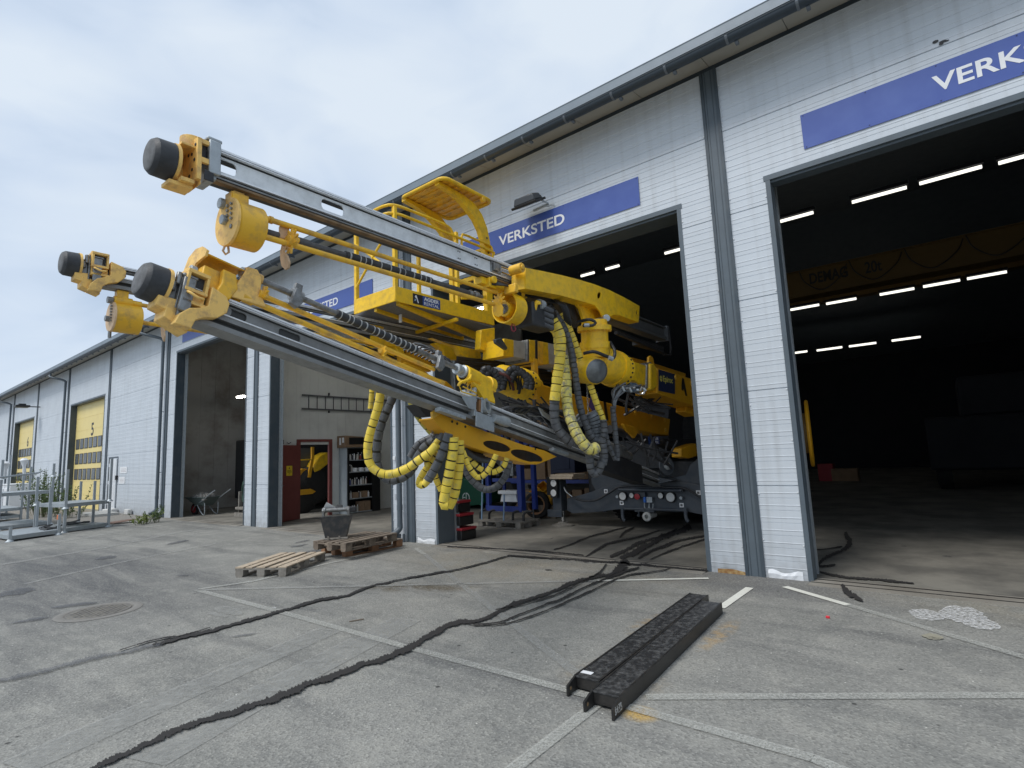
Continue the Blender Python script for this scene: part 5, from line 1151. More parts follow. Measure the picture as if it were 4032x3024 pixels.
# posts and rails
RZ = 5.08
for (x, y, zt) in ((BX1 - .03, BY0 + .03, RZ), (BX0 + .03, BY0 + .03, RZ), (BX1 - .03, 5.85, RZ), (BX0 + .03, 5.85, RZ)):
    b = MB(); b.box(x - .028, x + .028, y - .028, y + .028, BZ + .05, zt); b.build('post', M_YEL, bk, bevel=.006)
for z, r in ((RZ + .02, .021), (RZ - .10, .021)):
    b = MB(); b.tube(spline([(BX0 - .0, BY1 - .5, z), (BX0 - .01, 5.0, z), (BX0 + .02, 4.66, z), (BX0 + .14, 4.56, z), (-6.05, 4.55, z), (BX1 - .14, 4.56, z), (BX1 - .02, 4.66, z), (BX1 + .01, 5.0, z), (BX1 + .01, 5.6 if z > RZ else 6.6, z), (BX1 + .0, 5.74 if z > RZ else 6.68, z - .06), (BX1, 5.80 if z > RZ else 6.70, z - .22)], .06), r, 12); b.build('handrail', M_YEL, bk)
b = MB(); b.tube(spline([(BX1, 5.95, RZ - .35), (BX1 + .0, 5.95, RZ - .05), (BX1, 6.03, RZ + .0), (BX1, 6.3, RZ + .0), (BX1, 6.6, RZ), (BX1, 6.68, RZ - .06), (BX1, 6.68, RZ - .3)], .05), .019, 12); b.build('handrail', M_YEL, bk)
for p, q in (((BX0 + .06, BY0 + .01, 4.75), (BX1 - .06, BY0 + .01, 4.15)), ((BX0 + .06, BY0 + .0, 4.1), (-6.02, BY0 + .0, 4.5)), ((-6.0, BY0 + .0, 4.52), (BX1 - .06, BY0 + .0, 4.8))):
    b = MB(); b.tube([p, q], .018, 10); b.build('brace', M_YEL, bk)
b = MB(); b.bar((BX1 - .05, 5.95, 4.05), (BX1 - .05, 6.6, 4.2), .03, .05); b.build('brace', M_YEL, bk, bevel=.004)
# canopy
CZ = 5.80; rim = []
for x, y in rrect(-5.98, 6.04, .50, .56, .12, 6): rim.append((x, y, CZ + (6.6 - y) * .0))
b = MB(); b.tube(rim + [rim[0], rim[1]], .030, 12, cap=False); cn = b.build('canopy_rim', M_YEL, rig)
b = MB(); b.add([Vector(p) + Vector((0, 0, .01)) for p in rim] + [Vector(p) + Vector((0, 0, .022)) for p in rim], [tuple(range(len(rim))), tuple(range(2 * len(rim) - 1, len(rim) - 1, -1))])
for k in range(7): b.box(-6.42, -5.52, 5.56 + .135 * k, 5.62 + .135 * k, CZ - .004, CZ + .0095)
b.build('canopy_roof', M_YELP, cn)
arch = [(5.50, 5.79), (5.80, 5.78), (6.10, 5.76), (6.32, 5.70), (6.48, 5.58), (6.60, 5.38), (6.66, 5.15), (6.67, 4.9), (6.67, 4.3), (6.67, 3.73)]
inn = [(6.53, 3.73), (6.53, 4.3), (6.53, 4.9), (6.50, 5.10), (6.42, 5.30), (6.30, 5.45), (6.14, 5.56), (5.95, 5.66), (5.75, 5.71), (5.50, 5.74)]
for X, w_ in ((BX1 - .02, .09), (BX0 + .14, .09)):
    b = MB(); A = arch; Bn = inn[::-1]
    for i in range(len(A) - 1):
        b.hexa([(X, *A[i]), (X, *A[i + 1]), (X, *Bn[i + 1]), (X, *Bn[i])], [(X - w_, *A[i]), (X - w_, *A[i + 1]), (X - w_, *Bn[i + 1]), (X - w_, *Bn[i])])
    bm_ = bmesh.new()
    b.build('canopy_leg', M_YEL, cn, smooth=False)
    for y, z in ((6.60, 4.95), (6.60, 4.55), (6.58, 5.2)):
        b = MB(); b.cyl((X + .0005, y, z), (X + .004, y, z), .018, n=12); b.build('leg_hole', M_DARK, cn)
b = MB(); b.box(-6.4, -5.62, 6.55, 6.60, 4.55, 4.62); b.box(-6.4, -5.62, 6.55, 6.60, 5.0, 5.05); b.build('leg_crossbar', M_YEL, cn, bevel=.004)['kind'] = 'stuff'
b = MB(); b.cyl((-5.50, 6.35, CZ - .06), (-5.44, 6.35, CZ - .06), .045, n=12); b.build('canopy_hook', M_YELP, cn, bevel=.008)
b = MB(); b.box(-6.05, -6.00, 5.05, 5.07, BZ - .14, BZ - .02); b.build('tag', M_PAPER, bk)
# supports to the basket boom
slab([(1895, 1298), (1949, 1290), (1948, 1384), (1930, 1388), (1891, 1374)], -5.45, .12).build('basket_support', M_YEL, rig, bevel=.01)
slab([(1745, 1345), (1800, 1362), (1806, 1416), (1752, 1416), (1748, 1380), (1710, 1350)], -6.1, .12).build('basket_support', M_YEL, rig, bevel=.01)
slab([(1700, 1330), (1770, 1355), (1890, 1380), (1895, 1410), (1860, 1420), (1812, 1395), (1800, 1365)], -5.8, .10).build('basket_support', M_YEL, rig, bevel=.01)
slab([(1985, 1333), (2023, 1339), (2023, 1405), (1982, 1402)], -5.088, .42).build('boom_band', M_YEL, rig, bevel=.004)
bb_ = slab([(2023, 1340), (2075, 1347), (2075, 1415), (2023, 1404)], -5.10, .40); bb_.build('telescope_tube', mat('worn_white', (0.46, 0.46, 0.43), 0.5, c2=(0.32, 0.31, 0.28), nscale=9, amt=.8), rig, bevel=.004)
slab([(2077, 1338), (2083, 1336), (2084, 1424), (2076, 1420)], -5.06, .46).build('wiper_collar', M_STEEL, rig, bevel=.004)
slab([(2085, 1338), (2107, 1340), (2108, 1427), (2086, 1424)], -5.06, .46).build('boom_band', M_YEL, rig, bevel=.006)
slab([(2108, 1338), (2117, 1338), (2118, 1430), (2109, 1430)], -5.055, .47).build('wiper_collar', M_DARK, rig, bevel=.004)
slab([(2118, 1343), (2138, 1345), (2139, 1434), (2119, 1432)], -5.06, .46).build('boom_band', M_YELP, rig, bevel=.006)
slab([(2138, 1346), (2158, 1350), (2162, 1434), (2139, 1433)], -5.09, .42).build('boom_band', M_YEL, rig, bevel=.004)
slab([(2158, 1351), (2240, 1366), (2240, 1448), (2162, 1434)], -5.10, .40).build('telescope_tube', MATS['worn_white'], rig, bevel=.004)
slab([(2240, 1378), (2250, 1385), (2250, 1455), (2240, 1455)], -5.06, .46).build('wiper_collar', M_STEEL, rig, bevel=.004)
slab([(2226, 1450), (2255, 1447), (2258, 1493), (2240, 1495)], -5.0, .3).build('boom_band', M_YELD, rig, bevel=.004)
slab([(1952, 1335), (1975, 1330), (2000, 1370), (1995, 1378), (1955, 1350)], -5.0, .06).build('link_arm', M_CHAS, rig, bevel=.01)
b = MB(); c_ = gX(2112, 1465, -5.05); b.box(-5.12, -5.05, c_.y - .05, c_.y + .05, c_.z - .12, c_.z + .22); b.rings(c_ + Vector((0, 0, -.12)), (1, 0, 0), [(-.07, .03), (-.07, .06), (.02, .06), (.02, .03)], 16); b.build('boom_eye', M_YELP, rig)
for i in range(9):
    b = MB(); y = 1405 + i * 7
    b.tube(spline([gD(1800, y + 2, 8.2), gD(1900, y + 12 + rnd(-3, 3), 8.6), gD(2050, y + 28, 9.2), gD(2200, y + 50 + rnd(-4, 4), 10.0), gD(2290, y + 62, 10.4)], .2), .020, 7); b.build('hydraulic_hose', M_HB, rig)
for i in range(9):
    b = MB(); b.tube(spline([gD(1590 + 14 * i, 1380 + 6 * i, 7.2), gD(1640 + 14 * i, 1352 + 7 * i, 7.2), gD(1710 + 8 * i, 1385 + 5 * i, 7.2), gD(1752 + 5 * i, 1440 + 3 * i, 7.2)], .06), .014, 7); b.build('hydraulic_hose', M_HB if i % 3 else M_HG, rig)
# ---- centre boom (below) with its elbow
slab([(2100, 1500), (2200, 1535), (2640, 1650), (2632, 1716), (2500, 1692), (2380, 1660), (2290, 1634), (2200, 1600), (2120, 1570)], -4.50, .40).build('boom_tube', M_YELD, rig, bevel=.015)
e0 = gD(1975, 1490, 7.5); e1 = gD(2100, 1530, 8.1); ed = (e1 - e0).normalized()
b = MB(); b.rings(e0, ed, [(-.12, 0), (-.12, .12), (-.02, .19), (.30, .22), (.34, .24), (.62, .24), (.66, .20), (.80, .17), (.80, 0)], 32); el = b.build('elbow_housing', M_YEL, rig)
u_, v_ = basis(ed); b = MB()
for k in range(18): a = 2 * math.pi * k / 18; q = e0 + ed * .50 + (u_ * math.cos(a) + v_ * math.sin(a)) * .24; b.cyl(q, q + (q - e0 - ed * .50).normalized() * .012, .014, n=6)
b.build('bolt_circle', M_DARK, el, smooth=False)['kind'] = 'stuff'
cc = gD(1950, 1478, 7.3); b = MB(); b.rings(cc, (.5, -.6, .5), [(-.15, .17), (0, .15), (0, 0)], 26); b.build('elbow_cap', MATS['cap_grey'], el)
b = MB(); b.tube(spline([gD(1965, 1468, 7.1), gD(1995, 1480, 7.1), gD(2015, 1505, 7.2), gD(2022, 1535, 7.3)], .04), .020, 10); b.build('hose_spiral', mat('red_black', (0.10, 0.03, 0.025), 0.6), rig)
b = MB(); b.tube(spline([gD(2000, 1480, 7.4), gD(2030, 1490, 7.4), gD(2045, 1520, 7.5), gD(2042, 1550, 7.6)], .04), .026, 10); b.build('hydraulic_hose', M_HB, rig)
lam([(2376, 1582), (2386, 1585), (2396, 1656), (2388, 1654), (2384, 1640), (2380, 1620)], -4.499)
slab([(2455, 1668), (2500, 1680), (2515, 1700), (2500, 1725), (2470, 1700)], -4.3, .06).build('cylinder_lug', M_YELD, rig, bevel=.01)
b = MB(); b.cyl(gX(2400, 1690, -4.4), gX(2640, 1760, -4.4), .07, n=18); b.build('lift_cylinder', M_DARK, rig)
b = MB(); q = gX(2575, 1735, -4.32); b.box(-4.33, -4.325, q.y - .22, q.y + .26, q.z - .07, q.z + .08); b2 = b.build('rental_board', mat('board_blue', (0.03, 0.07, 0.26), 0.4), rig, smooth=False)
text_part('AGDER', frame_from((-4.323, q.y - .12, q.z + .012), (0, 1, 0), (0, 0, 1)), .34, M_WHITE, b2, 'lettering', .05, .02)
text_part('RENTAL', frame_from((-4.323, q.y - .12, q.z - .055), (0, 1, 0), (0, 0, 1)), .34, M_WHITE, b2, 'lettering', .05)
# yellow boom supports by the jamb
slab([(2682, 1765), (2740, 1745), (2752, 1795), (2715, 1805), (2685, 1800)], -3.9, .2).build('boom_support', M_YELD, rig, bevel=.02)
slab([(2708, 1580), (2740, 1600), (2735, 1640), (2700, 1620)], -3.6, .2).build('boom_support', M_YELD, rig, bevel=.02)
slab([(2640, 1500), (2690, 1530), (2690, 1830), (2640, 1830), (2630, 1700)], -4.6, .8).build('boom_post', M_DARK, rig, bevel=.02)
rc_ = random.Random(77)  # random black hoses added to darken the rig's middle
for i in range(46):
    if i < 20: x0, y0, x1, y1, d = rc_.uniform(1960, 2140), rc_.uniform(1560, 1600), rc_.uniform(2060, 2260), rc_.uniform(1610, 1700), rc_.uniform(7.0, 7.4)
    elif i < 34: x0, y0, x1, y1, d = rc_.uniform(2420, 2620), rc_.uniform(1545, 1575), rc_.uniform(2440, 2660), rc_.uniform(1590, 1640), rc_.uniform(8.4, 9.2)
    else: x0, y0, x1, y1, d = rc_.uniform(2440, 2680), rc_.uniform(1700, 1740), rc_.uniform(2440, 2700), rc_.uniform(1780, 1850), rc_.uniform(8.6, 9.6)
    b = MB(); b.tube(spline([gD(x0, y0, d), gD((x0 + x1) / 2 + rc_.uniform(-12, 12), (y0 + y1) / 2 + rc_.uniform(0, 12), d), gD(x1, y1, d)], .05), rc_.choice((.012, .018, .024)), 6); b.build('clutter_hose', M_HB, rig)
# ---- spiral-guarded hoses
def hose(pts, rpx, d, m, name='guarded_hose', pitch=.075, m2=M_GRV, gw=.010, tail=None):
    P = [(gD(*p, d) if len(p) == 2 else gD(*p)) for p in pts]
    c_ = spline(P, .012); dm_ = d if not isinstance(d, (list, tuple)) else d[0]
    r = rpx * (dm_ or pts[0][2]) / FP
    path, rad, mi = [], [], []; s = 0.0; nx = pitch * .5; i = 0
    S = [0.0]
    for k in range(1, len(c_)): S.append(S[-1] + (c_[k] - c_[k - 1]).length)
    def pos(s_):
        import bisect
        k = min(max(bisect.bisect_left(S, s_), 1), len(S) - 1); t = (s_ - S[k - 1]) / max(S[k] - S[k - 1], 1e-9); return c_[k - 1].lerp(c_[k], max(0, min(1, t)))
    Lh = S[-1]; ev = [(0, 1.0, 0)]; x = pitch * .5
    rr = random.Random(int(abs(pts[0][0] * 7 + pts[0][1])))
    while x < Lh - .03:
        w_ = gw * rr.uniform(.35, 1.5); q = rr.uniform(.95, 1.03)
        ev += [(x, 1.0 * q, 1), (x + .002, .86, 1), (x + w_, .86, 1), (x + w_ + .002, 1.0 * q, 0), (x + w_ + pitch * .3, 1.03 * q, 0)]
        x += w_ + pitch * rr.uniform(.8, 1.2)
    ev.append((Lh, 1.0, 0)); ev.sort(key=lambda t: t[0])
    b = MB(); b.tube([pos(e_[0]) for e_ in ev], r, 16, radii=[r * e_[1] for e_ in ev], mseq=[1 if (ev[k][1] < .95 and ev[k + 1][1] < .95) else 0 for k in range(len(ev) - 1)])
    o = b.build(name, [m, m2], rig, fixn=True)
    return o
for x0, y0, x1, y1 in ((1892, 1500, 1950, 1462), (1912, 1500, 1968, 1470), (1990, 1498, 2062, 1462), (2010, 1502, 2078, 1474)):    # cloth-wrapped bends above the elbow
    hose([(x0, y0), ((x0 + x1) / 2 - 12, y1 - 8), (x1 - 6, y1 + 4), (x1 + 14, y0 + 4), (x1 + 8, y0 + 34)], 15, 7.2, M_HB, name='wrapped_hose', pitch=.04)
for i in range(10):
    x0 = 1940 + 13 * i; b = MB(); b.tube(spline([gD(x0 - 10, 1452 + rnd(0, 16), 7.3), gD(x0 + rnd(-6, 6), 1468, 7.2), gD(x0 + rnd(-8, 8), 1500, 7.25), gD(x0 + rnd(-10, 14), 1535, 7.3)], .04), .012, 6); b.build('hydraulic_hose', M_HB, rig)
# cluster below the rotation unit
hose([(2176, 1262), (2198, 1300), (2208, 1350), (2204, 1420), (2196, 1480), (2188, 1540), (2184, 1576)], 21, 6.75, M_HY)
hose([(2184, 1577), (2183, 1630), (2192, 1680), (2222, 1722), (2260, 1750)], 20, 6.78, M_HG)
hose([(2160, 1283), (2185, 1300), (2196, 1330), (2200, 1400)], 18, 6.9, M_HY)
hose([(2215, 1400, 6.95), (2226, 1470, 6.95), (2230, 1540, 6.9), (2236, 1610, 6.8), (2254, 1670, 6.7), (2284, 1730, 6.6), (2322, 1770, 6.6), (2352, 1760, 6.65)], 21, None, M_HYD)
hose([(2208, 1235), (2232, 1275), (2262, 1345), (2292, 1430), (2322, 1510), (2350, 1590), (2372, 1650), (2378, 1690)], 13, 7.15, M_HY, pitch=.06)
hose([(2162, 1203), (2192, 1245), (2222, 1295), (2243, 1355), (2258, 1430), (2268, 1500), (2278, 1570), (2292, 1630), (2310, 1680), (2332, 1722), (2360, 1740), (2378, 1712), (2376, 1650)], 14, 6.95, M_HG, pitch=.055)
hose([(2325, 1625), (2338, 1650), (2348, 1690), (2352, 1730)], 24, 7.1, M_HL, pitch=.035)
hose([(2318, 1755), (2322, 1810), (2328, 1850), (2345, 1868), (2360, 1850), (2368, 1815)], 16, 6.7, M_HG, pitch=.05)
hose([(2370, 1735), (2378, 1790), (2372, 1830)], 17, 6.75, M_HG, pitch=.05)
hose([(2412, 1600), (2418, 1660), (2424, 1720), (2430, 1780), (2430, 1815)], 11, 7.2, M_HG, pitch=.05)
hose([(2378, 1660), (2388, 1720), (2402, 1765), (2424, 1812)], 9, 7.15, M_HG, pitch=.06)
hose([(2268, 1640), (2285, 1655), (2300, 1670)], 20, 7.2, M_HL, pitch=.03)
b = MB(); b.prism([gD(2325, 1550, 7.3), gD(2345, 1590, 7.3), gD(2372, 1640, 7.3), gD(2345, 1635, 7.3), gD(2318, 1600, 7.3)], (.01, .02, 0)); b.build('strap', M_PURP, rig)
b = MB()
for k in range(18):
    q = gD(2306 + .6 * k, 1405 + 13 * k, 7.25); s_ = 1 if k % 2 else 0
    b.tube([q + Vector((0, 0, .026)), q + Vector((.012 * s_, .014 * (1 - s_), 0)), q + Vector((0, 0, -.026)), q + Vector((-.012 * s_, -.014 * (1 - s_), 0)), q + Vector((0, 0, .026))], .005, 6)
b.build('chain', M_STEEL, rig)['kind'] = 'stuff'
b = MB(); b.tube(spline([gD(2127, 1280, 6.7), gD(2140, 1286, 6.65), gD(2165, 1284, 6.7), gD(2185, 1270, 6.8)], .03), .045, 12, radii=None); b.build('hose_cover', M_HY, rig)
# cluster under the lower feed
hose([(1500, 1528), (1492, 1590), (1474, 1650), (1454, 1720), (1448, 1785), (1460, 1832), (1492, 1860), (1540, 1867), (1600, 1846), (1655, 1808), (1700, 1775), (1722, 1750)], 17, 5.25, M_HY)
hose([(1465, 1530), (1462, 1570), (1458, 1610)], 10, 5.5, M_HY)
hose([(1556, 1540), (1532, 1600), (1505, 1660), (1489, 1720), (1484, 1790), (1488, 1836), (1502, 1868), (1532, 1890), (1580, 1884), (1622, 1850), (1645, 1800), (1670, 1762), (1712, 1730), (1735, 1715)], 17, 5.55, M_HG, gw=.02)
hose([(1725, 1732), (1706, 1758), (1686, 1784), (1679, 1812), (1684, 1842)], 11, 5.3, M_HY, gw=.016)
hose([(1722, 1780), (1696, 1820), (1668, 1860), (1650, 1895), (1652, 1912), (1672, 1902)], 13, 5.35, M_HY)
hose([(1650, 1905), (1664, 1912), (1690, 1885)], 15, 5.2, M_HY, gw=.016)
hose([(1685, 1892), (1712, 1846), (1736, 1796), (1756, 1745), (1768, 1705)], 18, 5.2, M_HG, gw=.018)
hose([(1712, 1868), (1722, 1900), (1740, 1935)], 12, 5.6, M_HY)
hose([(1786, 1722), (1784, 1775), (1775, 1826), (1764, 1888), (1753, 1940), (1747, 1985), (1754, 2000), (1768, 1985)], 20, 5.2, M_HY, gw=.012)
hose([(1808, 1735), (1810, 1800), (1806, 1850), (1797, 1910), (1784, 1960), (1766, 1998)], 19, 5.35, M_HY)
hose([(1795, 1738), (1822, 1778), (1842, 1830), (1868, 1869), (1886, 1880), (1912, 1865), (1935, 1830), (1954, 1790)], 11, 5.4, M_HY, pitch=.06)
hose([(1838, 1780), (1868, 1826), (1903, 1852), (1938, 1860), (1967, 1849), (1987, 1829), (1997, 1800)], 11, 5.9, M_HY, pitch=.06, gw=.014)
hose([(1826, 1820), (1850, 1880), (1896, 1922), (1933, 1926), (1967, 1906), (1994, 1866), (2006, 1812)], 14, 6.1, M_HG, pitch=.05)
hose([(1610, 1570), (1630, 1617), (1657, 1660), (1698, 1706)], 10, 6.3, mat('hose_olive', (0.42, 0.36, 0.06), 0.5, nscale=12))
hose([(1735, 1700), (1700, 1722), (1658, 1742), (1634, 1766), (1615, 1800)], 14, 5.9, M_HG)
hose([(1755, 1690), (1735, 1725), (1720, 1745)], 13, 5.5, M_HG)
for i in range(6):
    b = MB(); b.tube(spline([gD(1745 + 14 * i, 1690 + 8 * i, 5.8), gD(1765 + 14 * i, 1730 + 9 * i, 5.8), gD(1830 + 12 * i, 1770 + 8 * i, 5.9), gD(1890 + 10 * i, 1790 + 5 * i, 6.0)], .06), .03, 8); b.build('hydraulic_hose', M_RUB if i % 2 else M_HB, rig)
b = slab([(1640, 1590), (1700, 1600), (1712, 1640), (1680, 1640)], -4.6, .2); b.build('hose_tray', M_DARK, rig, bevel=.01)

# ---- carrier: frame plate, wings, outrigger, lamps, wheels, body
CYF = 10.30
def slabY(pts, Y, w_): b = MB(); b.prism([gY(x, y, Y) for x, y in pts], (0, w_, 0)); return b
slabY([(2232, 1963), (2303, 1944), (2345, 1930), (2400, 1910), (2470, 1898), (2540, 1896), (2640, 1892), (2700, 1898), (2830, 1925), (2830, 2040), (2700, 2014), (2600, 2010), (2550, 2006), (2450, 2004), (2380, 2013), (2320, 2019), (2255, 2022), (2232, 2010)], CYF, .10).build('front_frame', M_CHAS, rig, bevel=.01)
slabY([(2327, 1887), (2337, 1860), (2380, 1858), (2445, 1884), (2470, 1899), (2345, 1931), (2330, 1905)], CYF + .02, .5).build('fender', M_CHAS, rig, bevel=.01)
slabY([(2590, 1895), (2600, 1885), (2650, 1882), (2700, 1870), (2716, 1830), (2760, 1795), (2830, 1780), (2830, 1925), (2700, 1898)], CYF + .02, .5).build('fender', M_CHAS, rig, bevel=.01)
slabY([(2470, 1890), (2500, 1880), (2600, 1880), (2650, 1892), (2600, 1905), (2480, 1905)], CYF - .35, .34).build('front_lip', M_CHAS, rig, bevel=.01)
b = MB(); p = gY(2436, 1928, CYF - .12); q = gY(2685, 1932, CYF - .12); b.tube([p, q], .033, 12); b.tube([p, p + Vector((0, .12, 0))], .02, 8); b.tube([q, q + Vector((0, .12, 0))], .02, 8); b.build('protection_bar', M_CHAS, rig)
b = MB(); b.tube([gY(2450, 2002, CYF - .06), gY(2700, 2010, CYF - .06)], .03, 10); b.build('protection_bar', M_CHAS, rig)
for (x, y, r) in ((2454, 1953, .085), (2489, 1950, .055), (2603, 1951, .060), (2642, 1957, .095)):
    c_ = gY(x, y, CYF - .01); b = MB(); b.rings(c_, (0, -1, 0), [(0, r * 1.15), (.05, r * 1.1), (.05, r * .95), (.035, r * .9), (.035, 0)], 24, mats=[0, 0, 0, 1]); b.build('work_lamp', [M_BLK, M_LAMP], rig)
for (x, y) in ((2434, 1955), (2685, 1960)): 
    c_ = gY(x, y, CYF - .01); b = MB(); b.cyl(c_, c_ + Vector((0, -.06, 0)), .03, n=12); b.build('marker_lamp', M_GALV, rig)
for (x, y) in ((2186, 1916), (2448, 1980), (2386, 1934), (2684, 1989), (2750, 1940)):
    if x < 2300: continue
    c_ = gY(x, y, CYF - .004); b = MB(); b.box(c_.x - .042, c_.x + .042, c_.y - .006, c_.y, c_.z - .042, c_.z + .042, 0); b.box(c_.x - .022, c_.x + .022, c_.y - .0075, c_.y - .0062, c_.z - .022, c_.z + .022, 1); b.build('decal', [M_PAPER, mat('decal_ink', (0.15, 0.15, 0.16), 0.6)], rig, smooth=False)
c_ = gY(2516, 1954, CYF - .02); b = MB(); b.box(c_.x - .02, c_.x + .16, c_.y - .05, c_.y + .02, c_.z - .02, c_.z + .09); b.build('valve_box', M_CHAS, rig, bevel=.006)
b = MB(); b.rings(c_ + Vector((0, -.05, 0)), (0, -1, 0), [(0, 0), (0, .05), (.04, .06), (.05, .02), (.05, 0)], 16); b.build('red_knob', M_RED, rig)
c_ = gY(2550, 1966, CYF - .02); b = MB(); b.box(c_.x, c_.x + .12, c_.y - .06, c_.y + .02, c_.z - .06, c_.z + .05); b.build('valve_box', M_GALV, rig, bevel=.006)
b = MB(); b.box(c_.x - .06, c_.x - .005, c_.y - .08, c_.y - .0, c_.z - .06, c_.z + .05); b.build('blue_tap', mat('tap_blue', (0.03, 0.15, 0.55), 0.4), rig, bevel=.012)
for k in range(2):
    b = MB(); b.tube(spline([c_ + Vector((-.06 + .1 * k, -.03, -.06)), c_ + Vector((-.05 + .1 * k, -.05, -.16)), c_ + Vector((.02 + .09 * k, -.05, -.18)), c_ + Vector((.05 + .08 * k, -.04, -.07))], .02), .009, 6); b.build('steel_pipe', M_GALV, rig)
b = MB(); b.box(c_.x - .25, c_.x + .16, CYF - .12, CYF - .02, c_.z - .24, c_.z - .21); b.build('valve_shelf', M_CHAS, rig)
c_ = gY(2552, 2033, CYF - .15); b = MB(); b.rings(c_, (0, -1, .0), [(-.3, 0), (-.3, .055), (-.02, .06), (0, .085), (.07, .088), (.08, .07), (.08, .042), (.0, .042), (.0, 0)], 24); b.build('water_coupling', mat('coupling_white', (0.50, 0.50, 0.47), 0.5, nscale=14), rig)
b = MB(); b.tube([c_ + Vector((-.25, .06, .0)), c_ + Vector((-.20, .03, .0)), c_ + Vector((-.20, .0, .09)), c_ + Vector((-.1, .05, .12))], .022, 8); b.build('tow_bracket', M_CHAS, rig)
for x in (2452, 2700):
    b = MB(); q = gY(x, 2010, CYF - .06); b.tube(spline([q + Vector((0, 0, .05)), q + Vector((0, -.02, -.1)), q + Vector((.03, -.04, -.18)), q + Vector((.07, -.03, -.2))], .03), .035, 8); b.build('tow_hook', M_CHAS, rig)
b = MB(); b.tube(spline([gY(2222, 1918, CYF - .1), gY(2235, 1940, CYF - .15), gY(2260, 1960, CYF - .2), gY(2300, 1972, CYF - .2), gY(2350, 1968, CYF - .15), gY(2400, 1940, CYF - .12), gY(2440, 1918, CYF - .1), gY(2520, 1912, CYF - .1), gY(2640, 1920, CYF - .1), gY(2700, 1925, CYF - .1), gY(2800, 1985, CYF - .1)], .08), .022, 8); b.build('cable', M_HB, rig)
b = MB(); b.tube(spline([gY(2221, 1917, CYF - .12), gY(2228, 1935, CYF - .16), gY(2254, 1957, CYF - .21)], .05), .012, 8); b.build('cable', M_GALV, rig)
fx = Vector((-6.89, 10.30, 0))
b = MB(); b.box(fx.x - .15, fx.x + .08, 10.18, 10.42, .33, 1.0); b.box(fx.x - .28, fx.x + .10, 10.14, 10.20, .20, .36); og = b.build('outrigger', M_CHAS, rig, bevel=.01)
b = MB(); b.cyl((fx.x + .02, 10.3, .07), (fx.x + .02, 10.3, .36), .055, n=20); b.build('piston', M_CHROME, og)
b = MB(); b.rings((fx.x + .02, 10.3, .005), (0, 0, 1), [(0, 0), (0, .25), (.025, .25), (.05, .12), (.09, .11), (.10, 0)], 28); b.build('foot_pad', M_WOODG, og)
for y in (1902, 1940):
    c_ = gY(2185, y, 10.12); b = MB(); b.rings(c_, (.0, -1, 0), [(.0, .0), (0, .06), (.05, .082), (.06, .075), (.062, 0)], 20, mats=[0, 0, 0, 1]); b.box(c_.x - .09, c_.x + .09, c_.y - .045, c_.y + .0, c_.z - .11, c_.z + .11, 0); b.build('work_lamp', [M_BLK, M_LAMP], rig)
b = MB(); b.box(fx.x - .25, fx.x - .02, 10.12, 10.16, .68, 1.08); b.build('lamp_bracket', M_BLK, rig)
for x, y in ((2215, 1830),):
    b = MB(); b.box(fx.x + .55, fx.x + .80, 10.6, 10.9, .5, 2.1); b.build('cab_post', M_DARK, rig, bevel=.01)
b = MB(); b.box(-6.15, -3.75, 10.6, 19.0, .55, 1.35); b.box(-6.0, -4.0, 12.5, 18.0, 1.35, 2.6); b.box(-5.6, -4.4, 10.3, 12.5, 1.2, 1.8); b.build('carrier_body', M_DARK, rig, bevel=.03)
for x in (-6.0, -3.9):
    for y in (11.9, 16.5):
        b = MB(); b.rings((x - .22, y, .62), (1, 0, 0), [(0, 0), (0, .30), (.02, .35), (.0, .52), (.05, .60), (.12, .62), (.32, .62), (.39, .60), (.44, .52), (.42, .35), (.44, .30), (.44, 0)], 40)
        for k in range(28):
            a = 2 * math.pi * k / 28
            b.hexa([(x - .2 + .42 * t_, y + .61 * math.cos(a + d_ + .04 * (t_ * 2 - 1)), .62 + .61 * math.sin(a + d_ + .04 * (t_ * 2 - 1))) for t_, d_ in ((0, -.05), (1, -.05), (1, .05), (0, .05))],
                   [(x - .2 + .42 * t_, y + .645 * math.cos(a + d_ + .04 * (t_ * 2 - 1)), .62 + .645 * math.sin(a + d_ + .04 * (t_ * 2 - 1))) for t_, d_ in ((0, -.05), (1, -.05), (1, .05), (0, .05))])
        b.build('wheel', M_TYRE, rig)

# ================================================================== THINGS IN THE YARD
def pallet(A, Bq, C, z, mats, label, name='pallet', group=None):
    A, Bq, C = [Vector((p.x, p.y, 0)) for p in (A, Bq, C)]
    lo = (C - Bq).normalized(); ang = math.atan2(lo.y, lo.x); c_ = (A + C) / 2
    o = thing(name, label, 'pallet', (c_.x, c_.y, z), group); o.rotation_euler = (0, 0, 0)
    T = Matrix.Translation((c_.x, c_.y, z)) @ Matrix.Rotation(ang, 4, 'Z')
    mt, ms, mb = mats
    for k, (y, w_) in enumerate(((-.335, .13), (-.185, .10), (0, .13), (.185, .10), (.335, .13))):
        b = MB(T); b.box(-.6, .6, y - w_ / 2, y + w_ / 2, .122 + rnd(0, .003), .144 + rnd(-.002, .002)); b.build('top_board', mt, o, bevel=.002)
    for x in (-.53, 0, .53):
        b = MB(T); b.box(x - .07, x + .07, -.4, .4, .1, .1215); b.build('cross_board', ms, o, bevel=.002)
        for y in (-.335, 0, .335):
            b = MB(T); b.box(x - .07, x + .07, y - .06, y + .06, .0225, .0995); b.build('block', mb, o, bevel=.002)
    for y in (-.335, 0, .335):
        b = MB(T); b.box(-.6, .6, y - .05, y + .05, 0.001, .022); b.build('skid', ms, o, bevel=.002)
    return o, T
pallet(gZ(926, 2273), gZ(1131, 2270), gZ(1282, 2207), 0.0, (M_WOOD, M_WOODG, M_WOODG), 'single pale wooden pallet lying nearest the camera on the asphalt', group='wooden pallets by the hall')
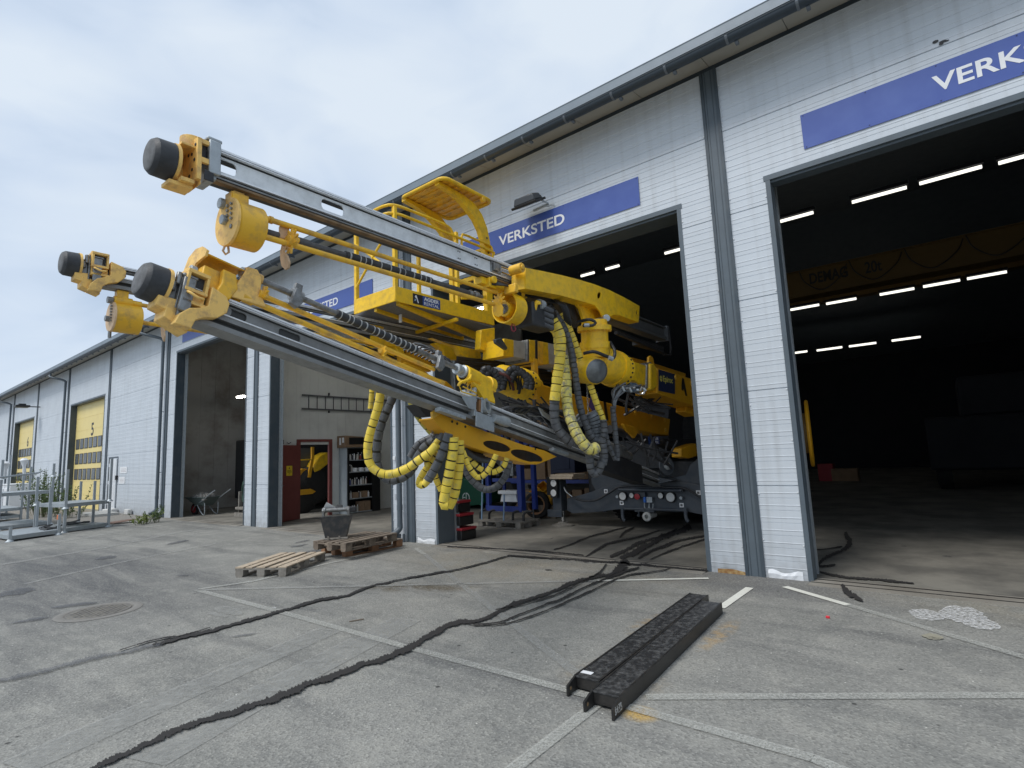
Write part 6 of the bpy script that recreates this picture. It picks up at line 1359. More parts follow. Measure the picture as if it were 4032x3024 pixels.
pallet(gZ(1270, 2180), gZ(1369, 2190), gZ(1579, 2150), 0.0, (M_WOODD, M_WOODO, M_WOODO), 'lower pallet of the stack by the pillar, with reddish brown blocks', group='wooden pallets by the hall')
_, TP = pallet(gZ(1243, 2129, .29), gZ(1345, 2141, .29), gZ(1555, 2098, .29), .146, (M_WOODD, M_WOODD, M_WOODD), 'upper weathered pallet of the stack by the pillar, carrying the dark bucket', group='wooden pallets by the hall')
bp_ = gZ(1326, 2117, .292)
bt = thing('bucket', 'dark grey steel excavator bucket with pin ears standing on the stacked pallets', 'bucket', bp_)
fd = Vector((CAM.x - bp_.x - .4, CAM.y - bp_.y - 1.2, 0)).normalized(); an = math.atan2(fd.y, fd.x) + math.pi / 2
T = Matrix.Translation(bp_) @ Matrix.Rotation(an, 4, 'Z') @ Matrix.Scale(1.14, 4)      # local -y faces the camera
b = MB(T)
b.hexa([(-.155, -.13, .02), (.155, -.13, .02), (.155, -.115, .02), (-.155, -.115, .02)], [(-.225, -.16, .335), (.225, -.16, .335), (.225, -.145, .335), (-.225, -.145, .335)])
for s in (-1, 1):
    P = [(-.16, .33), (-.13, .02), (.06, .02), (.16, .09), (.14, .17), (.22, .22), (.14, .34)]
    b.prism([Vector((s * (.155 + .07 * (z - .02) / .315), y, z)) for y, z in P], (-s * .014, 0, 0))
b.hexa([(-.15, -.13, .0), (.15, -.13, .0), (.15, .08, .0), (-.15, .08, .0)], [(-.15, -.13, .02), (.15, -.13, .02), (.15, .08, .02), (-.15, .08, .02)])
b.box(-.23, .23, -.165, -.145, .325, .345); b.box(-.20, .20, -.145, .12, .30, .315)
b.build('shell', M_BUCK, bt, bevel=.004)
for s in (-1, 1):
    b = MB(T); b.prism([Vector((s * .20, y, z)) for y, z in ((-.14, .315), (-.15, .43), (-.12, .465), (-.07, .465), (-.04, .43), (-.02, .315))], (-s * .03, 0, 0)); b.rings((s * .17 - .02, -.10, .43), (1, 0, 0), [(0, 0), (0, .045), (.04, .045), (.04, 0)], 18); b.build('ear', M_STEEL, bt, bevel=.004)
b = MB(T); b.cyl((-.16, -.10, .43), (.16, -.10, .43), .030, n=16); b.cyl((-.16, .08, .41), (.19, .08, .41), .028, n=14); b.build('pin', M_STEEL, bt)
b = MB(T); b.box(.16, .28, .02, .14, .37, .45); b.cyl((-.02, .06, .44), (.08, .06, .44), .05, n=12); b.build('hitch', M_DARK, bt, bevel=.01)
b = MB(T); b.box(-.17, .18, -.20, -.125, .0, .02); 
for x in (-.10, .06): b.box(x - .012, x + .012, -.215, -.19, .0, .05)
b.build('cutting_edge', M_WOODG, bt, bevel=.003)
b = MB(T); b.prism([Vector((-.19, -.04, .47)), Vector((-.14, -.10, .55)), Vector((-.02, -.06, .47)), Vector((-.06, -.01, .43))], (.002, .002, .003)); b.build('paper_tag', M_PAPER, bt, smooth=False)

def channel(x0, y0, x1, y1, w_, h, label, sticker, sx=0):
    o = thing('steel_beam', label, 'steel beam', (x0, y0, 0), 'black steel beams on the asphalt')
    d = Vector((x1 - x0, y1 - y0, 0)); L_ = d.length; T = Matrix.Translation((x0, y0, 0)) @ Matrix.Rotation(math.atan2(d.y, d.x), 4, 'Z')
    b = MB(T); b.box(.11, L_, -w_ / 2 + .008, w_ / 2 - .008, h - .010, h); b.build('web', M_BEAM, o, bevel=.001)
    for s in (-1, 1):
        b = MB(T); y = s * (w_ / 2 - .0075); b.box(0.11, L_, y - .0075, y + .0075, .002, h + .004)
        b.hexa([(0, y - .0075, .002), (0, y + .0075, .002), (0, y + .0075, h * .70), (0, y - .0075, h * .70)], [(.11, y - .0075, .002), (.11, y + .0075, .002), (.11, y + .0075, h), (.11, y - .0075, h)])
        b.build('flange', M_BSIDE, o, bevel=.001)
        b = MB(T); b.cyl((.035, y - .0078, h * .45), (.035, y + .0078, h * .45), .012, n=12); b.build('pin_hole', M_RUST, o)
    b = MB(T); b.box(.115, .125, -w_ / 2 + .016, w_ / 2 - .016, .02, h - .011); b.build('end_plate', M_BSIDE, o)
    b = MB(T)
    if sticker == 'top': b.box(.17, .215, .0, .085, h + .0005, h + .0012)
    else: b.box(.02, .12, -w_ / 2 - .0008, -w_ / 2 - .0001, h * .25, h * .72)
    b.build('sticker', M_PAPER if sticker == 'top' else mat('sticker_dark', (0.45, 0.46, 0.46), 0.5, c2=(0.02, 0.02, 0.02), nscale=70, amt=1.0, lo=.48, hi=.52), o, smooth=False)
    return o
nb = gZ(2432, 2848); nb2 = gZ(2266, 2770)
channel(-1.845, 3.04, -1.985, 5.50, .205, .098, 'right one of two long black steel channel beams on the asphalt, with a sticker on its side', 'side')
channel(-2.065, 3.18, -2.185, 5.72, .195, .098, 'left one of two long black steel channel beams on the asphalt, with a white sticker on top', 'top')
mc = gZ(392, 2408)
b = MB(); b.rings((mc.x, mc.y, .004), (0, 0, 1), [(0, .42), (.004, .40), (.004, .33), (.001, .325), (.001, .31), (.006, .305), (.006, 0)], 44, mats=[1, 1, 0, 0, 0, 0])
mo = thing('manhole_cover', 'round worn iron manhole cover set in a concrete ring at the left of the yard', 'manhole cover', (mc.x, mc.y, 0))
b.build('ring', [mat('iron', (0.155, 0.145, 0.13), 0.6, 0.2, c2=(0.26, 0.24, 0.20), nscale=15, amt=.9), mat('ring_concrete', (0.23, 0.22, 0.20), 0.8, c2=(0.20, 0.19, 0.175), nscale=15, amt=.9)], mo)
b = MB()
for i in range(-7, 8):
    for j in range(-7, 8):
        if (i * i + j * j) < 46 and (i + j) % 2 == 0: b.box(mc.x + i * .04 - .014, mc.x + i * .04 + .014, mc.y + j * .04 - .014, mc.y + j * .04 + .014, .010, .0145)
b.build('pattern', MATS['iron'], mo, smooth=False)['kind'] = 'stuff'
q = gZ(3260, 2434); b = MB(); b.box(q.x - .016, q.x + .016, q.y - .012, q.y + .012, 0, .02); tag(b.build('litter', mat('cap_red', (0.7, 0.03, 0.05), 0.4), bevel=.004), 'tiny red cap lying on the asphalt in front of the right pillar', 'litter')
q = gZ(1375, 2450); b = MB(); b.tube([(q.x, q.y, .006), (q.x + .06, q.y + .13, .008)], .006, 6); tag(b.build('twig', M_WOODD), 'short dark twig lying on the asphalt between the two wet trails', 'twig')

# wheelbarrow with rubble, hose reel in the second-left opening
wb = thing('wheelbarrow', 'old green wheelbarrow with a red-rimmed wheel parked in the left dark opening', 'wheelbarrow', (-21.0, 8.3, 0))
wc = gY(806, 1990, 8.3); T = Matrix.Translation((wc.x, 8.3, 0)) @ Matrix.Rotation(R_(12), 4, 'Z')
b = MB(T); b.hexa([(-.22, -.18, .32), (.20, -.18, .32), (.20, .18, .32), (-.22, .18, .32)], [(-.58, -.34, .60), (.42, -.30, .60), (.42, .30, .60), (-.58, .34, .60)]); b.build('tray', M_TUB, wb, bevel=.02)
b = MB(T); b.tube([(-.59, -.35, .605), (.43, -.31, .605), (.43, .31, .605), (-.59, .35, .605), (-.59, -.35, .605)], .014, 8); b.build('rim', M_TUB, wb)
for s in (-1, 1):
    b = MB(T); b.tube(spline([(-.52, s * .08, .16), (-.25, s * .16, .34), (.3, s * .26, .52), (.60, s * .29, .68), (.98, s * .29, .86)], .05), .018, 8); b.build('handle', M_GALV, wb)
    b = MB(T); b.tube(spline([(-.10, s * .2, .34), (.12, s * .22, .12), (.26, s * .23, .03), (.36, s * .24, .06), (.36, s * .25, .45)], .04), .018, 8); b.build('leg', M_GALV, wb)
b = MB(T); b.rings((-.52, -.05, .19), (0, 1, 0), [(0, 0), (0, .12), (0, .15), (.02, .19), (.08, .19), (.10, .15), (.10, .12), (.10, 0)], 26, mats=[1, 0, 0, 0, 0, 0, 1]); b.build('wheel', [M_TYRE, M_RED], wb)
rr = random.Random(5); rb = MB(T)
for k in range(46):
    x, y = rr.uniform(-.48, .34), rr.uniform(-.24, .24); hgt = .60 + .16 * max(0, 1 - ((x + .06) / .5) ** 2 - (y / .3) ** 2); s = rr.uniform(.03, .075)
    c_ = Vector((x, y, hgt - .02)); pts = [c_ + Vector((rr.uniform(-s, s), rr.uniform(-s, s), rr.uniform(-s, s))) for _ in range(4)]
    A = [c_ + Vector((-s, -s * rr.uniform(.5, 1), -s)), c_ + Vector((s, -s, -s)), c_ + Vector((s * rr.uniform(.6, 1), s, -s)), c_ + Vector((-s, s, -s))]
    Bq = [p + Vector((rr.uniform(-.3, .3) * s, rr.uniform(-.3, .3) * s, s * rr.uniform(.9, 1.7))) for p in A]; rb.hexa(A, Bq)
rb.hexa([(-.5, -.28, .55), (.36, -.26, .55), (.36, .26, .55), (-.5, .28, .55)], [(-.3, -.15, .66), (.2, -.15, .66), (.2, .15, .66), (-.3, .15, .66)])
tag(rb.build('rubble', mat('rubble', (0.42, 0.40, 0.37), 0.9, c2=(0.24, 0.22, 0.2), nscale=9, amt=.9), smooth=False), 'heap of pale rubble filling the green wheelbarrow', 'rubble', kind='stuff')
hc = gY(968, 1935, 8.6)
b = MB(); b.rings((hc.x, 8.6, hc.z), (.3, 1, 0), [(-.08, .24), (-.08, .34), (.08, .34), (.08, .24), (-.08, .24)], 30); hb = thing('hose_reel', 'dark green coiled hose on a small stand in the left dark opening', 'hose reel', (hc.x, 8.6, 0)); b.build('hose', mat('hose_green', (0.05, 0.10, 0.075), 0.5, nscale=9), hb)
b = MB(); b.box(hc.x - .35, hc.x + .3, 8.4, 8.8, 0, .12); b.box(hc.x - .3, hc.x - .24, 8.5, 8.6, .12, hc.z); b.box(hc.x + .2, hc.x + .26, 8.5, 8.6, .12, hc.z); b.box(hc.x - .33, hc.x + .28, 8.42, 8.78, .22, .30); b.build('stand', M_WOODG, hb, bevel=.006)

# plants at the wall foot
def plant(cx, cy, n, hgt, sp, label, seed, m1, m2=None, name='weed', cat='plant'):
    rr = random.Random(seed); o = thing(name, label, cat, (cx, cy, 0)); st = MB(); lf = MB()
    for k in range(n):
        a = rr.uniform(0, 6.28); r = rr.uniform(0, sp); h = hgt * rr.uniform(.45, 1); p0 = Vector((cx + r * .5 * math.cos(a), cy + r * .5 * math.sin(a), 0)); p1 = Vector((cx + r * math.cos(a) * 1.2, cy + r * math.sin(a), h))
        mid = (p0 + p1) / 2 + Vector((rr.uniform(-.05, .05), rr.uniform(-.05, .05), .05)); st.tube([p0, mid, p1], .006 if hgt > .6 else .004, 5)
        for j in range(int(9 + hgt * 12)):
            t_ = rr.uniform(.15, 1.05); c_ = p0.lerp(mid, t_ * 2) if t_ < .5 else mid.lerp(p1, t_ * 2 - 1); d = Vector((rr.uniform(-1, 1), rr.uniform(-1, 1), rr.uniform(-.2, .9))).normalized(); s = rr.uniform(.035, .08) * (1 if hgt > .6 else .8)
            w_ = d.cross(Vector((rr.uniform(-1, 1), rr.uniform(-1, 1), rr.uniform(-1, 1)))).normalized() * s * .35
            lf.add([c_, c_ + d * s * .5 + w_, c_ + d * s * 1.3, c_ + d * s * .5 - w_], [(0, 1, 2, 3)])
    st.build('stem', mat('stem', (0.10, 0.11, 0.05), 0.8), o); lf.build('leaves', m1, o, smooth=False, fixn=False)
    return o
M_LEAF = mat('leaf', (0.10, 0.16, 0.04), 0.6, c2=(0.05, 0.09, 0.025), nscale=5, amt=1)
M_LEAFY = mat('leaf_pale', (0.22, 0.26, 0.06), 0.6, c2=(0.09, 0.14, 0.035), nscale=5, amt=1)
for i, (px, py, h, sp) in enumerate(((575, 2062, .30, .45), (605, 2058, .50, .35), (555, 2066, .22, .4))):
    q = gZ(px, py); plant(q.x, q.y, 16, h, sp, ('low yellowish weeds spreading at the foot of the downpipe', 'tallest green weed growing against the downpipe foot', 'short weed tuft at the left end of the weeds by the downpipe')[i], 20 + i, M_LEAFY if i != 1 else M_LEAF)
for i, (x, y, n, h, sp) in enumerate(((-27.2, 5.3, 40, 1.55, .9), (-25.3, 5.6, 34, 1.2, .8), (-29.0, 5.6, 40, 1.9, 1.0))):
    plant(x, y, n, h, sp, ('tall scrubby bush behind the galvanised racks, left of yellow door 5', 'lower scrubby bush nearest yellow door 5 behind the racks', 'tallest thin bush farthest left behind the racks')[i], 40 + i, M_LEAF, name='bush', cat='bush')

# galvanised stacking racks
def rack(A, Bq, D, levels, posts, label, group='galvanised stacking racks'):
    A = Vector((*A, 0)); u = Vector((*Bq, 0)) - A; v = Vector((*D, 0))
    o = thing('stacking_rack', label, 'rack', A, group)
    for z in levels:
        b = MB(); P = [A, A + u, A + u + v, A + v]
        b.prism([p + Vector((0, 0, z)) for p in P], (0, 0, .018))
        for i in range(4): b.bar(P[i] + Vector((0, 0, z - .03)), P[(i + 1) % 4] + Vector((0, 0, z - .03)), .04, .10)
        b.build('deck', M_GALV, o, smooth=False)
    for (s, t_, z0, z1) in posts:
        p = A + u * s + v * t_; b = MB(); p = p + (u.normalized() * (-.04 if s < .5 else .04)) - v.normalized() * .03 * (1 if t_ < .5 else -1)
        b.box(p.x - .03, p.x + .03, p.y - .03, p.y + .03, z0 + .01, z1)
        b.rings((p.x, p.y, z0), (0, 0, 1), [(0, 0), (0, .09), (.015, .085), (.06, .04), (.06, 0)], 14)
        b.build('post', M_GALV, o, smooth=False)
    return o
rack((-18.3, 2.98), (-18.72, 3.94), (-1.75, -.12), (.12,), [(0, 0, 0, .36), (1, 0, 0, .55), (0, 1, 0, .9), (1, 1, 0, .85)], 'low galvanised rack with a bare deck nearest the camera at the left edge')
rack((-19.18, 4.22), (-19.62, 5.28), (-1.65, -.30), (.10, .76), [(0, 0, 0, .62), (0, 0, .64, 1.72), (1, 0, 0, .72), (1, 0, .74, 2.0), (0, 1, 0, .70), (0, 1, .72, 1.55), (1, 1, 0, 1.35), (0, .5, 0, 1.25), (1, .5, 0, 1.35)], 'double-deck galvanised rack standing in front of yellow door 5')
rack((-22.4, 3.35), (-22.9, 4.6), (-2.0, -.2), (.10, 1.08), [(0, 0, 0, 1.5), (1, 0, 0, 1.5), (0, 0, 1.52, 2.1), (1, 0, 1.52, 1.95), (0, 1, 0, 2.3), (1, 1, 0, 1.9)], 'tall galvanised rack behind the low one, with a deck at chest height')
rack((-24.8, 3.0), (-25.4, 4.3), (-2.4, 0), (.25, .5), [(0, 0, 0, 1.9), (1, 0, 0, 2.2), (0, 1, 0, 2.0), (1, 1, 0, 2.4)], 'farthest galvanised rack at the left edge, low decks and tall posts')
p = gX(0, 1880, -22.2); q = gX(150, 1862, -22.6); b = MB(); b.tube([p + (p - q) * .3, q], .028, 8); b.tube([q, q + Vector((.03, .1, .07))], .028, 8); tag(b.build('scaffold_tube', M_GALV), 'long galvanised tube lying across the tops of the tall rack posts', 'tube')
for i, (px0, py0, px1, py1, X, lab) in enumerate(((22, 1828, 18, 1885, -22.5, 'white crumpled wrap on a post at the far left edge'), (95, 1825, 96, 1870, -22.7, 'white bell-shaped cap on a rack post in front of yellow door 6'))):
    p = gX(px0, py0, X); q = gX(px1, py1, X); b = MB(); b.rings(q, p - q, [(0, .03), (.1, .05), (.25, .04), (.42, .09), (.46, .11), (.52, .05), ((p - q).length, .03)], 10); tag(b.build('post_wrap', M_PAPER), lab, 'wrap')
b = MB(); b.box(-18.80, -18.715, 3.94, 4.02, .40, .52); tag(b.build('tape_wrap', M_ORANGE, bevel=.004), 'orange tape wrapped round the post of the low rack', 'tape')
for i, (x0, x1, lab) in enumerate(((-38.2, -36.9, 'tall white container standing before yellow door 6, the left one'), (-36.7, -35.6, 'white container standing before yellow door 6, the right one'))):
    b = MB(); b.box(x0, x1, 5.6, 6.5, .05, 1.15); b.box(x0 + .05, x1 - .05, 5.55, 5.599, .15, 1.0); b.box(x0 - .02, x1 + .02, 5.58, 6.52, 1.151, 1.22); tag(b.build('container', M_WDOOR, bevel=.02), lab, 'container')
for i, (px, py, lab) in enumerate(((265, 2062, 'dark coiled hose on the ground under the double-deck rack'), (250, 2080, 'tangle of dark straps on the ground beside the double-deck rack'))):
    q = gX(px, py - 8, -20.3 + i * .8); rr = random.Random(i); P = [Vector((q.x + .55 * math.sin(k * .9) + rr.uniform(-.1, .1), 4.6 - i * .7 + .25 * math.cos(k * 1.3) + rr.uniform(-.1, .1), .15 + rr.uniform(0, .05))) for k in range(12)]
    b = MB(); b.tube(spline(P, .05), .022, 7); tag(b.build('hose_coil', M_RUB), lab, 'hose')
q = gZ(458, 2062); b = MB(); b.prism([q + Vector(v) for v in ((-.5, -.25, .01), (.1, -.1, .01), (.5, .45, .10), (-.1, .35, .08))], (0, 0, .015)); tag(b.build('board', mat('board_brown', (0.20, 0.13, 0.10), 0.8, nscale=8)), 'thin reddish brown board lying on the ground right of the racks', 'board')
p = gZ(420, 2040); b = MB(); b.box(-26.3, -24.4, 6.15, 6.95, 0, .10); tag(b.build('doorstep', mat('step_concrete', (0.42, 0.42, 0.40), 0.8, nscale=8), bevel=.01), 'pale concrete step in front of the white door', 'doorstep')
b = MB(); b.box(-26.7, -26.1, 7.0, 7.2, 0, .14); b.box(-26.0, -25.5, 6.98, 7.2, 0, .18); b.box(-24.3, -23.9, 7.05, 7.2, 0, .2); tag(b.build('stone_edge', mat('stone_white', (0.62, 0.62, 0.60), 0.8, nscale=8), bevel=.03), 'row of whitish stones along the wall beside the white door', 'stones')

# ================================================================== THINGS IN THE PALE BAY (red door)
lz0, lz1 = 3.25, 3.665
la = thing('ladder', 'grey metal ladder hung sideways on the pale partition wall above the red door', 'ladder', (PX, 8.87, lz0))
for z, z2 in ((lz0, lz0 + .0), (lz1, lz1)):
    b = MB(); b.box(PX + .03, PX + .06, 8.80, 12.1, z - .022, z + .022); b.build('rail', M_HG, la, bevel=.004)
for k in range(11):
    y = 9.02 + k * .285; b = MB(); b.cyl((PX + .045, y, lz0 + .02), (PX + .045, y, lz1 - .02), .014, n=8); b.build('rung', M_HG, la)
for y in (9.72, 11.6):
    b = MB(); b.box(PX + .0, PX + .07, y - .01, y + .01, lz0 - .10, lz0 - .03); b.box(PX + .0, PX + .07, y - .01, y + .01, lz1 + .03, lz1 + .12); b.build('hook', M_DARK, la)
sx0, sx1, sy0, sy1 = -15.08, -14.68, 10.12, 11.35
sh = thing('shelf_unit', 'tall dark shelf unit with grey shelves against the pale partition wall', 'shelf', ((sx0 + sx1) / 2, (sy0 + sy1) / 2, 0))
b = MB(); b.box(sx0, sx1, sy0 - .02, sy0, 0, 2.03); b.build('side_panel', mat('shelf_side', (0.42, 0.47, 0.50), 0.5, nscale=4), sh)
b = MB(); b.box(sx0, sx1, sy1, sy1 + .02, 0, 2.03); b.build('side_panel', M_BLK, sh)
b = MB(); b.box(sx0, sx0 + .01, sy0, sy1, 0, 2.03); b.build('back_panel', M_BLK, sh)
b = MB(); b.box(sx1 - .02, sx1 + .015, sy0, sy0 + .07, 0, 2.0); b.build('front_post', M_BLK, sh); b = MB(); b.box(sx1 - .02, sx1 + .015, sy1 - .30, sy1, 0, 2.0); b.build('folded_door', M_BLK, sh)
b = MB(); b.box(sx0, sx1, sy0 - .02, sy1 + .02, 2.031, 2.05); b.build('top_panel', M_GALV, sh)
rr = random.Random(11)
bc = [(.75, .75, .75), (.3, .05, .04), (.04, .06, .3), (.6, .55, .5), (.05, .05, .06), (.45, .43, .38)]
ORD = 'no first second third fourth fifth sixth seventh eighth ninth tenth eleventh twelfth thirteenth fourteenth fifteenth sixteenth seventeenth eighteenth nineteenth twentieth'.split()
SZ = (.05, .47, .88, 1.29, 1.66)
for li, z in enumerate(SZ):
    b = MB(); b.box(sx0 + .012, sx1 - .005, sy0 + .072, sy1 - .302, z - .03, z); b.build('shelf', M_GALV, sh)
    y = sy0 + .13; k = 0; lev = ('bottom', 'second lowest', 'middle', 'fourth', 'top')[li]
    while y < sy1 - .38:
        k += 1; last = y > sy1 - .55
        if li == 0 and y > sy0 + .42 or (li == 1 and k % 3 == 0):
            s = rr.uniform(.16, .22); b = MB(); h = rr.uniform(.14, .24) if li else .3; b.box(sx1 - .26, sx1 - .05, y, y + s, z, z + h); b.box(sx1 - .262, sx1 - .048, y + s * .45, y + s * .55, z + h, z + h + .001)
            tag(b.build('cardboard_box', M_CARD, bevel=.003), ('%s brown box from the left on the %s shelf of the shelf unit' % (ORD[k], lev)), 'box', 'boxes on the shelf unit'); y += s + .02
        elif li == 3 and k > 2:
            s = .20; b = MB(); b.rings((sx1 - .15, y + .1, z), (0, 0, 1), [(0, 0), (0, .09), (.10, .10), (.12, .06), (.12, 0)], 16); tag(b.build('plastic_tub', M_PAPER), ('%s white tub from the left on the %s shelf' % (ORD[k], lev)), 'tub', 'tubs on the shelf unit'); y += .24
        else:
            ci_ = rr.randrange(6); c_ = bc[ci_]; r = rr.uniform(.022, .035); h = rr.uniform(.16, .24)
            b = MB(); b.rings((sx1 - rr.uniform(.06, .16), y + r, z), (0, 0, 1), [(0, 0), (0, r), (h * .7, r), (h * .82, r * .45), (h, r * .4), (h, 0)], 12, mats=[0, 0, 0, 1, 1]); tag(b.build('bottle', [mat('bottle_%d_%d' % (li, k), c_, 0.35), M_PAPER]), 'small %s bottle on the %s shelf, %s item from its left end' % (('white', 'red', 'blue', 'pink', 'black', 'beige')[ci_], lev, ORD[k]), 'bottle', 'bottles on the shelf unit'); y += 2 * r + .012
b = MB(); b.hexa([(sx0, 10.02, 2.052), (sx1 + .04, 10.02, 2.052), (sx1 + .04, 10.75, 2.052), (sx0, 10.75, 2.052)], [(sx0, 10.02, 2.42), (sx1 + .04, 10.02, 2.42), (sx1 + .04, 10.75, 2.38), (sx0, 10.75, 2.38)])
cb = b.build('cardboard_box', M_CARD, bevel=.004); tag(cb, 'long open cardboard box lying on top of the dark shelf unit', 'box')
b = MB(); b.box(sx1 + .041, sx1 + .044, 10.16, 10.75, 2.14, 2.36); b.build('opening', M_BLK, cb, smooth=False); b = MB(); b.box(-14.95, -14.86, 10.015, 10.0195, 2.14, 2.36); b.box(-14.80, -14.70, 10.015, 10.0195, 2.20, 2.36); b.build('label', M_PAPER, cb, smooth=False)
b = MB(); b.box(-15.0, -14.3, 12.2, 12.9, .4, .46); b.box(-14.9, -14.85, 12.3, 12.35, 0, .4); b.box(-14.4, -14.35, 12.3, 12.35, 0, .4); b.cyl((-14.7, 12.5, 0), (-14.7, 12.5, .38), .12, n=16); b.box(-14.6, -14.4, 12.3, 12.6, .05, .25)
tag(b.build('work_stand', M_CHAS, bevel=.01), 'small dark stand on the floor beside the left pillar of the rig opening', 'stand')
# yellow wheel loader seen through the red door
ld = thing('wheel_loader', 'yellow wheel loader with black tyre seen through the open red door', 'wheel loader', (-18.0, 11.5, 0))
def sx(pts, X, w_, nm, m, bev=.01):
    b = MB(); b.prism([gX(x, y, X) for x, y in pts], (-w_, 0, 0)); return b.build(nm, m, ld, bevel=bev)
XL_ = -16.6
sx([(1190, 1845), (1225, 1848), (1232, 1900), (1228, 1950), (1180, 1945), (1170, 1860)], XL_ - .1, .5, 'body', M_YELD)
sx([(1228, 1760), (1238, 1760), (1238, 1800), (1225, 1880), (1212, 1880), (1228, 1800)], XL_, .08, 'cab_pillar', M_YELD)
sx([(1240, 1830), (1262, 1795), (1290, 1780), (1300, 1820), (1262, 1850), (1240, 1860), (1236, 1850)], XL_, .5, 'fender', M_YEL, .02)
sx([(1170, 1765), (1228, 1765), (1226, 1845), (1170, 1845)], XL_ - .5, .1, 'cab_glass', M_DWIN)
sx([(1170, 1930), (1225, 1925), (1245, 1935), (1230, 1945), (1180, 1950)], XL_ + .05, .3, 'step', M_YELD)
sx([(1170, 1810), (1230, 1806), (1230, 1811), (1170, 1815)], XL_ + .02, .03, 'handrail', M_YEL)
c_ = gX(1245, 1905, XL_); b = MB(); b.rings((XL_, c_.y, c_.z - .05), (-1, 0, 0), [(0, 0), (0, .30), (.03, .5), (.1, .62), (.5, .62), (.5, 0)], 32); b.build('wheel', M_TYRE, ld)
c_ = gX(1195, 1990, XL_); b = MB(); b.rings((XL_, c_.y, c_.z + .3), (-1, 0, 0), [(0, 0), (0, .30), (.03, .5), (.1, .6), (.5, .6), (.5, 0)], 32); b.build('wheel', M_TYRE, ld)
b = MB(); b.box(-21.5, -17.4, 9.8, 16, .4, 2.6); b.build('rear_body', M_DARK, ld, bevel=.05)

# ================================================================== THINGS BEHIND THE RIG
for i, (z, w_) in enumerate(((.0, .42), (.27, .40), (.52, .36))):
    o = thing('tool_case', ('lowest', 'middle', 'topmost')[i] + ' black tool case with red lid in the stack behind the pillar', 'tool case', (-7.72, 7.98, z), 'stacked tool cases'); h = .24
    b = MB(); b.box(-7.98 + .02 * i, -7.50 - .04 * i, 7.72, 7.72 + w_, z + .01, z + h * .78); b.build('body', M_BLK, o, bevel=.015)
    b = MB(); b.box(-7.99 + .02 * i, -7.49 - .04 * i, 7.71, 7.73 + w_, z + h * .79, z + h); b.build('lid', M_RED, o, bevel=.012)
_, TPi = pallet(Vector((-8.63, 9.42, 0)), Vector((-8.63, 10.2, 0)), Vector((-7.44, 10.25, 0)), 0, (M_WOODG, M_WOODG, M_WOODG), 'grey wooden pallet under the blue steel frame inside the rig hall')
bf = thing('steel_frame', 'tall blue steel frame strapped to a pallet behind the hanging hoses', 'steel frame', (-8.05, 9.9, .15))
Fz = 2.35
for nm, bx in (('post', (-8.60, -8.50, 9.7, 9.80)), ('post', (-7.66, -7.54, 9.7, 9.85)), ('post', (-8.45, -8.38, 10.15, 10.2)), ('post', (-7.56, -7.46, 10.1, 10.2))):
    b = MB(); b.box(*bx, .36, Fz); b.build(nm, M_NAVY, bf, bevel=.006)
b = MB(); b.box(-8.60, -7.54, 9.68, 9.699, .34, .46); b.build('lower_beam', M_NAVY, bf); b = MB(); b.box(-8.40, -7.67, 9.72, 9.78, 1.0, 1.08); b.build('cross_beam', M_NAVY, bf)
for x in (-8.72, -8.45, -7.75, -7.45):
    b = MB(); b.tube(spline([(x, 9.62, .16), (x, 9.64, .30), (x + .06, 9.68, .35), (x + .2, 9.72, .36)], .03), .028, 8); b.build('foot', M_BLK, bf)
b = MB(); b.hexa([(-8.2, 9.75, .55), (-7.70, 9.75, .55), (-7.70, 10.0, .55), (-8.2, 10.0, .55)], [(-8.15, 9.75, .72), (-7.75, 9.75, .72), (-7.75, 10.0, .72), (-8.15, 10.0, .72)]); b.box(-8.22, -7.68, 9.7, 10.0, .73, .80); b.build('white_plate', M_PAPER, bf)
for i in range(5):
    b = MB(); b.box(-8.35 + .14 * i, -8.25 + .14 * i, 9.8, 9.95, 1.12 + .1 * (i % 3), 1.35 + .12 * (i % 2)); b.build('machine_block', M_STEEL if i % 2 else M_DARK, bf, bevel=.01)
for i, (x0, x1) in enumerate(((-8.66, -8.58), (-8.0, -7.97))):
    b = MB(); b.tube([(x0, 9.60, .15), (x1, 9.62, 1.5 if i == 0 else .72)], .018, 6); tag(b.build('strap', M_LBLUE), ('long pale blue strap holding the blue frame at its left', 'short pale blue strap in the middle of the blue frame')[i], 'strap')
tb = thing('lattice', 'small black stepladder standing behind the blue frame', 'stepladder', (-8.3, 10.9, 0)); tb.name = 'stepladder'
for x in (-8.45, -8.15):
    b = MB(); b.box(x, x + .03, 10.9, 10.93, 0, 1.1); b.build('rail', M_HG, tb)
for k in range(4):
    b = MB(); b.box(-8.42, -8.15, 10.9, 10.93, .2 + .22 * k, .23 + .22 * k); b.build('step', M_HG, tb)
# green lifter
gl = thing('telehandler', 'dark green equipment lifter with round EP logo parked inside the rig hall', 'lifter', (-11.8, 13.2, 0))
YG = 12.5
b = MB(); b.prism([gY(x, y, YG) for x, y in [(1745, 1880), (1800, 1872), (1850, 1895), (1898, 1930), (1900, 1975), (1892, 1988), (1800, 1999), (1740, 2004)]], (0, 1.4, 0)); gb = b.build('body', M_GREEN, gl, bevel=.03)
b = MB(); b.prism([gY(x, y, YG - .02) for x, y in [(1895, 1932), (1901, 1932), (1903, 1976), (1895, 1990), (1889, 1988), (1896, 1972)]], (0, .05, 0)); b.build('edge_strip', M_GREENL, gb)
b = MB(); b.prism([gY(x, y, YG + .1) for x, y in [(1745, 1760), (1860, 1830), (1905, 1890), (1890, 1918), (1850, 1892), (1800, 1870), (1745, 1878)]], (0, 1.2, 0)); hd = b.build('hood', M_BLK, gl, bevel=.02)
lc = gY(1835, 1962, YG - .004); b = MB(); 
me = []
R1, R2 = .155, .125
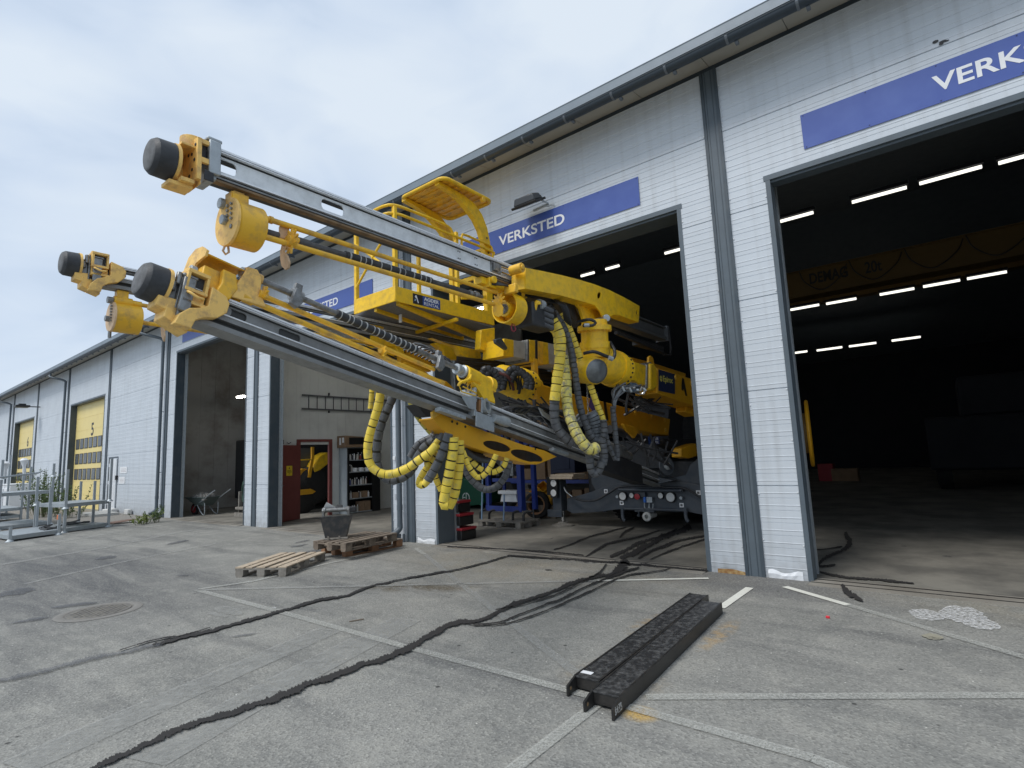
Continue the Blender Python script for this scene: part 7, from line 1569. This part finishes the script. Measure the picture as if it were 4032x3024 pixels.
def arc(a0, a1_, n=16): return [(R1 * math.cos(R_(a0 + (a1_ - a0) * k / n)), R1 * math.sin(R_(a0 + (a1_ - a0) * k / n))) for k in range(n + 1)] + [(R2 * math.cos(R_(a1_ + (a0 - a1_) * k / n)), R2 * math.sin(R_(a1_ + (a0 - a1_) * k / n))) for k in range(n + 1)]
TT = frame_from((lc.x, YG - .004, lc.z + .02), (1, 0, 0), (0, 0, 1)); lm = mat('logo_grey', (0.62, 0.66, 0.64), 0.5)
b = MB(TT); b.mesh(flat_mesh([arc(105, 250)], .002)); b.mesh(flat_mesh([arc(-88, 82)], .002)); b.mesh(flat_mesh([[(-.14, -.012), (-.03, -.012), (-.03, .018), (-.14, .018)]], .002)); b.mesh(flat_mesh([[(-.005, -.24), (.022, -.24), (.022, .15), (-.005, .15)]], .002)); b.build('emblem', lm, gb, smooth=False)
tq = gY(1822, 1900, YG + .092); tq2 = gY(1882, 1930, YG + .092)
text_part('EQUIPMENT', frame_from((tq.x, YG + .095, tq.z), (tq2 - tq), (0, 0, 1)), (tq2 - tq).length, lm, hd, 'lettering', .06, .02)
tq = gY(1818, 1888, YG + .092); text_part('NO', frame_from((tq.x, YG + .095, tq.z), (1, 0, -.2), (0, 0, 1)), .10, lm, hd, 'lettering', .06, .02)
for x, y in ((-10.75, 13.0), (-13.0, 13.0)):
    b = MB(); b.rings((x, y, .42), (.4, 1, 0), [(0, 0), (0, .22), (.03, .36), (.08, .42), (.30, .42), (.30, 0)], 30); b.build('wheel', M_TYRE, gl)
# yellow parts heap, tyre, shelves with boxes, navy cabinet, timber on the outrigger
hp = thing('parts_crate', 'low dark crate holding a heap of yellow machine parts', 'crate', (-8.3, 11.6, 0)); b = MB(); b.box(-8.7, -7.75, 11.3, 12.0, 0, .32); b.build('crate', M_WOODD, hp, bevel=.01)
for i, (px, py, s, rx, ry) in enumerate(((2103, 1950, .20, 10, 20), (2140, 1925, .24, 40, 35), (2165, 1965, .25, -25, 15))):
    q = gY(px, py, 11.45); T = Matrix.Translation(q) @ Matrix.Rotation(R_(ry), 4, 'Y') @ Matrix.Rotation(R_(rx), 4, 'X'); b = MB(T)
    b.box(-s / 2, s / 2, -s / 2, s / 2, -s / 2, -s / 2 + .02)
    for k in (-1, 1): b.box(k * s / 2 - .01, k * s / 2 + .01, -s / 2, s / 2, -s / 2 + .02, s / 2); b.box(-s / 2 + .01, s / 2 - .01, k * s / 2 - .01, k * s / 2 + .01, -s / 2 + .02, s / 2)
    tag(b.build('machine_part', M_YELD, bevel=.008), ('round-topped yellow machine part at the left of the heap on the crate', 'open yellow steel box tilted on top of the heap on the crate', 'yellow steel box at the right of the heap on the crate')[i], 'machine part', 'yellow parts on the crate')
q = gY(2118, 2020, 11.2); b = MB(); b.rings((q.x, 11.2, .34), (.25, -1, .1), [(-.12, .0), (-.12, .2), (-.10, .33), (.0, .34), (.10, .33), (.12, .24), (.10, .20), (.0, .19)], 34, mats=[0, 0, 0, 0, 0, 1, 1]); tag(b.build('tyre', [M_TYRE, M_WOODO]), 'dark tyre with reddish brown rim leaning by the yellow parts', 'tyre')
sh2 = thing('storage_rack', 'dark storage rack with pallets of cardboard boxes at the back of the rig hall', 'rack', (-9.3, 13.3, 0))
for x in (-10.6, -9.0, -7.4):
    b = MB(); b.box(x, x + .09, 13.0, 13.09, 0, 3.2); b.build('upright', M_CAB, sh2)
for z in (.85, 2.0):
    b = MB(); b.box(-10.6, -7.3, 13.0, 13.06, z - .1, z); b.build('load_beam', M_NAVY, sh2); b = MB(); b.box(-10.6, -7.3, 13.06, 14.0, z - .03, z); b.build('shelf', M_WOODD, sh2)
rr = random.Random(3); k = 0
for z, zs in ((.0, 'floor'), (.86, 'middle'), (2.01, 'top')):
    x = -10.45; k = 0
    while x < -7.6:
        w_ = rr.uniform(.28, .5); h = rr.uniform(.3, .72); k += 1; b = MB(); b.box(x, x + w_, 13.1, 13.6, z + .001, z + h)
        tag(b.build('cardboard_box', M_CARD, bevel=.004), '%s brown carton from the left on the %s level of the back storage rack' % (ORD[k], zs), 'box', 'cartons in the back storage rack'); x += w_ + rr.uniform(.02, .1)
b = MB(); p = gY(2172, 1785, 12.0); q = gY(2245, 1862, 12.0); b.box(p.x, q.x + .15, 12.0, 12.6, q.z, p.z + .9); b.box(p.x + .05, q.x, 11.985, 12.0, q.z + .1, p.z); tag(b.build('cabinet', M_CAB, bevel=.01), 'dark navy cabinet behind the timber block at the back of the hall', 'cabinet')
p = gY(2173, 1884, 10.1); q = gY(2277, 1860, 10.1)
for i, (dz, dx) in enumerate(((0, 0), (.052, .03))):
    b = MB(); b.box(p.x + dx, q.x - .1 + dx, 10.0, 10.5, p.z + dz - .01, p.z + dz + .041); tag(b.build('timber_block', M_WOOD, bevel=.004), ('lower pale timber plank lying on the outrigger post', 'upper pale timber plank lying on the outrigger post')[i], 'timber', 'timber planks on the outrigger')

# ================================================================== RIGHT HALL
LZ = 6.2
rows = [('front row of the right hall', [((2990, 893), (3203, 838)), ((3355, 797), (3570, 737)), ((3620, 722), (3866, 657)), ((3932, 641), (4150, 585))]),
        ('second row of the right hall', [((3113, 1220), (3225, 1200)), ((3253, 1196), (3372, 1176)), ((3464, 1160), (3600, 1136)), ((3635, 1129), (3780, 1103)), ((3808, 1098), (3964, 1070))]),
        ('third row of the right hall', [((3095, 1393), (3180, 1384)), ((3216, 1380), (3316, 1367)), ((3343, 1364), (3450, 1350)), ((3511, 1341), (3625, 1327))]),
        ('rig hall', [((2288, 1087), (2340, 1073)), ((2385, 1060), (2438, 1046)), ((2617, 997), (2690, 979))])]
ords = ['first', 'second', 'third', 'fourth', 'fifth']
for rn, seg in rows:
    for i, (a, c_) in enumerate(seg):
        p = gZ(*a, LZ); q = gZ(*c_, LZ); y = (p.y + q.y) / 2; p = Vector((p.x, y, LZ)); q = Vector((q.x, y, LZ)); r = .024 + .0012 * y
        o = thing('ceiling_lamp', 'lit tube lamp, %s from the left in the %s' % (ords[i], rn), 'lamp', (p.x, y, LZ), 'lit tube lamps under the hall ceiling')
        b = MB(); b.cyl(p, q, r * .8, n=10); b.build('tube', M_TUBE, o)
        b = MB(); b.box(p.x - .03, q.x + .03, y - .05, y + .05, LZ + r + .01, LZ + r + .08); b.build('housing', M_IDARK, o)
# lamp inside the left dark bay
p = gZ(955, 1562, 4.2); b = MB(); b.box(p.x - .35, p.x + .1, p.y - .07, p.y + .07, 4.18, 4.24); tag(b.build('ceiling_lamp', mat('lit_lamp_left', (1, 1, 1), 0.4, emit=((1.0, 0.96, 0.86), 30.0))), 'short lit lamp at the right of the left dark opening', 'lamp')
for i, (x, y) in enumerate(((-12.6, 9.2), (-10.4, 9.2), (-12.6, 12.2), (-10.4, 12.2))):  # lamps added to brighten the pale partition
    o = thing('ceiling_lamp', ('front left', 'front right', 'rear left', 'rear right')[i] + ' added tube lamp brightening the pale bay from its ceiling', 'lamp', (x, y, 6.1), 'added lamps brightening the pale bay')
    b = MB(); b.box(x - .75, x + .75, y - .06, y + .06, 6.08, 6.12); b.build('tube', mat('fill_tube_bay', (1, 1, 1), 0.4, emit=((1.0, 0.97, 0.90), 16.0)), o)
    b = MB(); b.box(x - .78, x + .78, y - .09, y + .09, 6.125, 6.2); b.build('housing', M_WHITE, o)
# overhead crane girder
cr_ = thing('overhead_crane', 'dull yellow overhead crane girder crossing the dark right hall', 'crane', (0, 16, 5.5))
YC = 16.0
pA = gY(3073, 1088, YC); pB = gY(3091, 1178, YC); zt, zb = pA.z, pB.z
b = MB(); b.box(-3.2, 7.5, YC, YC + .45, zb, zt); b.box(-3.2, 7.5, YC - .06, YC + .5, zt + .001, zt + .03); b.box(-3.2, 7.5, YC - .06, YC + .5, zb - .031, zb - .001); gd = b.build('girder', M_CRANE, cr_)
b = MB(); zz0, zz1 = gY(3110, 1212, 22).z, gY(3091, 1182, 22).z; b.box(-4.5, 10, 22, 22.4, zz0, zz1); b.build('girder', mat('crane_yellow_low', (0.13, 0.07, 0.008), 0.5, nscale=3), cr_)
p = gY(3190, 1120, YC - .004); q = gY(3340, 1088, YC - .004); text_part('DEMAG', frame_from((p.x, YC - .003, p.z), (1, 0, 0), (.25, 0, 1)), q.x - p.x, M_BLK, gd, 'lettering', (zt - zb) * .45, .03)
p2 = gY(3408, 1078, YC - .004); q2 = gY(3475, 1065, YC - .004); text_part('20t', frame_from((p2.x, YC - .003, p2.z), (1, 0, 0), (0, 0, 1)), q2.x - p2.x, M_BLK, gd, 'lettering', (zt - zb) * .45, .02)
for k in range(8):
    x0 = -2.6 + k * 1.15; b = MB(); b.tube(spline([(x0, YC - .12, zt - .02), (x0 + .12, YC - .12, zt - .35), (x0 + .5, YC - .12, zt - .62), (x0 + .95, YC - .12, zt - .35), (x0 + 1.12, YC - .12, zt - .02)], .08), .014, 6); b.build('festoon_cable', M_BLK, cr_)
# yellow cable drum of a machine just inside
rl = thing('cable_reel', 'big yellow spoked cable reel seen just inside the right opening', 'cable reel', (-1.95, 11, 0))
c_ = Vector((-1.93, 11, 1.77)); ax = Vector((1, .16, 0)).normalized(); u_, v_ = basis(ax)
for off in (0, -.42):
    cc = c_ + ax * off
    b = MB(); P = [cc + (u_ * math.cos(a * math.pi / 20) + v_ * math.sin(a * math.pi / 20)) * .57 for a in range(41)]; b.tube(P, .03, 8, cap=False); P = [cc + (u_ * math.cos(a * math.pi / 20) + v_ * math.sin(a * math.pi / 20)) * .33 for a in range(41)]; b.tube(P, .03, 8, cap=False)
    for k in range(14):
        a = k * math.pi / 7; d = u_ * math.cos(a) + v_ * math.sin(a); b.bar(cc + d * .33, cc + d * .56, .03, .05, up=ax)
    b.build('flange', M_YELD, rl)
b = MB(); b.cyl(c_, c_ - ax * .42, .36, n=30); b.build('core', mat('reel_core', (0.20, 0.12, 0.03), 0.6, nscale=20), rl)
b = MB(); b.box(-2.9, -2.42, 10.8, 13.0, .5, 1.6); b.box(-2.7, -2.5, 10.8, 11.1, 0, .5); b.build('stand', M_DARK, rl, bevel=.02)
for i, (px, py, w_, h, Y, m, lab) in enumerate(((3255, 1865, .55, .7, 18, M_RED, 'dark red cabinet standing on the floor at the back left of the right hall'), (3305, 1868, .5, .5, 18.2, M_CARD, 'brown box beside the red cabinet at the back of the right hall'), (3352, 1868, .5, .5, 18.4, M_CARD, 'brown box with a white label at the back of the right hall'))):
    q = gZ(px, 1895); b = MB(); b.box(q.x - w_ / 2, q.x + w_ / 2, q.y, q.y + .6, 0, h); b.box(q.x - w_ / 2 + .03, q.x + w_ / 2 - .03, q.y - .01, q.y, .05, h - .05); tag(b.build('cabinet' if i == 0 else 'box', m, bevel=.01), lab, 'cabinet' if i == 0 else 'box')
dk = thing('parked_machine', 'dark parked machine barely visible deep inside the right hall', 'machine', (1.5, 22, 0))
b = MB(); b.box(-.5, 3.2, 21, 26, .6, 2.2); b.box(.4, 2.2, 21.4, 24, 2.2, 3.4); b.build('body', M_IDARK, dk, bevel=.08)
for x in (-.2, 2.9):
    b = MB(); b.rings((x - .2, 21.8, .6), (1, 0, 0), [(0, 0), (0, .3), (.03, .5), (.08, .6), (.4, .6), (.4, 0)], 28); b.build('wheel', M_TYRE, dk)
